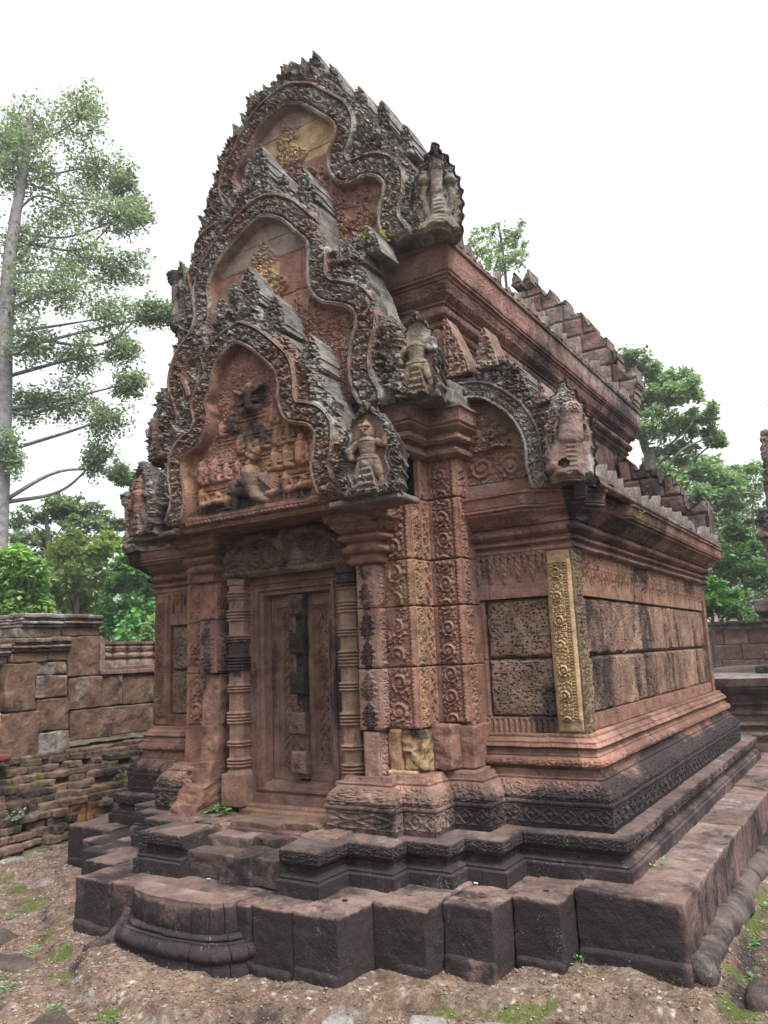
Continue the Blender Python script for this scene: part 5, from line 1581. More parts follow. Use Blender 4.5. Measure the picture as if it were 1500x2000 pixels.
# ---- half gables over the wings
BWR = [(1.14, 3.10), (1.295, 3.075), (1.40, 3.01), (1.50, 2.915), (1.565, 2.81), (1.60, 2.70), (1.605, 2.55), (1.625, 2.44)]
OWR = [(1.06, 3.22), (1.12, 3.30), (1.19, 3.20), (1.26, 3.22), (1.30, 3.34), (1.35, 3.44), (1.41, 3.30), (1.46, 3.27), (1.52, 3.21), (1.60, 3.12), (1.62, 3.02), (1.67, 2.97), (1.72, 2.93), (1.74, 2.80), (1.76, 2.60), (1.74, 2.41)]
def wing_gable(mir):
    s = 1 if mir == 1 else -1
    res = .006
    band = smooth_path(BWR, 7)
    outl = np.array([(1.06, 2.41)]+OWR)
    xs = np.arange(1.06, 1.80, res); zs = np.arange(2.41, 3.50, res)
    X, Z = np.meshgrid(xs, zs, indexing='ij')
    inside = in_poly(X, Z, outl); do, so = poly_dist(X, Z, np.array(OWR)); sd = np.where(inside, do, -do)
    wob = .018*(1-np.abs(np.sin(so/.05*np.pi)))+.012*fbm(X*22, Z*22, 0, 3, 3)
    dB, sB = poly_dist(X, Z, band)
    inb = in_poly(X, Z, np.concatenate([[[1.0, 2.3], [1.0, 3.1]], band, [[1.625, 2.3]]]))
    bw = .055
    isb = dB < bw; isf = inb & ~isb
    t = dB/bw
    hb = np.where(t < .66, .010+.020*foliage(sB, dB*np.where(inb, -1, 1)+.5, .05, 4), .030)-.014*np.exp(-((t-.66)/.06)**2)
    hl = -.01+.036*foliage(X, Z, .06, 6)+.02*(fbm(X*7, Z*7, 0, 7, 3)-.5)
    fz = Z < 2.70
    lob = np.exp(-(((X-1.44)/.05)**2+((Z-2.765)/.05)**2)**3)
    hf = -.06+np.where(fz, .018*rinceau(Z-2.50+0*X, X, .19, .19, 9)*((Z > 2.50) & (Z < 2.69))+.010*((Z > 2.69) | (Z < 2.495)), .042*bush(X, Z, 1.17, 2.70, 3.08, .22, 11)+.034*bush(X, Z, 1.36, 2.70, 2.90, .07, 12, .03)-.02*lob)
    hf = hf+.02*np.exp(-((np.abs(X-1.545)-.0)/.02)**2)*(Z < 2.72)
    h = np.where(isb, hb, np.where(isf, hf, hl))-.03*(1-sstep(0, .03, sd-wob))
    y0 = .30
    P = np.stack([s*X, y0-h+.0*X, Z], -1)
    c = np.zeros(P.shape)+np.array((.215, .165, .15))
    c[isf] = RED
    c = np.where((isf & ~fz & (X > 1.24))[..., None], np.array((.31, .205, .155)), c)
    n = fbm(X*5, Z*5, 0, 15, 4)
    w = np.stack([np.where(isf, .12, .34)+.7*(n-.5)+.3*np.exp(-(((X-1.5)/.12)**2+((Z-3.2)/.1)**2)), np.where(isf, .15, .55)+.8*(fbm(X*6, Z*6, 0, 16, 3)-.5), .02+.05*(n > .6)], -1)
    vok = sd > wob
    fm = vok[:-1, :-1] & vok[1:, :-1] & vok[1:, 1:] & vok[:-1, 1:]
    nu, nv = X.shape
    idx = np.arange(nu*nv).reshape(nu, nv); pad = np.pad(fm, 1); ed = []
    up = pad[1:-1, 1:-1] & ~pad[:-2, 1:-1]; ed.append(np.stack([idx[:-1, :-1][up], idx[:-1, 1:][up]], 1))
    dn_ = pad[1:-1, 1:-1] & ~pad[2:, 1:-1]; ed.append(np.stack([idx[1:, 1:][dn_], idx[1:, :-1][dn_]], 1))
    l_ = pad[1:-1, 1:-1] & ~pad[1:-1, :-2]; ed.append(np.stack([idx[1:, :-1][l_], idx[:-1, :-1][l_]], 1))
    r_ = pad[1:-1, 1:-1] & ~pad[1:-1, 2:]; ed.append(np.stack([idx[:-1, 1:][r_], idx[1:, 1:][r_]], 1))
    ed = np.concatenate(ed)
    mb = MB().grid(P, c, w, mask=fm)
    Bk = P.copy(); Bk[..., 1] = y0+.20
    V = np.concatenate([P.reshape(-1, 3), Bk.reshape(-1, 3)]); nb = nu*nv
    mb.add(V, np.concatenate([ed, ed[:, ::-1]+nb], 1), np.array((.26, .215, .19)), (.15, .6, .05))
    bq = np.stack([idx[:-1, :-1], idx[1:, :-1], idx[1:, 1:], idx[:-1, 1:]], -1)[fm]
    mb.add(Bk.reshape(-1, 3), bq[:, ::-1], np.array((.21, .18, .165)), (.3, .5, .03))
    o = mb.build('half_gable', M_STONE, shrine)
    # three slanted flame stones climbing beside the upper wall
    mb = MB()
    def shard(x, z0, w, hgt, y0_, y1_, seed, lean):
        m2 = MB()
        def cf(P):
            return np.array((.31, .19, .15))*(.8+.4*fbm(P[..., 0]*9, P[..., 1]*9, P[..., 2]*9, seed, 3))[..., None]
        rough_box(m2, (x-w, y0_, z0), (x+w, y1_, z0+hgt), .012, .012, .006, seed, colf=cf, wx=(.12, .42, .03))
        for V in m2.v:
            t_ = np.clip((V[:, 2]-z0)/hgt, 0, 1)
            V[:, 0] = x+(V[:, 0]-x)*(1-t_**1.5*.9)-lean*t_
            fr_ = np.clip((y1_-V[:, 1])/(y1_-y0_), 0, 1) > .9
            V[:, 1] -= np.where(fr_, .022*foliage(V[:, 0], V[:, 2], .045, seed), 0)
            V[:, 0] *= s
        mb.v += m2.v; mb.c += m2.c; mb.w += m2.w; mb.f += [f+mb.n for f in m2.f]; mb.n += m2.n
    for a in ((1.155, 3.20, .085, .40, .28, .42, 1101, .07), (1.35, 3.20, .075, .26, .27, .44, 1102, .0), (1.69, 2.90, .05, .13, .27, .46, 1104, .01)):
        mb = MB(); shard(*a); mb.build('flame_stone', M_STONE, o)
for mir in (1, -1): wing_gable(mir)

# ---- lintel
mb = MB()
x0, x1, z0, z1 = -.60, .525, 2.045, 2.345
xs = np.arange(x0, x1+.004, .005); zs = np.arange(z0, z1, .005)
X, Z = np.meshgrid(xs, zs, indexing='ij')
h = -.006+.044*foliage(X, Z, .040, 401)+.020*(fbm(X*16, Z*16, 0, 402, 3)-.5)
gz = 2.262+.045*np.sin((np.abs(X-.0)-.02)/.36*np.pi)-.055*sstep(.34, .5, np.abs(X))-.05*np.exp(-(X/.07)**2)
dg = Z-gz
h = np.maximum(h, .085*np.sqrt(np.clip(1-(dg/.026)**2, 0, 1))*(.8+.2*np.cos(X/.006)))
for k in range(7):
    cx = -.34+k*.115
    r = np.hypot((X-cx)/1.0, (Z-2.165)/1.25); th = np.arctan2(Z-2.165, X-cx)
    sp = .5+.5*np.cos(2*np.pi*r/.024-th*(1 if k % 2 else -1))
    h = np.where(r < .052, .018+.030*sp*(r < .048), h)
h = caps(h, X, Z, (.0, 2.225), (.0, 2.26), .05, .045, .02); h = caps(h, X, Z, (-.022, 2.258), (-.02, 2.258), .012, .012, .07); h = caps(h, X, Z, (.022, 2.258), (.02, 2.258), .012, .012, .07)
h = caps(h, X, Z, (0, 2.29), (0, 2.33), .03, .02, .02)
h = np.where(Z < 2.085, np.maximum(.014+.026*petals(X, (Z-2.045)/.04, .036), 0), h)
le = sstep(-.60, -.44, X+.06*(fbm(X*9, Z*9, 0, 5, 2)-.5))
h = h*le+.006*(1-le)
e = np.minimum(np.minimum(X-x0, x1-X), np.minimum(Z-z0, z1-Z))
h = h-.03*(1-sstep(0, .025, e+.016*(fbm(X*12, Z*12, 0, 9, 3)-.5)))
P = np.stack([X, -.045-h, Z], -1)
n = fbm(X*5, Z*5, 0, 403, 4)
c = np.array((.30, .19, .15))*(.55+.9*n)[..., None]
c = c*le[..., None]+np.array((.40, .24, .12))*(1-le)[..., None]
up_ = sstep(2.26, 2.32, Z)[..., None]*.6
c = c*(1-up_)+np.array((.27, .135, .105))*up_
c = np.where(((np.abs(dg) < .03))[..., None], np.array((.24, .17, .145)), c)
w = np.stack([.24*le+.06+.9*(n-.5)-.25*up_[..., 0], .30+.5*(fbm(X*7, Z*7, 0, 404, 3)-.5), .02+0*X], -1)
mb.grid(P, c, w)
Pe = np.stack([P[-1], P[-1]+np.array((0, .2, 0))], 0); mb.grid(Pe, c[-1].mean(0), (.3, .2, 0))
Pe = np.stack([P[0], P[0]+np.array((0, .2, 0))], 0); mb.grid(Pe, np.array((.40, .24, .12)), (.1, .2, 0))
Pe = np.stack([P[:, 0], P[:, 0]+np.array((0, .2, 0))], 0); mb.grid(Pe, RED*.7, (.3, .1, 0))
rough_box(mb, (x0+.02, -.02, z0+.01), (x1-.02, .1, z1), .06, .01, .003, 3, col=RED*.8)
mb.build('lintel', M_STONE, shrine)

# ---- ringed colonettes either side of the door
rings = []
def colonette(cx, cy, seed, col, mir):
    mb = MB()
    z = .60
    prof = [(.0, .60), (.088, .60), (.088, .79), (.092, .80), (.080, .815)]
    seq = [(.83, 3, .02), (.96, 2, .018), (1.10, 4, .02), (1.30, 3, .018), (1.44, 5, .02), (1.62, 3, .018), (1.76, 4, .02), (1.90, 3, .02)]
    zc = .82
    for zz, n_, st in seq:
        prof += [(.074, zc), (.074, zz-.012)]
        for k in range(n_):
            a = zz+k*st
            prof += [(.078, a), (.090, a+st*.25), (.094, a+st*.5), (.088, a+st*.8), (.079, a+st*.95)]
        zc = zz+n_*st+.006
    prof += [(.074, zc), (.076, 2.0), (.09, 2.005), (.09, 2.04), (.0, 2.042)]
    pr = np.array(prof)
    th = np.linspace(0, 2*np.pi, 65)
    R, T = np.meshgrid(pr[:, 0], th, indexing='ij')
    Zz = np.broadcast_to(pr[:, 1][:, None], R.shape)
    oc = (np.pi/8)
    octf = np.cos(oc)/np.cos((T+oc) % (2*oc)-oc)
    sq = np.where(Zz < .80, 1/np.maximum(np.abs(np.cos(T)), np.abs(np.sin(T))), octf)
    R = R*sq*.94+.006*(fbm(np.cos(T)*3, np.sin(T)*3, Zz*40, seed, 3)-.5)
    P = np.stack([cx+R*np.cos(T), cy+R*np.sin(T), Zz], -1)
    n = fbm(Zz*4, T, 0, seed, 3)
    c = np.array(col)*(.78+.44*n)[..., None]
    dk = np.exp(-((Zz-1.55)/.14)**2)*.75 if mir < 0 else np.exp(-((Zz-1.98)/.08)**2)*.8
    w = np.stack([.10+dk+.3*(n-.5), .2+.3*(n-.5), 0*Zz], -1)
    mb.grid(P, c, w)
    return mb.build('colonette', M_STONE, shrine)
colonette(-.452, -.0, 31, (.34, .195, .15), -1)
colonette(.455, .01, 32, (.31, .19, .14), 1)

# ---- false door of stone
door = bpy.data.objects.new('stone_door', None)
mb = MB()
def dwx(P):
    x, z = P[..., 0], P[..., 2]
    n = fbm(x*9, z*1.5, 0, 501, 4)
    d = sstep(1.0, 1.3, z+.1*(n-.5))*(1-sstep(1.75, 1.95, z))*np.clip(np.exp(-((x+.20)/.07)**2)+.9*np.exp(-((x-.30)/.05)**2)+.5, 0, 1)
    return np.stack([.16+.42*d*n*1.4+.6*(n-.5), .12+.3*(n-.5), 0*x], -1)
nest = [(.385, .035, .60), (.345, .050, .66), (.325, .060, .672), (.305, .052, .684), (.29, .070, .70), (.262, .085, .715)]
def frame_rect(xa, za, zt): return [(-xa, za), (-xa, zt), (xa, zt), (xa, za)]
rnd = []
levels = [(.40, 2.05, .60, .10), (.40, 2.045, .605, .030), (.352, 2.0, .665, .030), (.348, 1.996, .669, .044), (.330, 1.978, .684, .044), (.324, 1.972, .690, .030), (.306, 1.955, .705, .030), (.302, 1.951, .709, .050), (.276, 1.925, .735, .054), (.270, 1.919, .741, .10), (.262, 1.912, .748, .118)]
dx0 = -.005
for (xa, zt, za, ya), (xb, zt2, zb, yb) in zip(levels[:-1], levels[1:]):
    k = 30
    def side(p, q, r, s):
        t = np.linspace(0, 1, k)[:, None]
        A = np.array(p)*(1-t)+np.array(q)*t; B = np.array(r)*(1-t)+np.array(s)*t
        P = np.stack([A, B], 0)
        P[..., 1] += .004*(fbm(P[..., 0]*20, P[..., 2]*20, 0, 7, 2)-.5)
        mb.grid(P, np.array((.265, .145, .115))*(.7+.6*fbm(P[..., 0]*6, P[..., 2]*3, 0, 8, 3))[..., None], dwx(P))
    side((dx0-xa, ya, za), (dx0-xa, ya, zt), (dx0-xb, yb, zb), (dx0-xb, yb, zt2)); side((dx0-xa, ya, zt), (dx0+xa, ya, zt), (dx0-xb, yb, zt2), (dx0+xb, yb, zt2))
    side((dx0+xa, ya, zt), (dx0+xa, ya, za), (dx0+xb, yb, zt2), (dx0+xb, yb, zb)); side((dx0+xa, ya, za), (dx0-xa, ya, za), (dx0+xb, yb, zb), (dx0-xb, yb, zb))
frame_o = mb.build('door_frame', M_STONE, shrine)
for s in (-1, 1):
    mb = MB()
    W, z0, H = .215, .75, 1.16
    def hf(U, V):
        U2 = U if s < 0 else W-U
        e = np.minimum(np.minimum(U2-.05, W-.035-U2), np.minimum(V-.07, H-.07-V))
        h = 0*U
        for k, (a, b_) in enumerate(((.0, .010), (.014, .018), (.028, .012))): h = h+(e > a)*(-.011)
        st = np.sin(U2/.0026)*.003*((e > .002) & (e < .030))
        inner = e > .032
        br = .022*(.5+.5*np.cos((V/.030+np.abs(U2-.115)/.02)*np.pi))*foliage(U, V, .03, 512+s)
        bd = .006*beads(V, np.clip((U2-.018)/.012, 0, 1), .013)*((U2 > .018) & (U2 < .030))
        return h+st+np.where(inner, br, 0)+bd
    def cf(U, V):
        n = fbm(U*9, V*2.2, 0, 503+s, 4)
        return np.array((.25, .138, .112))*(.62+.76*n)[..., None]
    def wf(U, V):
        n = fbm(U*14, V*1.6, 0, 505+s, 4)
        d = sstep(.25, .5, V)*(1-sstep(.95, 1.12, V))
        edge = np.exp(-((U-(.02 if s < 0 else .19))/.04)**2)
        return np.stack([.12+.5*d*np.clip(edge+1.1*(n-.35), 0, 1), .14+.3*(n-.5), 0*U], -1)
    xo = -.258 if s < 0 else .045
    panel(mb, (xo, .112, z0), (1, 0, 0), (0, -1, 0), W, H, hf, .0042, colf=cf, wxf=wf, depth=.02)
    mb.build('door_leaf', M_STONE, frame_o)
mb = MB()
def hc(U, V):
    h = .0*U
    for k in range(9):
        vc = .065+k*.129
        r = np.hypot(U-.039, V-vc); th = np.arctan2(V-vc, U-.039)
        h = np.maximum(h, .016*np.clip(1-(r/(.024*(1+.2*np.cos(6*th))))**2, 0, 1))
    return h+.006*(np.exp(-((U-.006)/.004)**2)+np.exp(-((U-.072)/.004)**2))
panel(mb, (-.037, .090, .765), (1, 0, 0), (0, -1, 0), .078, 1.15, hc, .004, np.array((.24, .15, .12)), depth=.03, wxf=lambda U, V: np.stack([.2+.5*sstep(.25, .45, V)*(1-sstep(1.0, 1.1, V)), .1+0*U, 0*U], -1))
mb.build('door_centre_strip', M_STONE, frame_o)
for k, (zc, dk) in enumerate(((.865, .08), (1.10, .5), (1.35, .98), (1.60, 1.0), (1.845, .62))):
    mb = MB()
    def hb(U, V):
        r = np.hypot(U-.058, V-.068); th = np.arctan2(V-.068, U-.058)
        return .012*np.clip(1-(r/(.034*(1+.25*np.cos(8*th))))**2, 0, 1)+.006*np.exp(-((r-.008)/.003)**2)-.012*(1-sstep(0, .012, np.minimum(np.minimum(U, .116-U), np.minimum(V, .136-V))))
    c = np.array((.26, .155, .12))*(1-dk*.5)
    panel(mb, (-.056, .032, zc-.068), (1, 0, 0), (0, -1, 0), .116, .136, hb, .004, c, (dk*.8, .05, 0), depth=.06)
    mb.build('door_boss', M_STONE, frame_o)
mb = MB()
rough_box(mb, (-.40, -.02, .555), (.40, .12, .612), .02, .012, .006, 521, col=np.array((.30, .17, .12)), wx=(.12, .18, 0))
rough_box(mb, (-.41, -.06, .55), (.41, .1, .590), .02, .012, .008, 522, col=np.array((.30, .17, .12)), wx=(.12, .18, 0))
mb.build('door_sill', M_STONE, frame_o)
bpy.data.objects.remove(door)

# ---- rear gables, seen from behind as plain stepped stones
def slab(name, pts, y0, y1, col, wx, seed):
    pts = np.array(pts)
    res = .016
    xs = np.arange(pts[:, 0].min()-.03, pts[:, 0].max()+.03, res); zs = np.arange(pts[:, 1].min(), pts[:, 1].max()+.03, res)
    X, Z = np.meshgrid(xs, zs, indexing='ij')
    ins = in_poly(X, Z, pts); d, so = poly_dist(X, Z, np.concatenate([pts, pts[:1]]))
    sd = np.where(ins, d, -d)+.035*(fbm(X*8, Z*8, 0, seed, 4)-.5)
    rows = np.arange(Z.min()-.1, Z.max()+.4, .22)
    tint, dj = stone_tint(X, Z, rows, .30, seed, [np.array(col)*k for k in (.8, 1.0, 1.2, 1.1, .9)])
    tint = np.where((fbm(X*2, Z*2, 0, seed+2, 2) > .62)[..., None], tint*np.array((1.25, .95, .9)), tint)
    h = .03*(fbm(X*7, Z*7, 0, seed+1, 4)-.5)-.025*np.exp(-(dj/.012)**2)-.02*(1-sstep(0, .03, sd))
    n = fbm(X*3, Z*3, 0, seed+5, 4)
    w = np.stack([wx[0]+.8*(n-.5), wx[1]+.6*(fbm(X*4, Z*4, 0, seed+6, 3)-.5), wx[2]+0*n], -1)
    mb = cut_slab(MB(), X, Z, h, cells(sd > 0), y1-y0, lambda P: np.stack([P[..., 0], (y0+y1)/2+P[..., 1], P[..., 2]], -1), tint, w, np.array(col), wx)
    return mb.build(name, M_STONE, shrine)
BG = [(-.17, 5.85), (-.10, 6.13), (.02, 5.93), (.06, 5.88), (.14, 5.97), (.26, 5.76), (.29, 5.71), (.35, 5.78), (.44, 5.55), (.53, 5.58), (.575, 5.35), (.71, 5.38), (.77, 5.17), (.80, 5.22), (.86, 5.08), (.87, 5.00), (.97, 4.98), (.99, 4.82), (1.05, 4.80), (1.06, 4.63), (1.14, 4.50), (1.24, 4.58), (1.25, 4.41), (1.20, 4.16), (1.16, 4.08)]
slab('rear_gable', BG+[(-x, z) for x, z in BG[::-1]], 4.55, 4.85, np.array((.27, .20, .185)), (.30, .45, .05), 61)
BL = [(1.02, 3.55), (1.09, 3.50), (1.16, 3.44), (1.22, 3.30), (1.29, 3.39), (1.325, 3.27), (1.37, 3.31), (1.42, 3.29), (1.45, 3.13), (1.50, 3.22), (1.545, 3.22), (1.58, 3.10), (1.63, 3.09), (1.66, 2.93), (1.70, 2.84), (1.75, 2.86), (1.84, 2.94), (1.875, 2.84), (1.88, 2.64), (1.89, 2.42)]
for s in (1, -1):
    slab('rear_half_gable', [(s*x, z) for x, z in BL]+[(s*1.02, 2.42)], 4.22, 4.48, np.array((.20, .15, .135)), (.45, .35, .06), 63)
# ================================================================== LEFT ENCLOSURE WALL (laterite) AND BRICK LEDGE
XW = -3.6
lwall = thing('laterite_wall', 'rough brown laterite block wall with a stone barred window, left of the temple', 'wall', (-3.7, 1.5, .5))
LB = np.array((.275, .158, .108))
def lat_block(name, ya, yb, za, zb, x=XW, seed=0, col=LB, d=.35, grey=.3, bev=.014, parent=lwall, amp=.016):
    mb = MB()
    def cf(P):
        n = fbm(P[..., 0]*9, P[..., 1]*9, P[..., 2]*9, seed, 5)
        return np.array(col)*(.35+1.25*n)[..., None]
    def wf(P):
        n = fbm(P[..., 1]*3.5, P[..., 2]*3.5, P[..., 0], seed+3, 4)
        return np.stack([.24+1.0*(n-.45), grey+.10+.9*(fbm(P[..., 1]*4, P[..., 2]*4, 0, seed+4, 4)-.5), 0*n], -1)
    rough_box(mb, (x-d, ya+.003, za+.002), (x, yb-.003, zb-.002), .012, bev, amp, seed, colf=cf, wxf=wf, fr=8)
    return mb.build(name, M_LAT, parent)
blocks = [(.29, .60, 1.13, 1.57, .0, .25), (.24, .65, .69, 1.125, .0, .15), (.60, .945, 1.45, 1.575, -.03, .5), (.61, .955, 1.23, 1.445, -.03, .52), (.63, .98, .92, 1.225, -.03, .2), (.66, 1.0, .66, .915, -.03, .5),
          (.94, 1.30, 1.42, 1.815, -.01, .12), (.96, 1.345, 1.10, 1.415, -.015, .12), (.99, 1.48, .80, 1.095, -.02, .12), (1.35, 1.625, 1.10, 1.42, -.045, .25), (1.63, 2.03, 1.10, 1.42, -.05, .2), (1.485, 2.03, .80, 1.095, -.03, .12),
          (2.03, 2.5, 1.10, 1.42, -.05, .2), (2.03, 2.6, .80, 1.095, -.03, .15), (2.5, 3.1, 1.1, 1.42, -.05, .2), (2.6, 3.2, .8, 1.095, -.03, .2), (-.25, .235, .72, 1.13, -.03, .3), (-.2, .285, 1.13, 1.56, -.10, .4), (-.9, -.25, .72, 1.3, -.05, .3)]
for i, (ya, yb, za, zb, dx, g) in enumerate(blocks):
    lat_block('laterite_block', ya, yb, za, zb, XW+dx, 1200+i, LB*(.86+.07*((i*5) % 5)), .35, g)
def cap_stone(ya, yb, za, zb, x, seed, g):
    mb = MB()
    H = zb-za
    def cf(P): return LB*.75*(.7+.6*fbm(P[..., 0]*7, P[..., 1]*7, P[..., 2]*7, seed, 3))[..., None]
    rough_box(mb, (x-.45, ya, za), (x, yb, za+H*.42), .016, .018, .010, seed, colf=cf, wx=(.25, g, .03), fr=8)
    for k, (a, b_, o) in enumerate(((.42, .56, .025), (.56, .68, .05), (.68, .80, .035), (.80, 1.0, .06))):
        rough_box(mb, (x-.45, ya-.004, za+H*a), (x+o, yb+.004, za+H*b_), .016, .014, .009, seed+k+1, colf=cf, wx=(.28, g+.1, .06), fr=8)
    return mb.build('coping_stone', M_LAT, lwall)
cap_stone(.41, .835, 1.80, 2.03, XW-.0, 1240, .5); cap_stone(.85, 1.29, 1.818, 2.03, XW-.01, 1246, .45)
cap_stone(.34, .715, 1.575, 1.80, XW-.01, 1252, .35); cap_stone(.725, .945, 1.578, 1.81, XW-.03, 1258, .4); cap_stone(-.3, .335, 1.56, 1.74, XW-.06, 1264, .5)
win = MB()
rough_box(win, (XW-.35, 1.315, 1.45), (XW-.03, 1.345, 1.82), .02, .008, .004, 1270, col=np.array((.40, .26, .19)), wx=(.05, .3, 0))
rough_box(win, (XW-.35, 1.345, 1.45), (XW-.06, 1.40, 1.80), .02, .008, .004, 1271, col=np.array((.36, .24, .17)), wx=(.05, .2, 0))
rough_box(win, (XW-.35, 1.32, 1.425), (XW-.02, 2.5, 1.47), .02, .008, .004, 1272, col=np.array((.30, .17, .13)), wx=(.2, .4, 0))
rough_box(win, (XW-.35, 1.38, 1.47), (XW-.07, 2.5, 1.51), .02, .008, .004, 1273, col=np.array((.26, .16, .12)), wx=(.3, .4, 0))
wfo = win.build('window_frame', M_STONE, lwall)
for k, yc in enumerate((1.475, 1.655, 1.84, 2.02, 2.2)):
    mb = MB()
    zz = [1.51, 1.52, 1.545, 1.56, 1.575, 1.60, 1.62, 1.635, 1.65, 1.67, 1.70, 1.715, 1.735, 1.75, 1.762]
    rr_ = [.088, .088, .082, .070, .062, .078, .080, .066, .058, .070, .078, .066, .082, .085, .085]
    lathe(mb, XW-.17, yc, list(zip([r*1.0 for r in rr_], zz))+[(.0, 1.765)], 28, colf=lambda P: (np.array((.33, .20, .14)) if k % 2 else np.array((.29, .175, .13)))*(.8+.4*fbm(P[..., 1]*9, P[..., 2]*20, 0, k, 3))[..., None], wxf=lambda P: np.stack([.25+.4*(fbm(P[..., 1]*9, P[..., 2]*9, 0, k+4, 3)-.5), .42+.5*(fbm(P[..., 1]*12, P[..., 2]*20, 0, k+8, 3)-.5), .05+0*P[..., 0]], -1))
    mb.build('window_baluster', M_STONE, wfo)

ledge = thing('brick_ledge', 'crumbling stepped ledge of old bricks with moss at the foot of the laterite wall', 'ruined wall', (-3.3, 1.2, 0))
rs = np.random.default_rng(77)
mb = MB()
rough_box(mb, (-3.9, -1.6, -.1), (-3.34, 3.4, .46), .12, .02, .02, 1299, col=BROWN*.7, wx=(.4, .2, .3))
rough_box(mb, (-3.9, -1.6, .45), (-3.60, 3.4, .66), .12, .02, .02, 1298, col=BROWN*.7, wx=(.4, .2, .3))
mb.build('earth_core', M_BRICK, ledge)
nb_ = 0
courses = [(0.06, -2.88), (.125, -2.93), (.19, -2.97), (.25, -3.02), (.31, -3.06), (.365, -3.10), (.42, -3.13), (.475, -3.20), (.53, -3.28), (.585, -3.36), (.64, -3.44), (.695, -3.50), (.735, -3.54)]
stuffb = MB()
for ci, (zt, xf) in enumerate(courses):
    y = -1.5+rs.uniform(0, .2)
    while y < 3.3:
        w = rs.uniform(.08, .24)
        x = xf+rs.uniform(-.07, .06)+.05*(vn(y*2.2, ci*1.0, 0, 5)-.5)
        gap = rs.uniform()
        hole = (.55 < y < .85) and ci in (2, 3, 4)
        if gap > .05 and not hole:
            t = rs.uniform()
            c = (np.array((.25, .155, .125)), np.array((.28, .17, .128)), np.array((.225, .15, .125)), np.array((.30, .165, .11)))[int(t*3.6) % 4]*rs.uniform(.8, 1.15)
            low = zt < .12
            wet = (.34+.25*rs.uniform(), .14+.22*(rs.uniform() > .75), (.55 if low else .12+.30*(rs.uniform() > .75)))
            vis = (-.9 < y < 2.1)
            m2 = MB() if vis and nb_ < 96 and zt > .2 else stuffb
            rough_box(m2, (x-.34, y, zt-.062+rs.uniform(-.004, .004)), (x, y+w-.006, zt+rs.uniform(-.006, .004)), .022, .014, .013, 1300+ci*70+int(y*20), col=c, wx=wet, fr=12)
            if m2 is not stuffb:
                m2.build('old_brick', M_BRICK, ledge); nb_ += 1
        elif hole and ci == 3:
            rough_box(stuffb, (x-.3, y, zt-.12), (x-.10, y+w, zt+.06), .02, .02, .03, 1500+ci, col=np.array((.36, .17, .06)), wx=(.1, .05, 0), fr=9)
        y += w
o = stuffb.build('old_brick', M_BRICK, ledge); o['kind'] = 'stuff'
for k, (y, w) in enumerate(((-.15, .20), (.07, .22), (.31, .16), (.50, .17), (.7, .2), (-.5, .3))):
    mb = MB()
    rough_box(mb, (-2.93+.02*(k % 2)-.10*(y+.1), y, -.03), (-2.80+.02*(k % 2)-.10*(y+.1), y+w-.012, .045), .016, .018, .014, 1600+k, col=GREYC*.95, wx=(.25, .6, .35), fr=11)
    tag(mb.build('kerb_stone', M_STONE), ('mossy grey edging stone at the foot of the brick ledge, nearest the left edge', 'long grey edging stone lying below the old bricks', 'short mossy edging stone below the brick ledge', 'pale lichen covered edging stone beside the temple corner block', 'dark edging stone half hidden behind the temple corner block', 'grey edging stone by the ledge just outside the left of the photo')[k], 'stone', 'edging stones along the brick ledge')

# visitor sign at the left edge, mounted on a short post behind the ledge top
sg = thing('notice_board', 'white notice board with a purple corner at the far left edge, before the laterite wall', 'sign', (-3.02, -.16, 0))
mb = MB(); rough_box(mb, (-3.03, -.46, .965), (-3.015, -.098, 1.165), .1, .002, 0, 1, col=np.array((.82, .82, .84))); mb.build('board', M_STONE, sg)
mb = MB(); rough_box(mb, (-3.0145, -.20, 1.125), (-3.0125, -.103, 1.158), .1, .0004, 0, 1, col=np.array((.16, .07, .2))); mb.build('printed_corner', M_STONE, sg)
mb = MB(); tube(mb, [(-3.04, -.28, 0), (-3.04, -.28, 1.1)], .014, 10, (.3, .3, .32)); mb.build('post', M_STONE, sg)
rb = MB()
rough_box(rb, (-3.46, -.12, .735), (-3.32, .22, .80), .02, .03, .014, 1650, col=np.array((.22, .045, .05)), wx=(0, 0, 0))
tag(rb.build('red_cloth', M_BRICK), 'dark red folded cloth lying on the brick ledge at the far left edge', 'cloth')

# ================================================================== RIGHT: TERRACE, FAR WALL, TOWER
ter = thing('stone_terrace', 'broad flat topped sandstone terrace with moulded dark red sides, right of the temple', 'terrace', (4.2, 9.5, 0))
TP = [(.10, .0), (.10, .16), (.06, .17), (.06, .22), (.09, .235), (.10, .28), (.06, .31), (.04, .33), (.04, .37), (.06, .38), (.075, .40), (.06, .425), (.02, .44), (.02, .52), (.04, .53), (.04, .56), (.0, .575), (.0, .64), (.03, .65), (.045, .67), (.03, .69), (.0, .70), (.0, .78), (.03, .79), (.06, .82), (.10, .85), (.12, .86), (.12, .895), (.16, .905), (.17, 1.005), (.12, 1.012), (-.6, 1.016)]
mb = MB()
sweep(mb, [(.55, 13.0), (.55, 7.62), (8, 7.62)], TP, .03, .012, [(.38, .425, lambda s, v: beads(s, v, .05), .015), (.65, .69, lambda s, v: beads(s, v, .05), .015), (.235, .31, lambda s, v: foliage(s, v*.08, .05, 3), .012), (.53, .56, lambda s, v: beads(s, v, .03), .008)],
      lambda P, S, T: np.array((.215, .135, .118))*(.8+.4*T)[..., None], lambda P, S, T: np.stack([.42-.22*sstep(1.0, 1.012, P[..., 2])+.5*(fbm(P[..., 0]*2, P[..., 1]*2, P[..., 2]*3, 9, 3)-.5), .22+.3*sstep(1.0, 1.01, P[..., 2])+.3*(fbm(P[..., 0]*2, P[..., 1]*2, P[..., 2]*3, 8, 3)-.5), .05+0*S], -1), False, .6, 91)
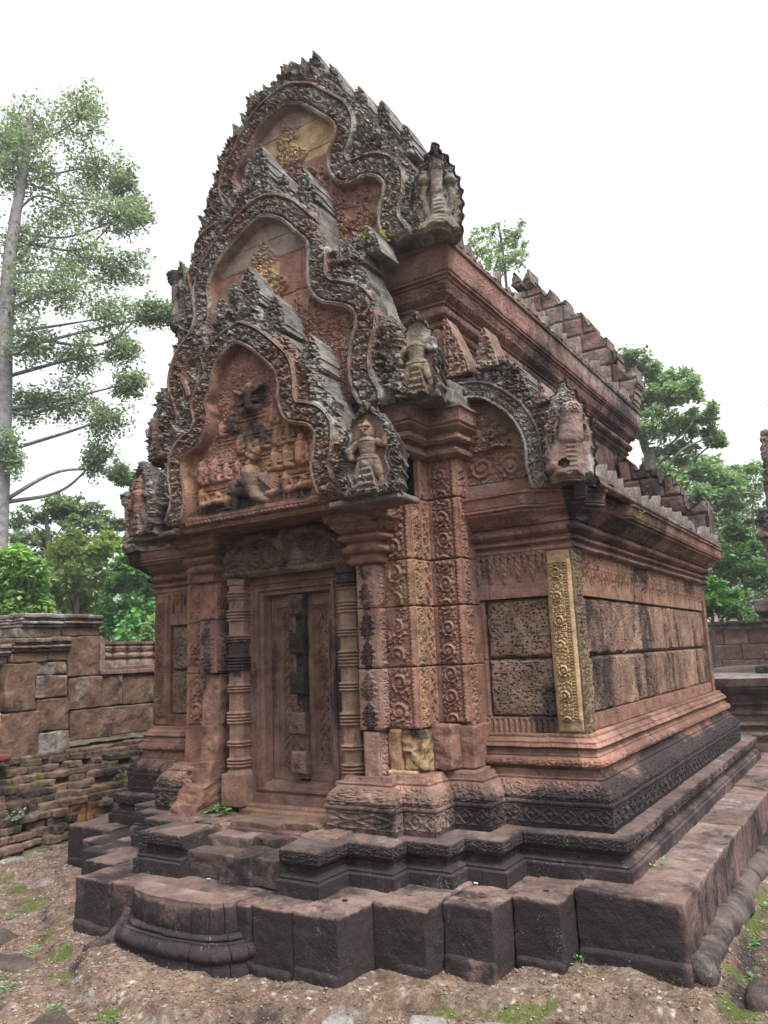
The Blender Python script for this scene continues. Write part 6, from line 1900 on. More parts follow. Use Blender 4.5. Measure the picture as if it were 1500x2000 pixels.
mb.build('moulded_side', M_STONE, ter)
mb = MB()
rs = np.random.default_rng(5)
for i in range(9):
    for j in range(6):
        x0, y0 = 1.0+i*.75, 8.1+j*.8
        rough_box(mb, (x0, y0, .9), (x0+.745, y0+.795, 1.018+rs.uniform(-.004, .006)), .06, .012, .006, 1700+i*9+j, col=np.array((.235, .185, .17))*rs.uniform(.85, 1.12), wx=(.22, .42, .05))
mb.build('paving', M_STONE, ter)
far = thing('far_laterite_wall', 'long brown laterite enclosure wall with a dark coping, behind the terrace on the right', 'wall', (2, 14.4, 0))
mb = MB()
rs = np.random.default_rng(8)
for r_, (za, zb) in enumerate(((.0, .45), (.455, .80), (.805, 1.10), (1.105, 1.42), (1.425, 1.74))):
    x = -3.4+rs.uniform(0, .3)
    m2 = MB()
    while x < 9:
        w = rs.uniform(.42, .72)
        rough_box(m2, (x, 14.2, za), (x+w-.008, 14.6, zb-.004), .05, .02, .012, 1800+int(x*7)+r_*50, colf=lambda P, t=rs.uniform(.8, 1.15): np.array((.255, .135, .11))*t*(.75+.5*fbm(P[..., 0]*4, P[..., 1]*4, P[..., 2]*4, 3, 3))[..., None], wxf=lambda P: np.stack([.08+.6*np.clip(fbm(P[..., 0]*1.6, P[..., 2]*.8, 0, 12, 4)-.42, 0, 1)*2, .14+.5*(fbm(P[..., 0]*3, P[..., 2]*3, 0, 13, 3)-.5), 0*P[..., 0]], -1), fr=5)
        x += w
    m2.build('block_course', M_LAT, far)
mb = MB()
sweep(mb, [(-3.4, 14.2), (9, 14.2)], [(.0, 1.74), (.04, 1.75), (.05, 1.79), (.02, 1.81), (.02, 1.84), (.09, 1.87), (.10, 1.92), (.03, 1.94), (-.10, 2.04), (-.3, 2.07)], .05, .02, None, lambda P, S, T: np.array((.20, .15, .135))*(.8+.4*T)[..., None], lambda P, S, T: np.stack([.35+0*S, .5+0*S, .1+0*S], -1), False, .6, 95, amp=.012)
mb.build('coping', M_STONE, far)
for k in range(5):
    mb = MB(); rough_box(mb, (.95+k*.86, 14.05, 2.06), (1.80+k*.86, 14.7, 2.34), .05, .03, .016, 1900+k, col=np.array((.20, .16, .145)), wx=(.35, .5, .12)); mb.build('raised_coping', M_STONE, far)
for k, (x, y, w, h, lab) in enumerate(((1.54, 8.55, .20, .11, 'small low grey stone block on the terrace, at the left of the broken statue foot'), (1.74, 8.6, .22, .30, 'dark broken statue foot standing on the terrace, at the right edge'))):
    mb = MB()
    rough_box(mb, (x, y, 1.012), (x+w, y+.2, 1.02+h), .02, .03, .02, 1950+k, col=np.array((.11, .09, .09)), wx=(.5, .2, 0), fr=9)
    if k: rough_box(mb, (x-.08, y+.02, 1.02+h*.62), (x+w*.7, y+.18, 1.03+h), .02, .03, .02, 1960, col=np.array((.13, .10, .10)), wx=(.4, .3, 0), fr=9)
    tag(mb.build('carved_stone', M_STONE), lab, 'stone')

tow = thing('temple_tower', 'dark carved corner of a taller sandstone tower at the right edge', 'tower', (3.0, 9.6, 1))
def tstone(P): return np.array((.22, .155, .145))*(.75+.5*fbm(P[..., 0]*5, P[..., 1]*5, P[..., 2]*5, 21, 3))[..., None]
for i, (x0, y0, z0, z1, nm, d) in enumerate(((2.10, 8.9, 1.01, 2.42, 'wall', .004), (1.98, 8.78, 2.40, 2.60, 'cornice', .02), (1.87, 8.68, 2.60, 2.98, 'cornice', .05), (1.80, 8.62, 2.96, 3.40, 'cornice', .06), (1.95, 8.75, 3.38, 3.86, 'upper_wall', .02), (1.99, 8.7, 3.84, 4.60, 'antefix', .06), (2.16, 8.86, 4.58, 5.2, 'upper_storey', .05), (2.34, 9.0, 5.2, 6.4, 'upper_storey', .05))):
    mb = MB()
    rough_box(mb, (x0, y0, z0), (4.2, y0+2.4, z1), .022, .02, d, 2000+i, colf=tstone, wx=(.42, .45, .05), fr=15)
    mb.build(nm, M_STONE, tow)

# ================================================================== GROUND
EDGE = [(-3.2, -.35), (-2.5, -.18), (-1.95, -.20), (-1.60, -.55), (-1.40, -.72), (-1.22, -.76), (-1.10, -.93), (-.88, -1.06), (-.56, -1.06), (-.40, -1.22), (-.17, -1.31), (.05, -1.31), (.34, -1.33), (.6, -1.17), (.93, -.97), (1.1, -.80), (1.35, -.64), (1.62, -.53), (1.9, -.34), (2.16, -.33), (2.38, -.22), (2.43, .10), (2.37, .5), (2.32, 1.1), (2.34, 1.9), (2.55, 2.6), (2.8, 3.6), (3.2, 6), (3.2, 7.7), (-3.2, 7.7)]
def ground_h(X, Y):
    e = np.array(EDGE)
    ins = in_poly(X, Y, e); d, s = poly_dist(X, Y, np.concatenate([e, e[:1]]))
    sd = np.where(ins, d, -d)+.05*(fbm(X*5, Y*5, 0, 71, 4)-.5)
    rise = .055*sstep(-.03, .035, sd)
    mound = .03*np.exp(-((X+.2)**2+(Y+.9)**2)/.5)
    PLO = [(-2.26, 4), (-2.26, .02), (-1.75, .0), (-1.48, -.22), (-1.2, -.42), (-.93, -.6), (-.93, -.87), (-.5, -.87), (-.4, -1.0), (.0, -1.06), (.36, -1.0), (.42, -.85), (.925, -.85), (.93, -.56), (1.225, -.56), (1.23, -.41), (1.49, -.41), (1.5, -.21), (1.735, -.21), (1.74, -.02), (2.26, -.02), (2.33, .1), (2.33, 5)]
    dp_, _ = poly_dist(X, Y, PLO)
    skirt = .026*np.exp(-dp_/.055)*sstep(.30, .70, fbm(X*5, Y*5, 0, 70, 2))
    h = skirt-.035+rise+mound+.022*(fbm(X*2.2, Y*2.2, 0, 72, 4)-.5)*2+.012*(fbm(X*11, Y*11, 0, 73, 4)-.5)*2
    return h, sd
def ground_patch(x0, x1, y0, y1, res):
    xs = np.arange(x0, x1+res*.5, res); ys = np.arange(y0, y1+res*.5, res)
    X, Y = np.meshgrid(xs, ys, indexing='ij')
    h, sd = ground_h(X, Y)
    grain = fbm(X*60, Y*60, 0, 74, 3)
    f1, f2, dx, dy, idn = worley(X, Y, .015, 75)
    g2, _, _, _, id2 = worley(X, Y, .05, 76)
    stone = np.clip(1-f1/.5, 0, 1)
    h = h+.005*stone*idn+.008*np.clip(1-g2/.4, 0, 1)*(id2 > .72)
    n = fbm(X*1.3, Y*1.3, 0, 77, 4)
    c = np.array((.25, .165, .115))*(.45+1.1*n)[..., None]
    out = 1-sstep(-.05, .02, sd)
    soil = np.array((.215, .155, .118))
    c = c*(1-out[..., None])+soil*out[..., None]
    pal = np.array(((.30, .20, .145), (.24, .16, .125), (.36, .28, .22), (.18, .125, .10), (.28, .18, .125), (.40, .33, .27)))
    c = c*.45+.55*pal[(idn*5.99).astype(int)]*np.where(idn > .93, 1.0, 1)[..., None]
    c = np.where((idn > .965)[..., None], np.array((.52, .47, .43)), c)
    m = fbm(X*2.6, Y*2.6, 0, 78, 4)
    edge = np.exp(-((sd+.02)/.045)**2)
    moss = np.clip(.05+.50*edge*sstep(.50, .64, m)+.25*out*sstep(.52, .66, m), 0, 1)
    for (mx, my, r_) in ((-1.86, -.50, .16), (-1.75, -.58, .10), (-1.08, -.93, .10), (-.72, -1.06, .10), (-.5, -1.22, .07), (2.45, -.06, .10), (2.42, .22, .08), (-2.3, -.36, .14), (-1.2, -.80, .07), (.05, -1.36, .07), (.85, -1.12, .1), (1.2, -.86, .08)):
        moss = np.maximum(moss, 1.0*np.exp(-(((X-mx)/r_)**2+((Y-my)/(r_*.7))**2))*(.5+fbm(X*14, Y*14, 0, 79, 3)))
    P = np.stack([X, Y, h], -1)
    w = np.stack([.16+.9*(fbm(X*2, Y*2, 0, 80, 4)-.5)+.25*edge, .02+.25*np.clip(fbm(X*4, Y*4, 0, 81, 4)-.5, 0, 1)+.5*edge*sstep(.5, .7, fbm(X*6, Y*6, 0, 82, 3)), moss], -1)
    return P, c, w
mb = MB()
P, c, w = ground_patch(-3.6, 3.6, -3.4, 1.6, .009)
mb.grid(P, c, w)
for (x0, x1, y0, y1, r_) in ((-3.6, 3.6, 1.6, 8, .03), (-3.6, 3.6, -5, -3.4, .05)):
    P, c, w = ground_patch(x0, x1, y0, y1, r_); mb.grid(P, c, w)
tag(mb.build('ground', M_GROUND), kind='structure')
mb = MB()
xs = np.concatenate([-np.geomspace(150, 3.5, 40), np.linspace(-3.4, 3.4, 12), np.geomspace(3.5, 150, 40)]); ys = np.concatenate([-np.geomspace(150, 3.5, 30), np.linspace(-3.4, 8, 20), np.geomspace(8.2, 200, 40)])
X, Y = np.meshgrid(xs, ys, indexing='ij')
nearm = (np.abs(X) < 3.6) & (Y > -5) & (Y < 8)
Zg = np.where(nearm, -.22, -.06)
mb.grid(np.stack([X, Y, Zg], -1), np.array((.16, .13, .085)), (.1, .1, .3))
tag(mb.build('terrain', M_GROUND), kind='structure')
# loose pebbles
def pebble_mesh(n, seed):
    rs = np.random.default_rng(seed)
    ico = np.array([(1, 0, 0), (-1, 0, 0), (0, 1, 0), (0, -1, 0), (0, 0, 1), (0, 0, -1)], float)
    tri = np.array([(0, 2, 4), (2, 1, 4), (1, 3, 4), (3, 0, 4), (2, 0, 5), (1, 2, 5), (3, 1, 5), (0, 3, 5)])
    x = rs.uniform(-3.2, 3.0, n); y = rs.uniform(-2.2, 1.4, n)
    k = ~((np.abs(x) < 2.3) & (y > .05)) & ~((np.abs(x) < 1.2) & (y > -.75))
    x, y = x[k], y[k]
    h, _ = ground_h(x, y)
    n = len(x)
    s = .0025+.0065*rs.uniform(0, 1, n)**4
    dirs = ico[None]*rs.uniform(.7, 1.3, (n, 6, 3))
    V = np.stack([x, y, h+.004], 1)[:, None]+dirs*s[:, None, None]*np.array((1.2, 1.2, .8))
    F = (tri[None]+np.arange(n)[:, None, None]*6).reshape(-1, 3)
    pal = np.array(((.40, .26, .18), (.30, .19, .14), (.50, .42, .35), (.22, .16, .14), (.36, .22, .13), (.60, .55, .50)))
    ci = pal[rs.choice(6, n, p=(.27, .25, .12, .18, .14, .04))]*rs.uniform(.8, 1.15, (n, 1))
    return V.reshape(-1, 3), F, np.repeat(ci, 6, 0)
mb = MB(); V, F, c = pebble_mesh(42000, 6); mb.add(V, F, c, (.05, .05, 0))
tag(mb.build('gravel', M_STONE, None, True), kind='stuff')
# flat dark laterite paving stones sunk in the earth, and pale broken edge stones
pav = [(-1.55, -1.08, .50, .30, .0, 'dark flat laterite slab sunk in the soil at the left edge of the photo'), (-.95, -1.24, .34, .18, .2, 'small dark laterite slab sunk in the soil below the moonstone step'), (-.70, -1.72, .55, .34, .1, 'broad grey laterite slab in the bottom left corner'), (-.02, -1.56, .34, .16, -.2, 'dark laterite slab with pale crumbs at the bottom edge, left of the middle'), (2.62, .12, .34, .26, .1, 'rounded dark laterite stone by bright moss at the right edge'), (2.72, .62, .34, .40, .0, 'dark laterite stone at the right edge, behind the mossy one'), (2.85, -.30, .40, .28, .3, 'dark red laterite stone in the bottom right corner'), (2.7, 1.4, .36, .5, .0, 'dark laterite slab at the right edge beside the footing stones'),
       (.62, -1.36, .16, .12, .3, 'dark grey rounded stone at the bottom edge, below the middle of the plinth'), (1.36, -.80, .16, .09, .5, 'pale lichen covered stone in front of the corner block'), (1.62, -.72, .18, .09, .3, 'white crusted stone near the bottom, right of the pale one'), (1.02, -.98, .13, .10, .2, 'pale grey stone at the bottom, left of the lichen covered one'), (1.95, -.60, .26, .12, .3, 'dark crusted edging stone at the bottom, below the plinth corner')]
for i, (x, y, a, b_, rz, lab) in enumerate(pav):
    mb = MB()
    h, _ = ground_h(np.array([x]), np.array([y]))
    top = .030 if i < 4 or i == 7 else (.06 if i < 8 else .035)
    pale = i in (9, 10, 11)
    rough_box(mb, (-a/2, -b_/2, -.08), (a/2, b_/2, top), .016, min(.05, b_*.3), .020, 2100+i, col=(np.array((.36, .33, .31)) if pale else np.array((.12, .092, .08))), wx=((.12, .6, .12) if pale else (.30, .20, .20)), fr=9)
    o = mb.build('paving_stone', M_LAT)
    o.location = (x, y, float(h[0])); o.rotation_euler = (0, 0, rz)
    tag(o, lab, 'stone', 'old paving stones round the temple')
# fallen snout shaped stone beside the moonstone
mb = MB()
tube(mb, [(-.44, -.86, .22), (-.455, -.90, .14), (-.475, -.95, .08), (-.53, -1.0, .045), (-.585, -1.03, .03), (-.60, -1.035, .028)], [.028, .036, .042, .045, .034, .012], 14, np.array((.14, .105, .10)), (.5, .15, .02))
tag(mb.build('fallen_stone', M_STONE, None, True), 'dark foot shaped stone lying against the left end of the moonstone step', 'stone')
# scraps of litter on the steps
for x, y, z, lab in ((1.26, -.10, .345, 'white paper scrap on the plinth near the middle redent'), (.83, -.93, .03, 'small white pebble like scrap at the foot of the plinth'), (-.10, -.62, .342, 'tiny white scrap on the plinth behind the moonstone')):
    mb = MB(); rough_box(mb, (x-.011, y-.006, z-.004), (x+.011, y+.006, z+.003), .008, .004, .004, 3, col=np.array((.75, .74, .72)))
    tag(mb.build('scrap', M_STONE), lab, 'litter')
# ================================================================== PLANTS AND TREES
def leaf_cloud(mb, centers, radii, n, size, cols, rs, droop=.3, flat=1.0):
    """n leaves scattered through each clump; every leaf a small folded quad"""
    centers = np.array(centers, float); radii = np.array(radii, float)
    m = len(centers)*n
    c = np.repeat(centers, n, 0); r = np.repeat(radii, n, 0)
    d = rs.normal(0, 1, (m, 3)); d /= np.linalg.norm(d, axis=1)[:, None]
    p = c+d*r*(rs.uniform(0, 1, (m, 1))**.45)
    a = rs.normal(0, 1, (m, 3)); a[:, 2] = a[:, 2]*.5-droop; a /= np.linalg.norm(a, axis=1)[:, None]
    b_ = np.cross(a, rs.normal(0, 1, (m, 3))*np.array((.6, .6, 1))+np.array((0, 0, 1.2))); b_ /= np.linalg.norm(b_, axis=1)[:, None]+1e-9
    s = size*rs.uniform(.55, 1.35, (m, 1))
    V = np.stack([p, p+a*s*.5+b_*s*.27, p+a*s, p+a*s*.5-b_*s*.27], 1)
    F = np.arange(m*4).reshape(m, 4)
    pal = np.array(cols)
    k = pal[rs.integers(0, len(pal), m)]*rs.uniform(.7, 1.3, (m, 1))
    mb.add(V.reshape(-1, 3), F, np.repeat(k, 4, 0))

def tree(name, label, trunk, r0_, cl, leafn, size, cols, seed, twigs=14, group='trees round the temple', limb=.3, spread=1.0, bark=(.24, .22, .20), flat=1.0, depthk=1.0):
    rs = np.random.default_rng(seed)
    trunk = np.array(trunk, float)
    base = trunk[0].copy(); base[2] = -.1
    trunk = np.concatenate([[base], trunk[1:]]) if trunk[0][2] > .2 else trunk
    t = thing(name, label, 'tree', tuple(base), group)
    mb = MB()
    tr = smooth_path_3d(trunk, 6)
    L = np.linspace(0, 1, len(tr))
    tube(mb, tr+.03*r0_*rs.normal(0, 1, tr.shape), r0_*(1-.72*L), 12, np.array(bark), (.25, .35, .05))
    lv = MB()
    view = np.array((base[0]-3.168, base[1]+3.827)); view /= np.linalg.norm(view)
    for x, y, z, rx, rz in cl:
        off = rs.normal(0, 1)*rx*.9*depthk
        c = np.array((x+view[0]*off, y+view[1]*off, z))
        # a limb from the trunk below the clump
        zt = z-limb*np.hypot(x-tr[:, 0], y-tr[:, 1]).min()-.2
        i = int(np.argmin(np.abs(tr[:, 2]-zt)))
        a = tr[i]
        mid = (a+c)/2+rs.normal(0, .22, 3)*np.linalg.norm(c-a)*.5
        q = smooth_path_3d(np.array([a, mid, c]), 6)
        rr0 = r0_*(1-.72*L[i])*.27
        tube(mb, q, np.linspace(rr0, .006+r0_*.05, len(q)), 7, np.array(bark), (.25, .3, .05))
        # twigs and leaf tufts
        d = rs.normal(0, 1, (twigs, 3)); d /= np.linalg.norm(d, axis=1)[:, None]
        tip = c+d*np.array((rx, rx*depthk, rz*flat))*rs.uniform(.35, 1.05, (twigs, 1))*spread
        for k in range(0, twigs, 2):
            tube(mb, np.array([c, (c+tip[k])/2+rs.normal(0, .05, 3)*rx, tip[k]]), [.010+r0_*.03, .007, .004], 4, np.array(bark)*.9, (.2, .3, .05))
        tr_ = np.repeat((np.array((rx, rx, rz))*.34)[None], twigs, 0)*rs.uniform(.7, 1.25, (twigs, 1))
        tone = rs.uniform(.78, 1.22)
        leaf_cloud(lv, tip, tr_, leafn, size, np.array(cols)*tone, rs)
    mb.build('trunk', M_BARK, t, True)
    lv.build('crown', M_LEAF, t)
    return t
def smooth_path_3d(p, k):
    p = np.array(p, float)
    q = np.concatenate([[2*p[0]-p[1]], p, [2*p[-1]-p[-2]]])
    out = []
    for i in range(len(p)-1):
        a, b, c, d = q[i:i+4]
        for t in np.linspace(0, 1, k, endpoint=False):
            out.append(.5*((2*b)+(-a+c)*t+(2*a-5*b+4*c-d)*t*t+(-a+3*b-3*c+d)*t**3))
    out.append(p[-1])
    return np.array(out)
G1 = [(.15, .21, .13), (.125, .175, .11), (.18, .235, .15)]
G2 = [(.07, .13, .03), (.10, .17, .035), (.13, .20, .05)]
G3 = [(.14, .26, .075), (.18, .31, .09), (.11, .20, .06)]
G4 = [(.055, .12, .05), (.075, .15, .055), (.045, .10, .04)]
G5 = [(.22, .31, .09), (.17, .26, .075), (.26, .33, .11)]
TREES = {
 'tall': ([(-12.32,5.34,1.62),(-12.38,5.25,7.13),(-12.39,5.22,10.03),(-12.35,5.29,11.7),(-12.29,5.39,12.91),(-12.24,5.48,14.43)],
  [(-12.24,5.48,14.43,1.04,0.74),(-11.68,6.34,14.16,0.88,0.74),(-11.4,6.74,13.44,0.87,0.72),(-10.98,7.3,13.58,0.58,0.44),(-12.21,5.52,13.09,1.0,0.86),(-12.45,5.13,13.63,0.73,0.87),(-11.78,6.2,12.34,1.27,0.7),(-11.11,7.14,12.15,0.84,0.56),(-10.82,7.51,12.64,0.57,0.43),(-12.17,5.59,11.26,0.96,0.82),(-11.57,6.51,11.08,1.09,0.68),(-11.02,7.25,10.83,0.81,0.54),(-12.31,5.36,10.06,0.8,0.8),(-11.79,6.18,9.72,1.06,0.66),(-11.21,7.0,9.61,0.93,0.53),(-10.64,7.72,9.97,0.53,0.4),(-12.12,5.68,8.52,0.78,0.65),(-11.59,6.48,8.51,0.91,0.52),(-10.99,7.29,8.74,0.65,0.39),(-10.41,7.99,9.87,0.53,0.33),(-12.09,5.72,7.43,0.76,0.51),(-11.63,6.42,7.52,0.89,0.57),(-11.24,6.96,6.96,0.76,0.5),(-10.91,7.39,7.87,0.51,0.38),(-11.29,6.89,6.11,0.5,0.5),(-11.02,7.25,5.89,0.37,0.25),(-12.28,5.42,6.11,0.5,0.62),(-12.81,4.47,11.84,1.11,1.11),(-12.75,4.58,9.4,1.05,1.05)]),
 'umbrella': ([(-18.32,10.82,2.39),(-18.43,10.65,3.97),(-18.5,10.54,5.42),(-18.56,10.46,6.23)],
  [(-18.87,9.96,6.21,0.71,0.32),(-18.56,10.45,6.48,0.8,0.32),(-18.23,10.94,6.67,0.8,0.28),(-17.87,11.45,6.44,0.71,0.32),(-17.54,11.89,6.12,0.62,0.28),(-17.26,12.26,6.12,0.27,0.18),(-18.7,10.23,5.57,0.62,0.35),(-18.04,11.21,5.93,0.88,0.32),(-18.93,9.88,5.24,0.53,0.44),(-18.38,10.73,5.42,0.7,0.35)]),
 'bushA': ([(-10.43,4.61,1.6),(-10.45,4.58,2.54)],
  [(-10.54,4.43,3.5,0.43,0.43),(-10.41,4.63,3.02,0.48,0.43),(-10.54,4.43,2.54,0.43,0.48),(-10.35,4.73,3.41,0.32,0.27),(-10.44,4.59,2.21,0.48,0.32),(-10.24,4.9,2.73,0.32,0.38),(-10.3,4.81,2.25,0.32,0.32)]),
 'mid': ([(-13.9,8.41,1.57),(-13.95,8.34,4.15)],
  [(-13.96,8.33,4.68,0.64,0.43),(-13.66,8.73,4.42,0.5,0.35),(-14.08,8.15,4.01,0.57,0.5),(-13.72,8.65,3.75,0.64,0.49),(-14.21,7.97,3.36,0.56,0.49),(-13.86,8.47,3.1,0.71,0.49),(-13.56,8.86,2.83,0.56,0.49),(-14.13,8.09,2.59,0.63,0.42),(-13.48,8.98,4.69,0.36,0.28)]),
 'right dark': ([(-11.54,8.2,1.51),(-11.49,8.26,3.9)],
  [(-11.56,8.17,3.77,0.38,0.36),(-11.3,8.49,3.53,0.45,0.45),(-11.7,8.0,3.29,0.45,0.38),(-11.41,8.36,2.92,0.51,0.45),(-11.76,7.92,2.7,0.45,0.45),(-11.47,8.28,2.33,0.57,0.38),(-11.11,8.71,3.89,0.38,0.51),(-11.1,8.72,2.67,0.51,0.57),(-11.28,8.51,5.4,0.26,0.32),(-11.55,8.19,5.89,0.33,0.2),(-11.43,8.34,5.01,0.19,0.19),(-11.5,8.25,4.51,0.26,0.15)]),
 'pale shrub': ([(-7.45,5.29,1.75),(-7.47,5.28,2.02)],
  [(-7.47,5.28,2.15,0.17,0.21),(-7.4,5.35,2.28,0.19,0.17),(-7.54,5.19,2.02,0.13,0.15)]),
 'behind': ([(-3.07,11.99,8.1),(-3.19,11.94,10.42),(-3.4,11.85,11.51)],
  [(-3.39,11.86,11.65,0.46,0.27),(-3.58,11.78,11.34,0.46,0.37),(-3.08,11.98,11.33,0.33,0.33),(-2.79,12.09,11.41,0.2,0.33),(-3.28,11.9,10.83,0.32,0.32),(-3.01,12.01,10.65,0.26,0.19),(-3.77,11.69,11.03,0.33,0.33)]),
 'R big': ([(-1.81,16.58,2.92),(-1.43,16.66,5.87),(-1.49,16.65,6.58),(-1.65,16.61,7.17)],
  [(-1.71,16.6,9.21,0.52,0.37),(-1.3,16.69,8.84,0.45,0.37),(-0.93,16.77,8.63,0.37,0.37),(-0.49,16.85,8.62,0.37,0.27),(-0.62,16.83,8.0,0.52,0.37),(-1.13,16.73,7.95,0.51,0.41),(-0.25,16.89,7.94,0.37,0.44),(-0.0,16.93,7.33,0.36,0.32),(-0.44,16.86,7.26,0.51,0.36),(-1.07,16.74,7.22,0.58,0.41),(-1.63,16.62,8.03,0.44,0.44),(0.23,16.97,6.67,0.22,0.17),(-0.64,16.83,6.6,0.65,0.41),(0.12,16.95,6.76,0.29,0.29),(-1.6,16.62,7.02,0.44,0.36)]),
 'R mid': ([(-1.7,20.69,1.58),(-1.43,20.75,5.46)],
  [(-1.99,20.63,7.16,0.6,0.51),(-1.3,20.77,6.73,0.77,0.6),(-0.6,20.89,6.48,0.68,0.51),(-1.8,20.67,6.14,0.77,0.6),(-1.04,20.82,5.73,0.76,0.68),(-0.32,20.93,5.8,0.59,0.51),(-0.62,20.88,5.05,0.68,0.59),(-0.04,20.97,6.4,0.43,0.31)]),
 'R dark': ([(-0.26,17.9,1.53),(-0.01,17.94,3.78)],
  [(-0.35,17.89,4.09,0.52,0.52),(-0.03,17.94,3.65,0.59,0.52),(0.41,18.0,3.21,0.59,0.44),(-0.33,17.89,3.13,0.52,0.44),(0.71,18.03,3.71,0.44,0.52),(0.31,17.99,4.43,0.45,0.37),(0.86,18.05,3.04,0.59,0.59)]),
 'R bright': ([(0.2,12.91,1.23),(0.31,12.93,2.25)],
  [(0.4,12.95,2.56,0.34,0.25),(0.61,12.98,2.33,0.4,0.25),(0.27,12.92,2.25,0.28,0.23),(0.77,13.0,2.12,0.4,0.23)]),
 'R far flat': ([(-0.79,27.93,1.49),(-0.4,27.97,6.29)],
  [(-0.59,27.95,7.72,0.76,0.31),(-0.03,28.01,7.95,0.87,0.31),(0.24,28.04,7.3,0.87,0.39),(-0.48,27.96,7.1,0.76,0.39),(-0.03,28.01,6.45,0.87,0.54)]),
}

T_ = lambda k: TREES[k]  # pale crown colours below stand in for a veil of glare
tree('tall_tree', 'very tall airy tree with a pale trunk and layered branches at the left edge', *[T_('tall')[0], .215, T_('tall')[1]], 40, .088, [(.165, .215, .165), (.135, .18, .135), (.195, .245, .19)], 11, 44, bark=(.33, .33, .34), limb=.35, spread=.95, depthk=.6)
tree('umbrella_tree', 'spreading flat topped tree rising behind the laterite wall on the left', T_('umbrella')[0], .16, T_('umbrella')[1], 60, .15, G1[:2]+[(.09, .15, .06)], 12, 16, limb=1.2)
tree('leafy_tree', 'bright green bushy tree behind the laterite wall at the left edge', T_('bushA')[0], .10, T_('bushA')[1], 70, .13, G3, 13, 18)
tree('leafy_tree', 'yellow green tree in the middle of the greenery behind the coping stones on the left', T_('mid')[0], .14, T_('mid')[1], 70, .15, G5, 14, 18)
tree('leafy_tree', 'dark green tree directly left of the temple, behind the barred window', T_('right dark')[0], .14, T_('right dark')[1], 70, .14, [(.10, .24, .085), (.125, .29, .10), (.085, .20, .07)], 15, 18)
tree('pale_shrub', 'small pale green shrub just left of the temple above the barred window', T_('pale shrub')[0], .03, T_('pale shrub')[1], 40, .055, [(.20, .27, .13), (.16, .23, .10)], 16, 14)
tree('slender_tree', 'thin sparse tree top showing above the roof right of the top gable', T_('behind')[0], .05, [(x, y, z-.25, a, b) for x, y, z, a, b in T_('behind')[1]], 20, .095, [(.19, .25, .18), (.16, .21, .15)], 17, 16, limb=.6, spread=1.25)
tree('large_tree', 'large tree with an uneven open crown to the right of the temple roof', T_('R big')[0], .22, T_('R big')[1], 60, .125, [(.155, .22, .14), (.185, .26, .165), (.13, .19, .115)], 18, 20, limb=.7)  # greens lightened in the colour to imitate haze over the right-hand crowns
tree('leafy_tree', 'dense grey green tree below the large crown on the right', T_('R mid')[0], .2, T_('R mid')[1], 80, .16, [(.14, .22, .125), (.165, .26, .14)], 19, 20)
tree('leafy_tree', 'very dark tree above the far wall at the right', T_('R dark')[0], .16, T_('R dark')[1], 60, .14, G4, 20, 18)
tree('leafy_tree', 'low bright green tree just above the far wall, right beside the temple', T_('R bright')[0], .08, T_('R bright')[1], 40, .10, [(.09, .2, .05), (.06, .15, .04)], 21, 18)
tree('flat_tree', 'far light green flat topped tree beside the tower at the right edge', T_('R far flat')[0], .2, T_('R far flat')[1], 40, .15, [(.10, .19, .05), (.12, .21, .06)], 22, 16)
# trees filling the wood behind
rsf = np.random.default_rng(44)
def blob_tree(x, y, h, w, cols, seed, lab, n=9):
    rs = np.random.default_rng(seed)
    cl = []
    for k in range(n):
        t = (k+.5)/n
        a = rs.uniform(0, 6.28); r_ = w*.75*math.sin(math.pi*min(1, t*.85+.15))*rs.uniform(.3, 1)
        cl.append((x+r_*math.cos(a), y+r_*math.sin(a), h*(.22+.75*t), w*.5, w*.4))
    tree('forest_tree', lab, [(x, y, 0), (x+.1, y, h*.4), (x, y+.1, h*.9)], .16, cl, 44, .17, cols, seed, 16, 'forest trees behind the walls')
blob_tree(-22, 12, 5.6, 3.0, [(.09, .20, .06), (.12, .24, .07)], 51, 'dark forest tree behind the bright bush at the far left')
blob_tree(-19.5, 15.5, 5.0, 3.0, [(.10, .20, .06), (.14, .25, .08)], 52, 'forest tree filling the gap behind the yellow green tree on the left')
blob_tree(-17, 18, 5.2, 3.0, [(.07, .17, .055), (.09, .20, .07)], 53, 'dark forest tree behind the one beside the temple on the left')
blob_tree(-.6, 24.5, 5.6, 2.4, [(.05, .11, .04), (.07, .13, .05)], 54, 'forest tree behind the far wall on the right, left of the dark one')
blob_tree(1.6, 25, 4.6, 2.4, [(.03, .075, .025), (.04, .09, .03)], 55, 'dark green forest tree low behind the far wall at the right edge')
blob_tree(-14.5, 9.5, 3.4, 2.0, [(.09, .20, .055), (.13, .25, .07)], 56, 'low dark bush tree behind the coping stones on the left')

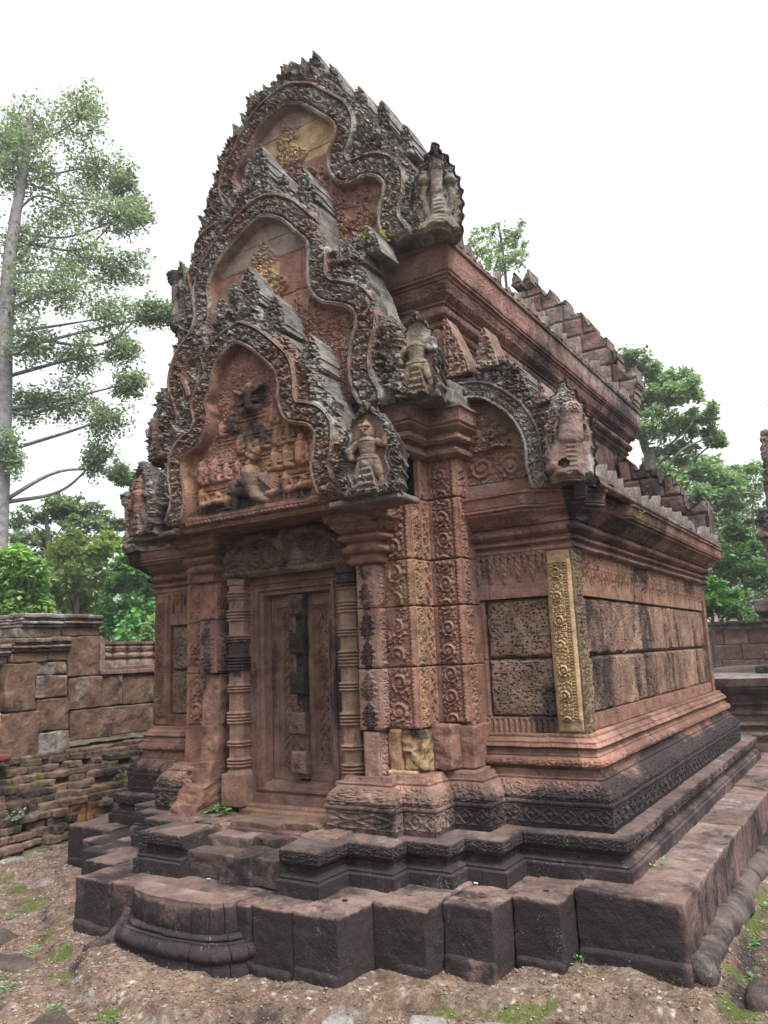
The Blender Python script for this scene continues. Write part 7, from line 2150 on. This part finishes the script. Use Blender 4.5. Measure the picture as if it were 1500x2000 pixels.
def weed(name, label, x, y, z, r_, n, size, cols, seed):
    rs = np.random.default_rng(seed)
    mb = MB()
    k = rs.normal(0, 1, (n, 3)); k[:, 2] = np.abs(k[:, 2])*.6; k /= np.linalg.norm(k, axis=1)[:, None]
    p0 = np.zeros((n, 3)); p0[:, :2] = rs.normal(0, r_*.25, (n, 2))
    tip = p0+k*r_*rs.uniform(.5, 1.1, (n, 1))
    sd = np.cross(k, (0, 0, 1.0)); sd /= np.linalg.norm(sd, axis=1)[:, None]+1e-9
    s = size*rs.uniform(.7, 1.3, (n, 1))
    a = tip-k*s*.5
    V = np.stack([a, tip+sd*s*.42, tip+k*s*.6-np.array((0, 0, .25))*s, tip-sd*s*.42], 1)
    c = np.array(cols)[rs.integers(0, len(cols), n)]*rs.uniform(.8, 1.2, (n, 1))
    mb.add(V.reshape(-1, 3), np.arange(n*4).reshape(n, 4), np.repeat(c, 4, 0))
    w_ = .0016
    V2 = np.stack([p0-np.array((w_, 0, 0)), p0+np.array((w_, 0, 0)), tip+np.array((w_*.5, 0, 0)), tip-np.array((w_*.5, 0, 0))], 1)
    mb.add(V2.reshape(-1, 3), np.arange(n*4).reshape(n, 4), np.array((.10, .17, .05)))
    o = mb.build(name, M_LEAF)
    o.location = (x, y, z)
    return tag(o, label, 'plant', 'small weeds on the stonework')
W1 = [(.08, .24, .07), (.12, .30, .09), (.06, .18, .05)]
weed('weed', 'clump of broad green leaves at the foot of the left colonette', -.515, -.14, .585, .075, 16, .045, W1, 1)
weed('weed', 'small green sprig by the threshold right of the leafy clump', -.42, -.15, .580, .04, 8, .03, W1, 2)
weed('weed', 'pale grass sprout on the plinth at the temple corner', 2.03, .55, .34, .06, 12, .03, [(.25, .34, .10), (.18, .28, .07)], 3)
weed('weed', 'little green weed at the inner corner of the big front blocks', 1.76, -.05, .03, .04, 10, .022, W1, 4)
weed('weed', 'yellow green fern on the ledge between middle and top gable', .80, -.05, 4.10, .09, 16, .035, [(.22, .26, .06), (.16, .22, .05)], 5)
weed('weed', 'grassy tuft among the eave leaves of the lower roof', 1.84, 1.7, 2.50, .09, 14, .02, [(.25, .28, .10), (.16, .22, .07)], 6)
weed('weed', 'thin tuft growing near the far end of the lower roof', 1.84, 3.1, 2.50, .10, 14, .02, [(.2, .26, .08), (.26, .28, .1)], 7)
weed('weed', 'green weed on the broken edge of the lower cornice', 1.90, 1.28, 2.33, .06, 12, .025, [(.16, .24, .06)], 8)
weed('weed', 'dark ivy like plant hanging on the brick ledge', -3.12, 1.25, .42, .12, 30, .03, [(.06, .14, .03), (.09, .18, .05)], 9)
weed('weed', 'green weed among the top bricks of the ledge beside the temple', -3.35, 1.75, .62, .12, 26, .03, [(.10, .19, .05), (.13, .2, .06)], 10)
weed('weed', 'blue green lichen like cushion on the lower left bricks', -3.0, .08, .31, .09, 40, .03, [(.17, .24, .19), (.2, .27, .22)], 11)
for i, (x, y, lab) in enumerate([(-.62, -1.42, 'small bluish creeping weed in the soil left of the middle slab'), (-.20, -1.48, 'bluish creeping weed patch at the bottom, beside the dark slab'), (-.95, -1.10, 'creeping weed below the mossy edge'), (-1.05, -1.38, 'creeping weed between two sunk slabs'), (-.78, -1.38, 'tiny weed in red soil left of the creeping patch'), (.1, -1.42, 'tiny bright weed at the bottom edge'), (.28, -1.42, 'second bright weed at the bottom edge, right of the tiny one'), (2.38, .75, 'weed at the foot of the third footing stone'), (2.40, 1.35, 'weed on the gravel beside the footing stones further back'), (2.44, .30, 'low weed in the gravel beside the front footing stones'), (-1.7, -.75, 'weed on stony soil below the moss cushion')]):
    h, _ = ground_h(np.array([x]), np.array([y]))
    weed('ground_weed', lab, x, y, float(h[0])+.004, .05 if i < 7 else .035, 26, .018, [(.12, .25, .13), (.16, .30, .16)] if i < 5 else W1, 20+i)

# ================================================================== AIR
mb = MB()
lo, hi = np.array((-60., -30., -1.2)), np.array((60., 60., 18.))
c8 = np.array([[(lo, hi)[i][0], (lo, hi)[j][1], (lo, hi)[k][2]] for i in (0, 1) for j in (0, 1) for k in (0, 1)])
mb.add(c8, np.array([(0, 1, 3, 2), (4, 6, 7, 5), (0, 4, 5, 1), (2, 3, 7, 6), (0, 2, 6, 4), (1, 5, 7, 3)]), (1, 1, 1))
hm = bpy.data.materials.new("hazy_air"); hm.use_nodes = True
hn = hm.node_tree.nodes; hn.clear()
ho = hn.new('ShaderNodeOutputMaterial'); hp = hn.new('ShaderNodeVolumePrincipled')
hp.inputs['Color'].default_value = (.93, .96, 1.0, 1); hp.inputs['Density'].default_value = HAZE; hp.inputs['Anisotropy'].default_value = .3
hm.node_tree.links.new(hp.outputs[0], ho.inputs['Volume'])
tag(mb.build('haze', hm), kind='stuff')
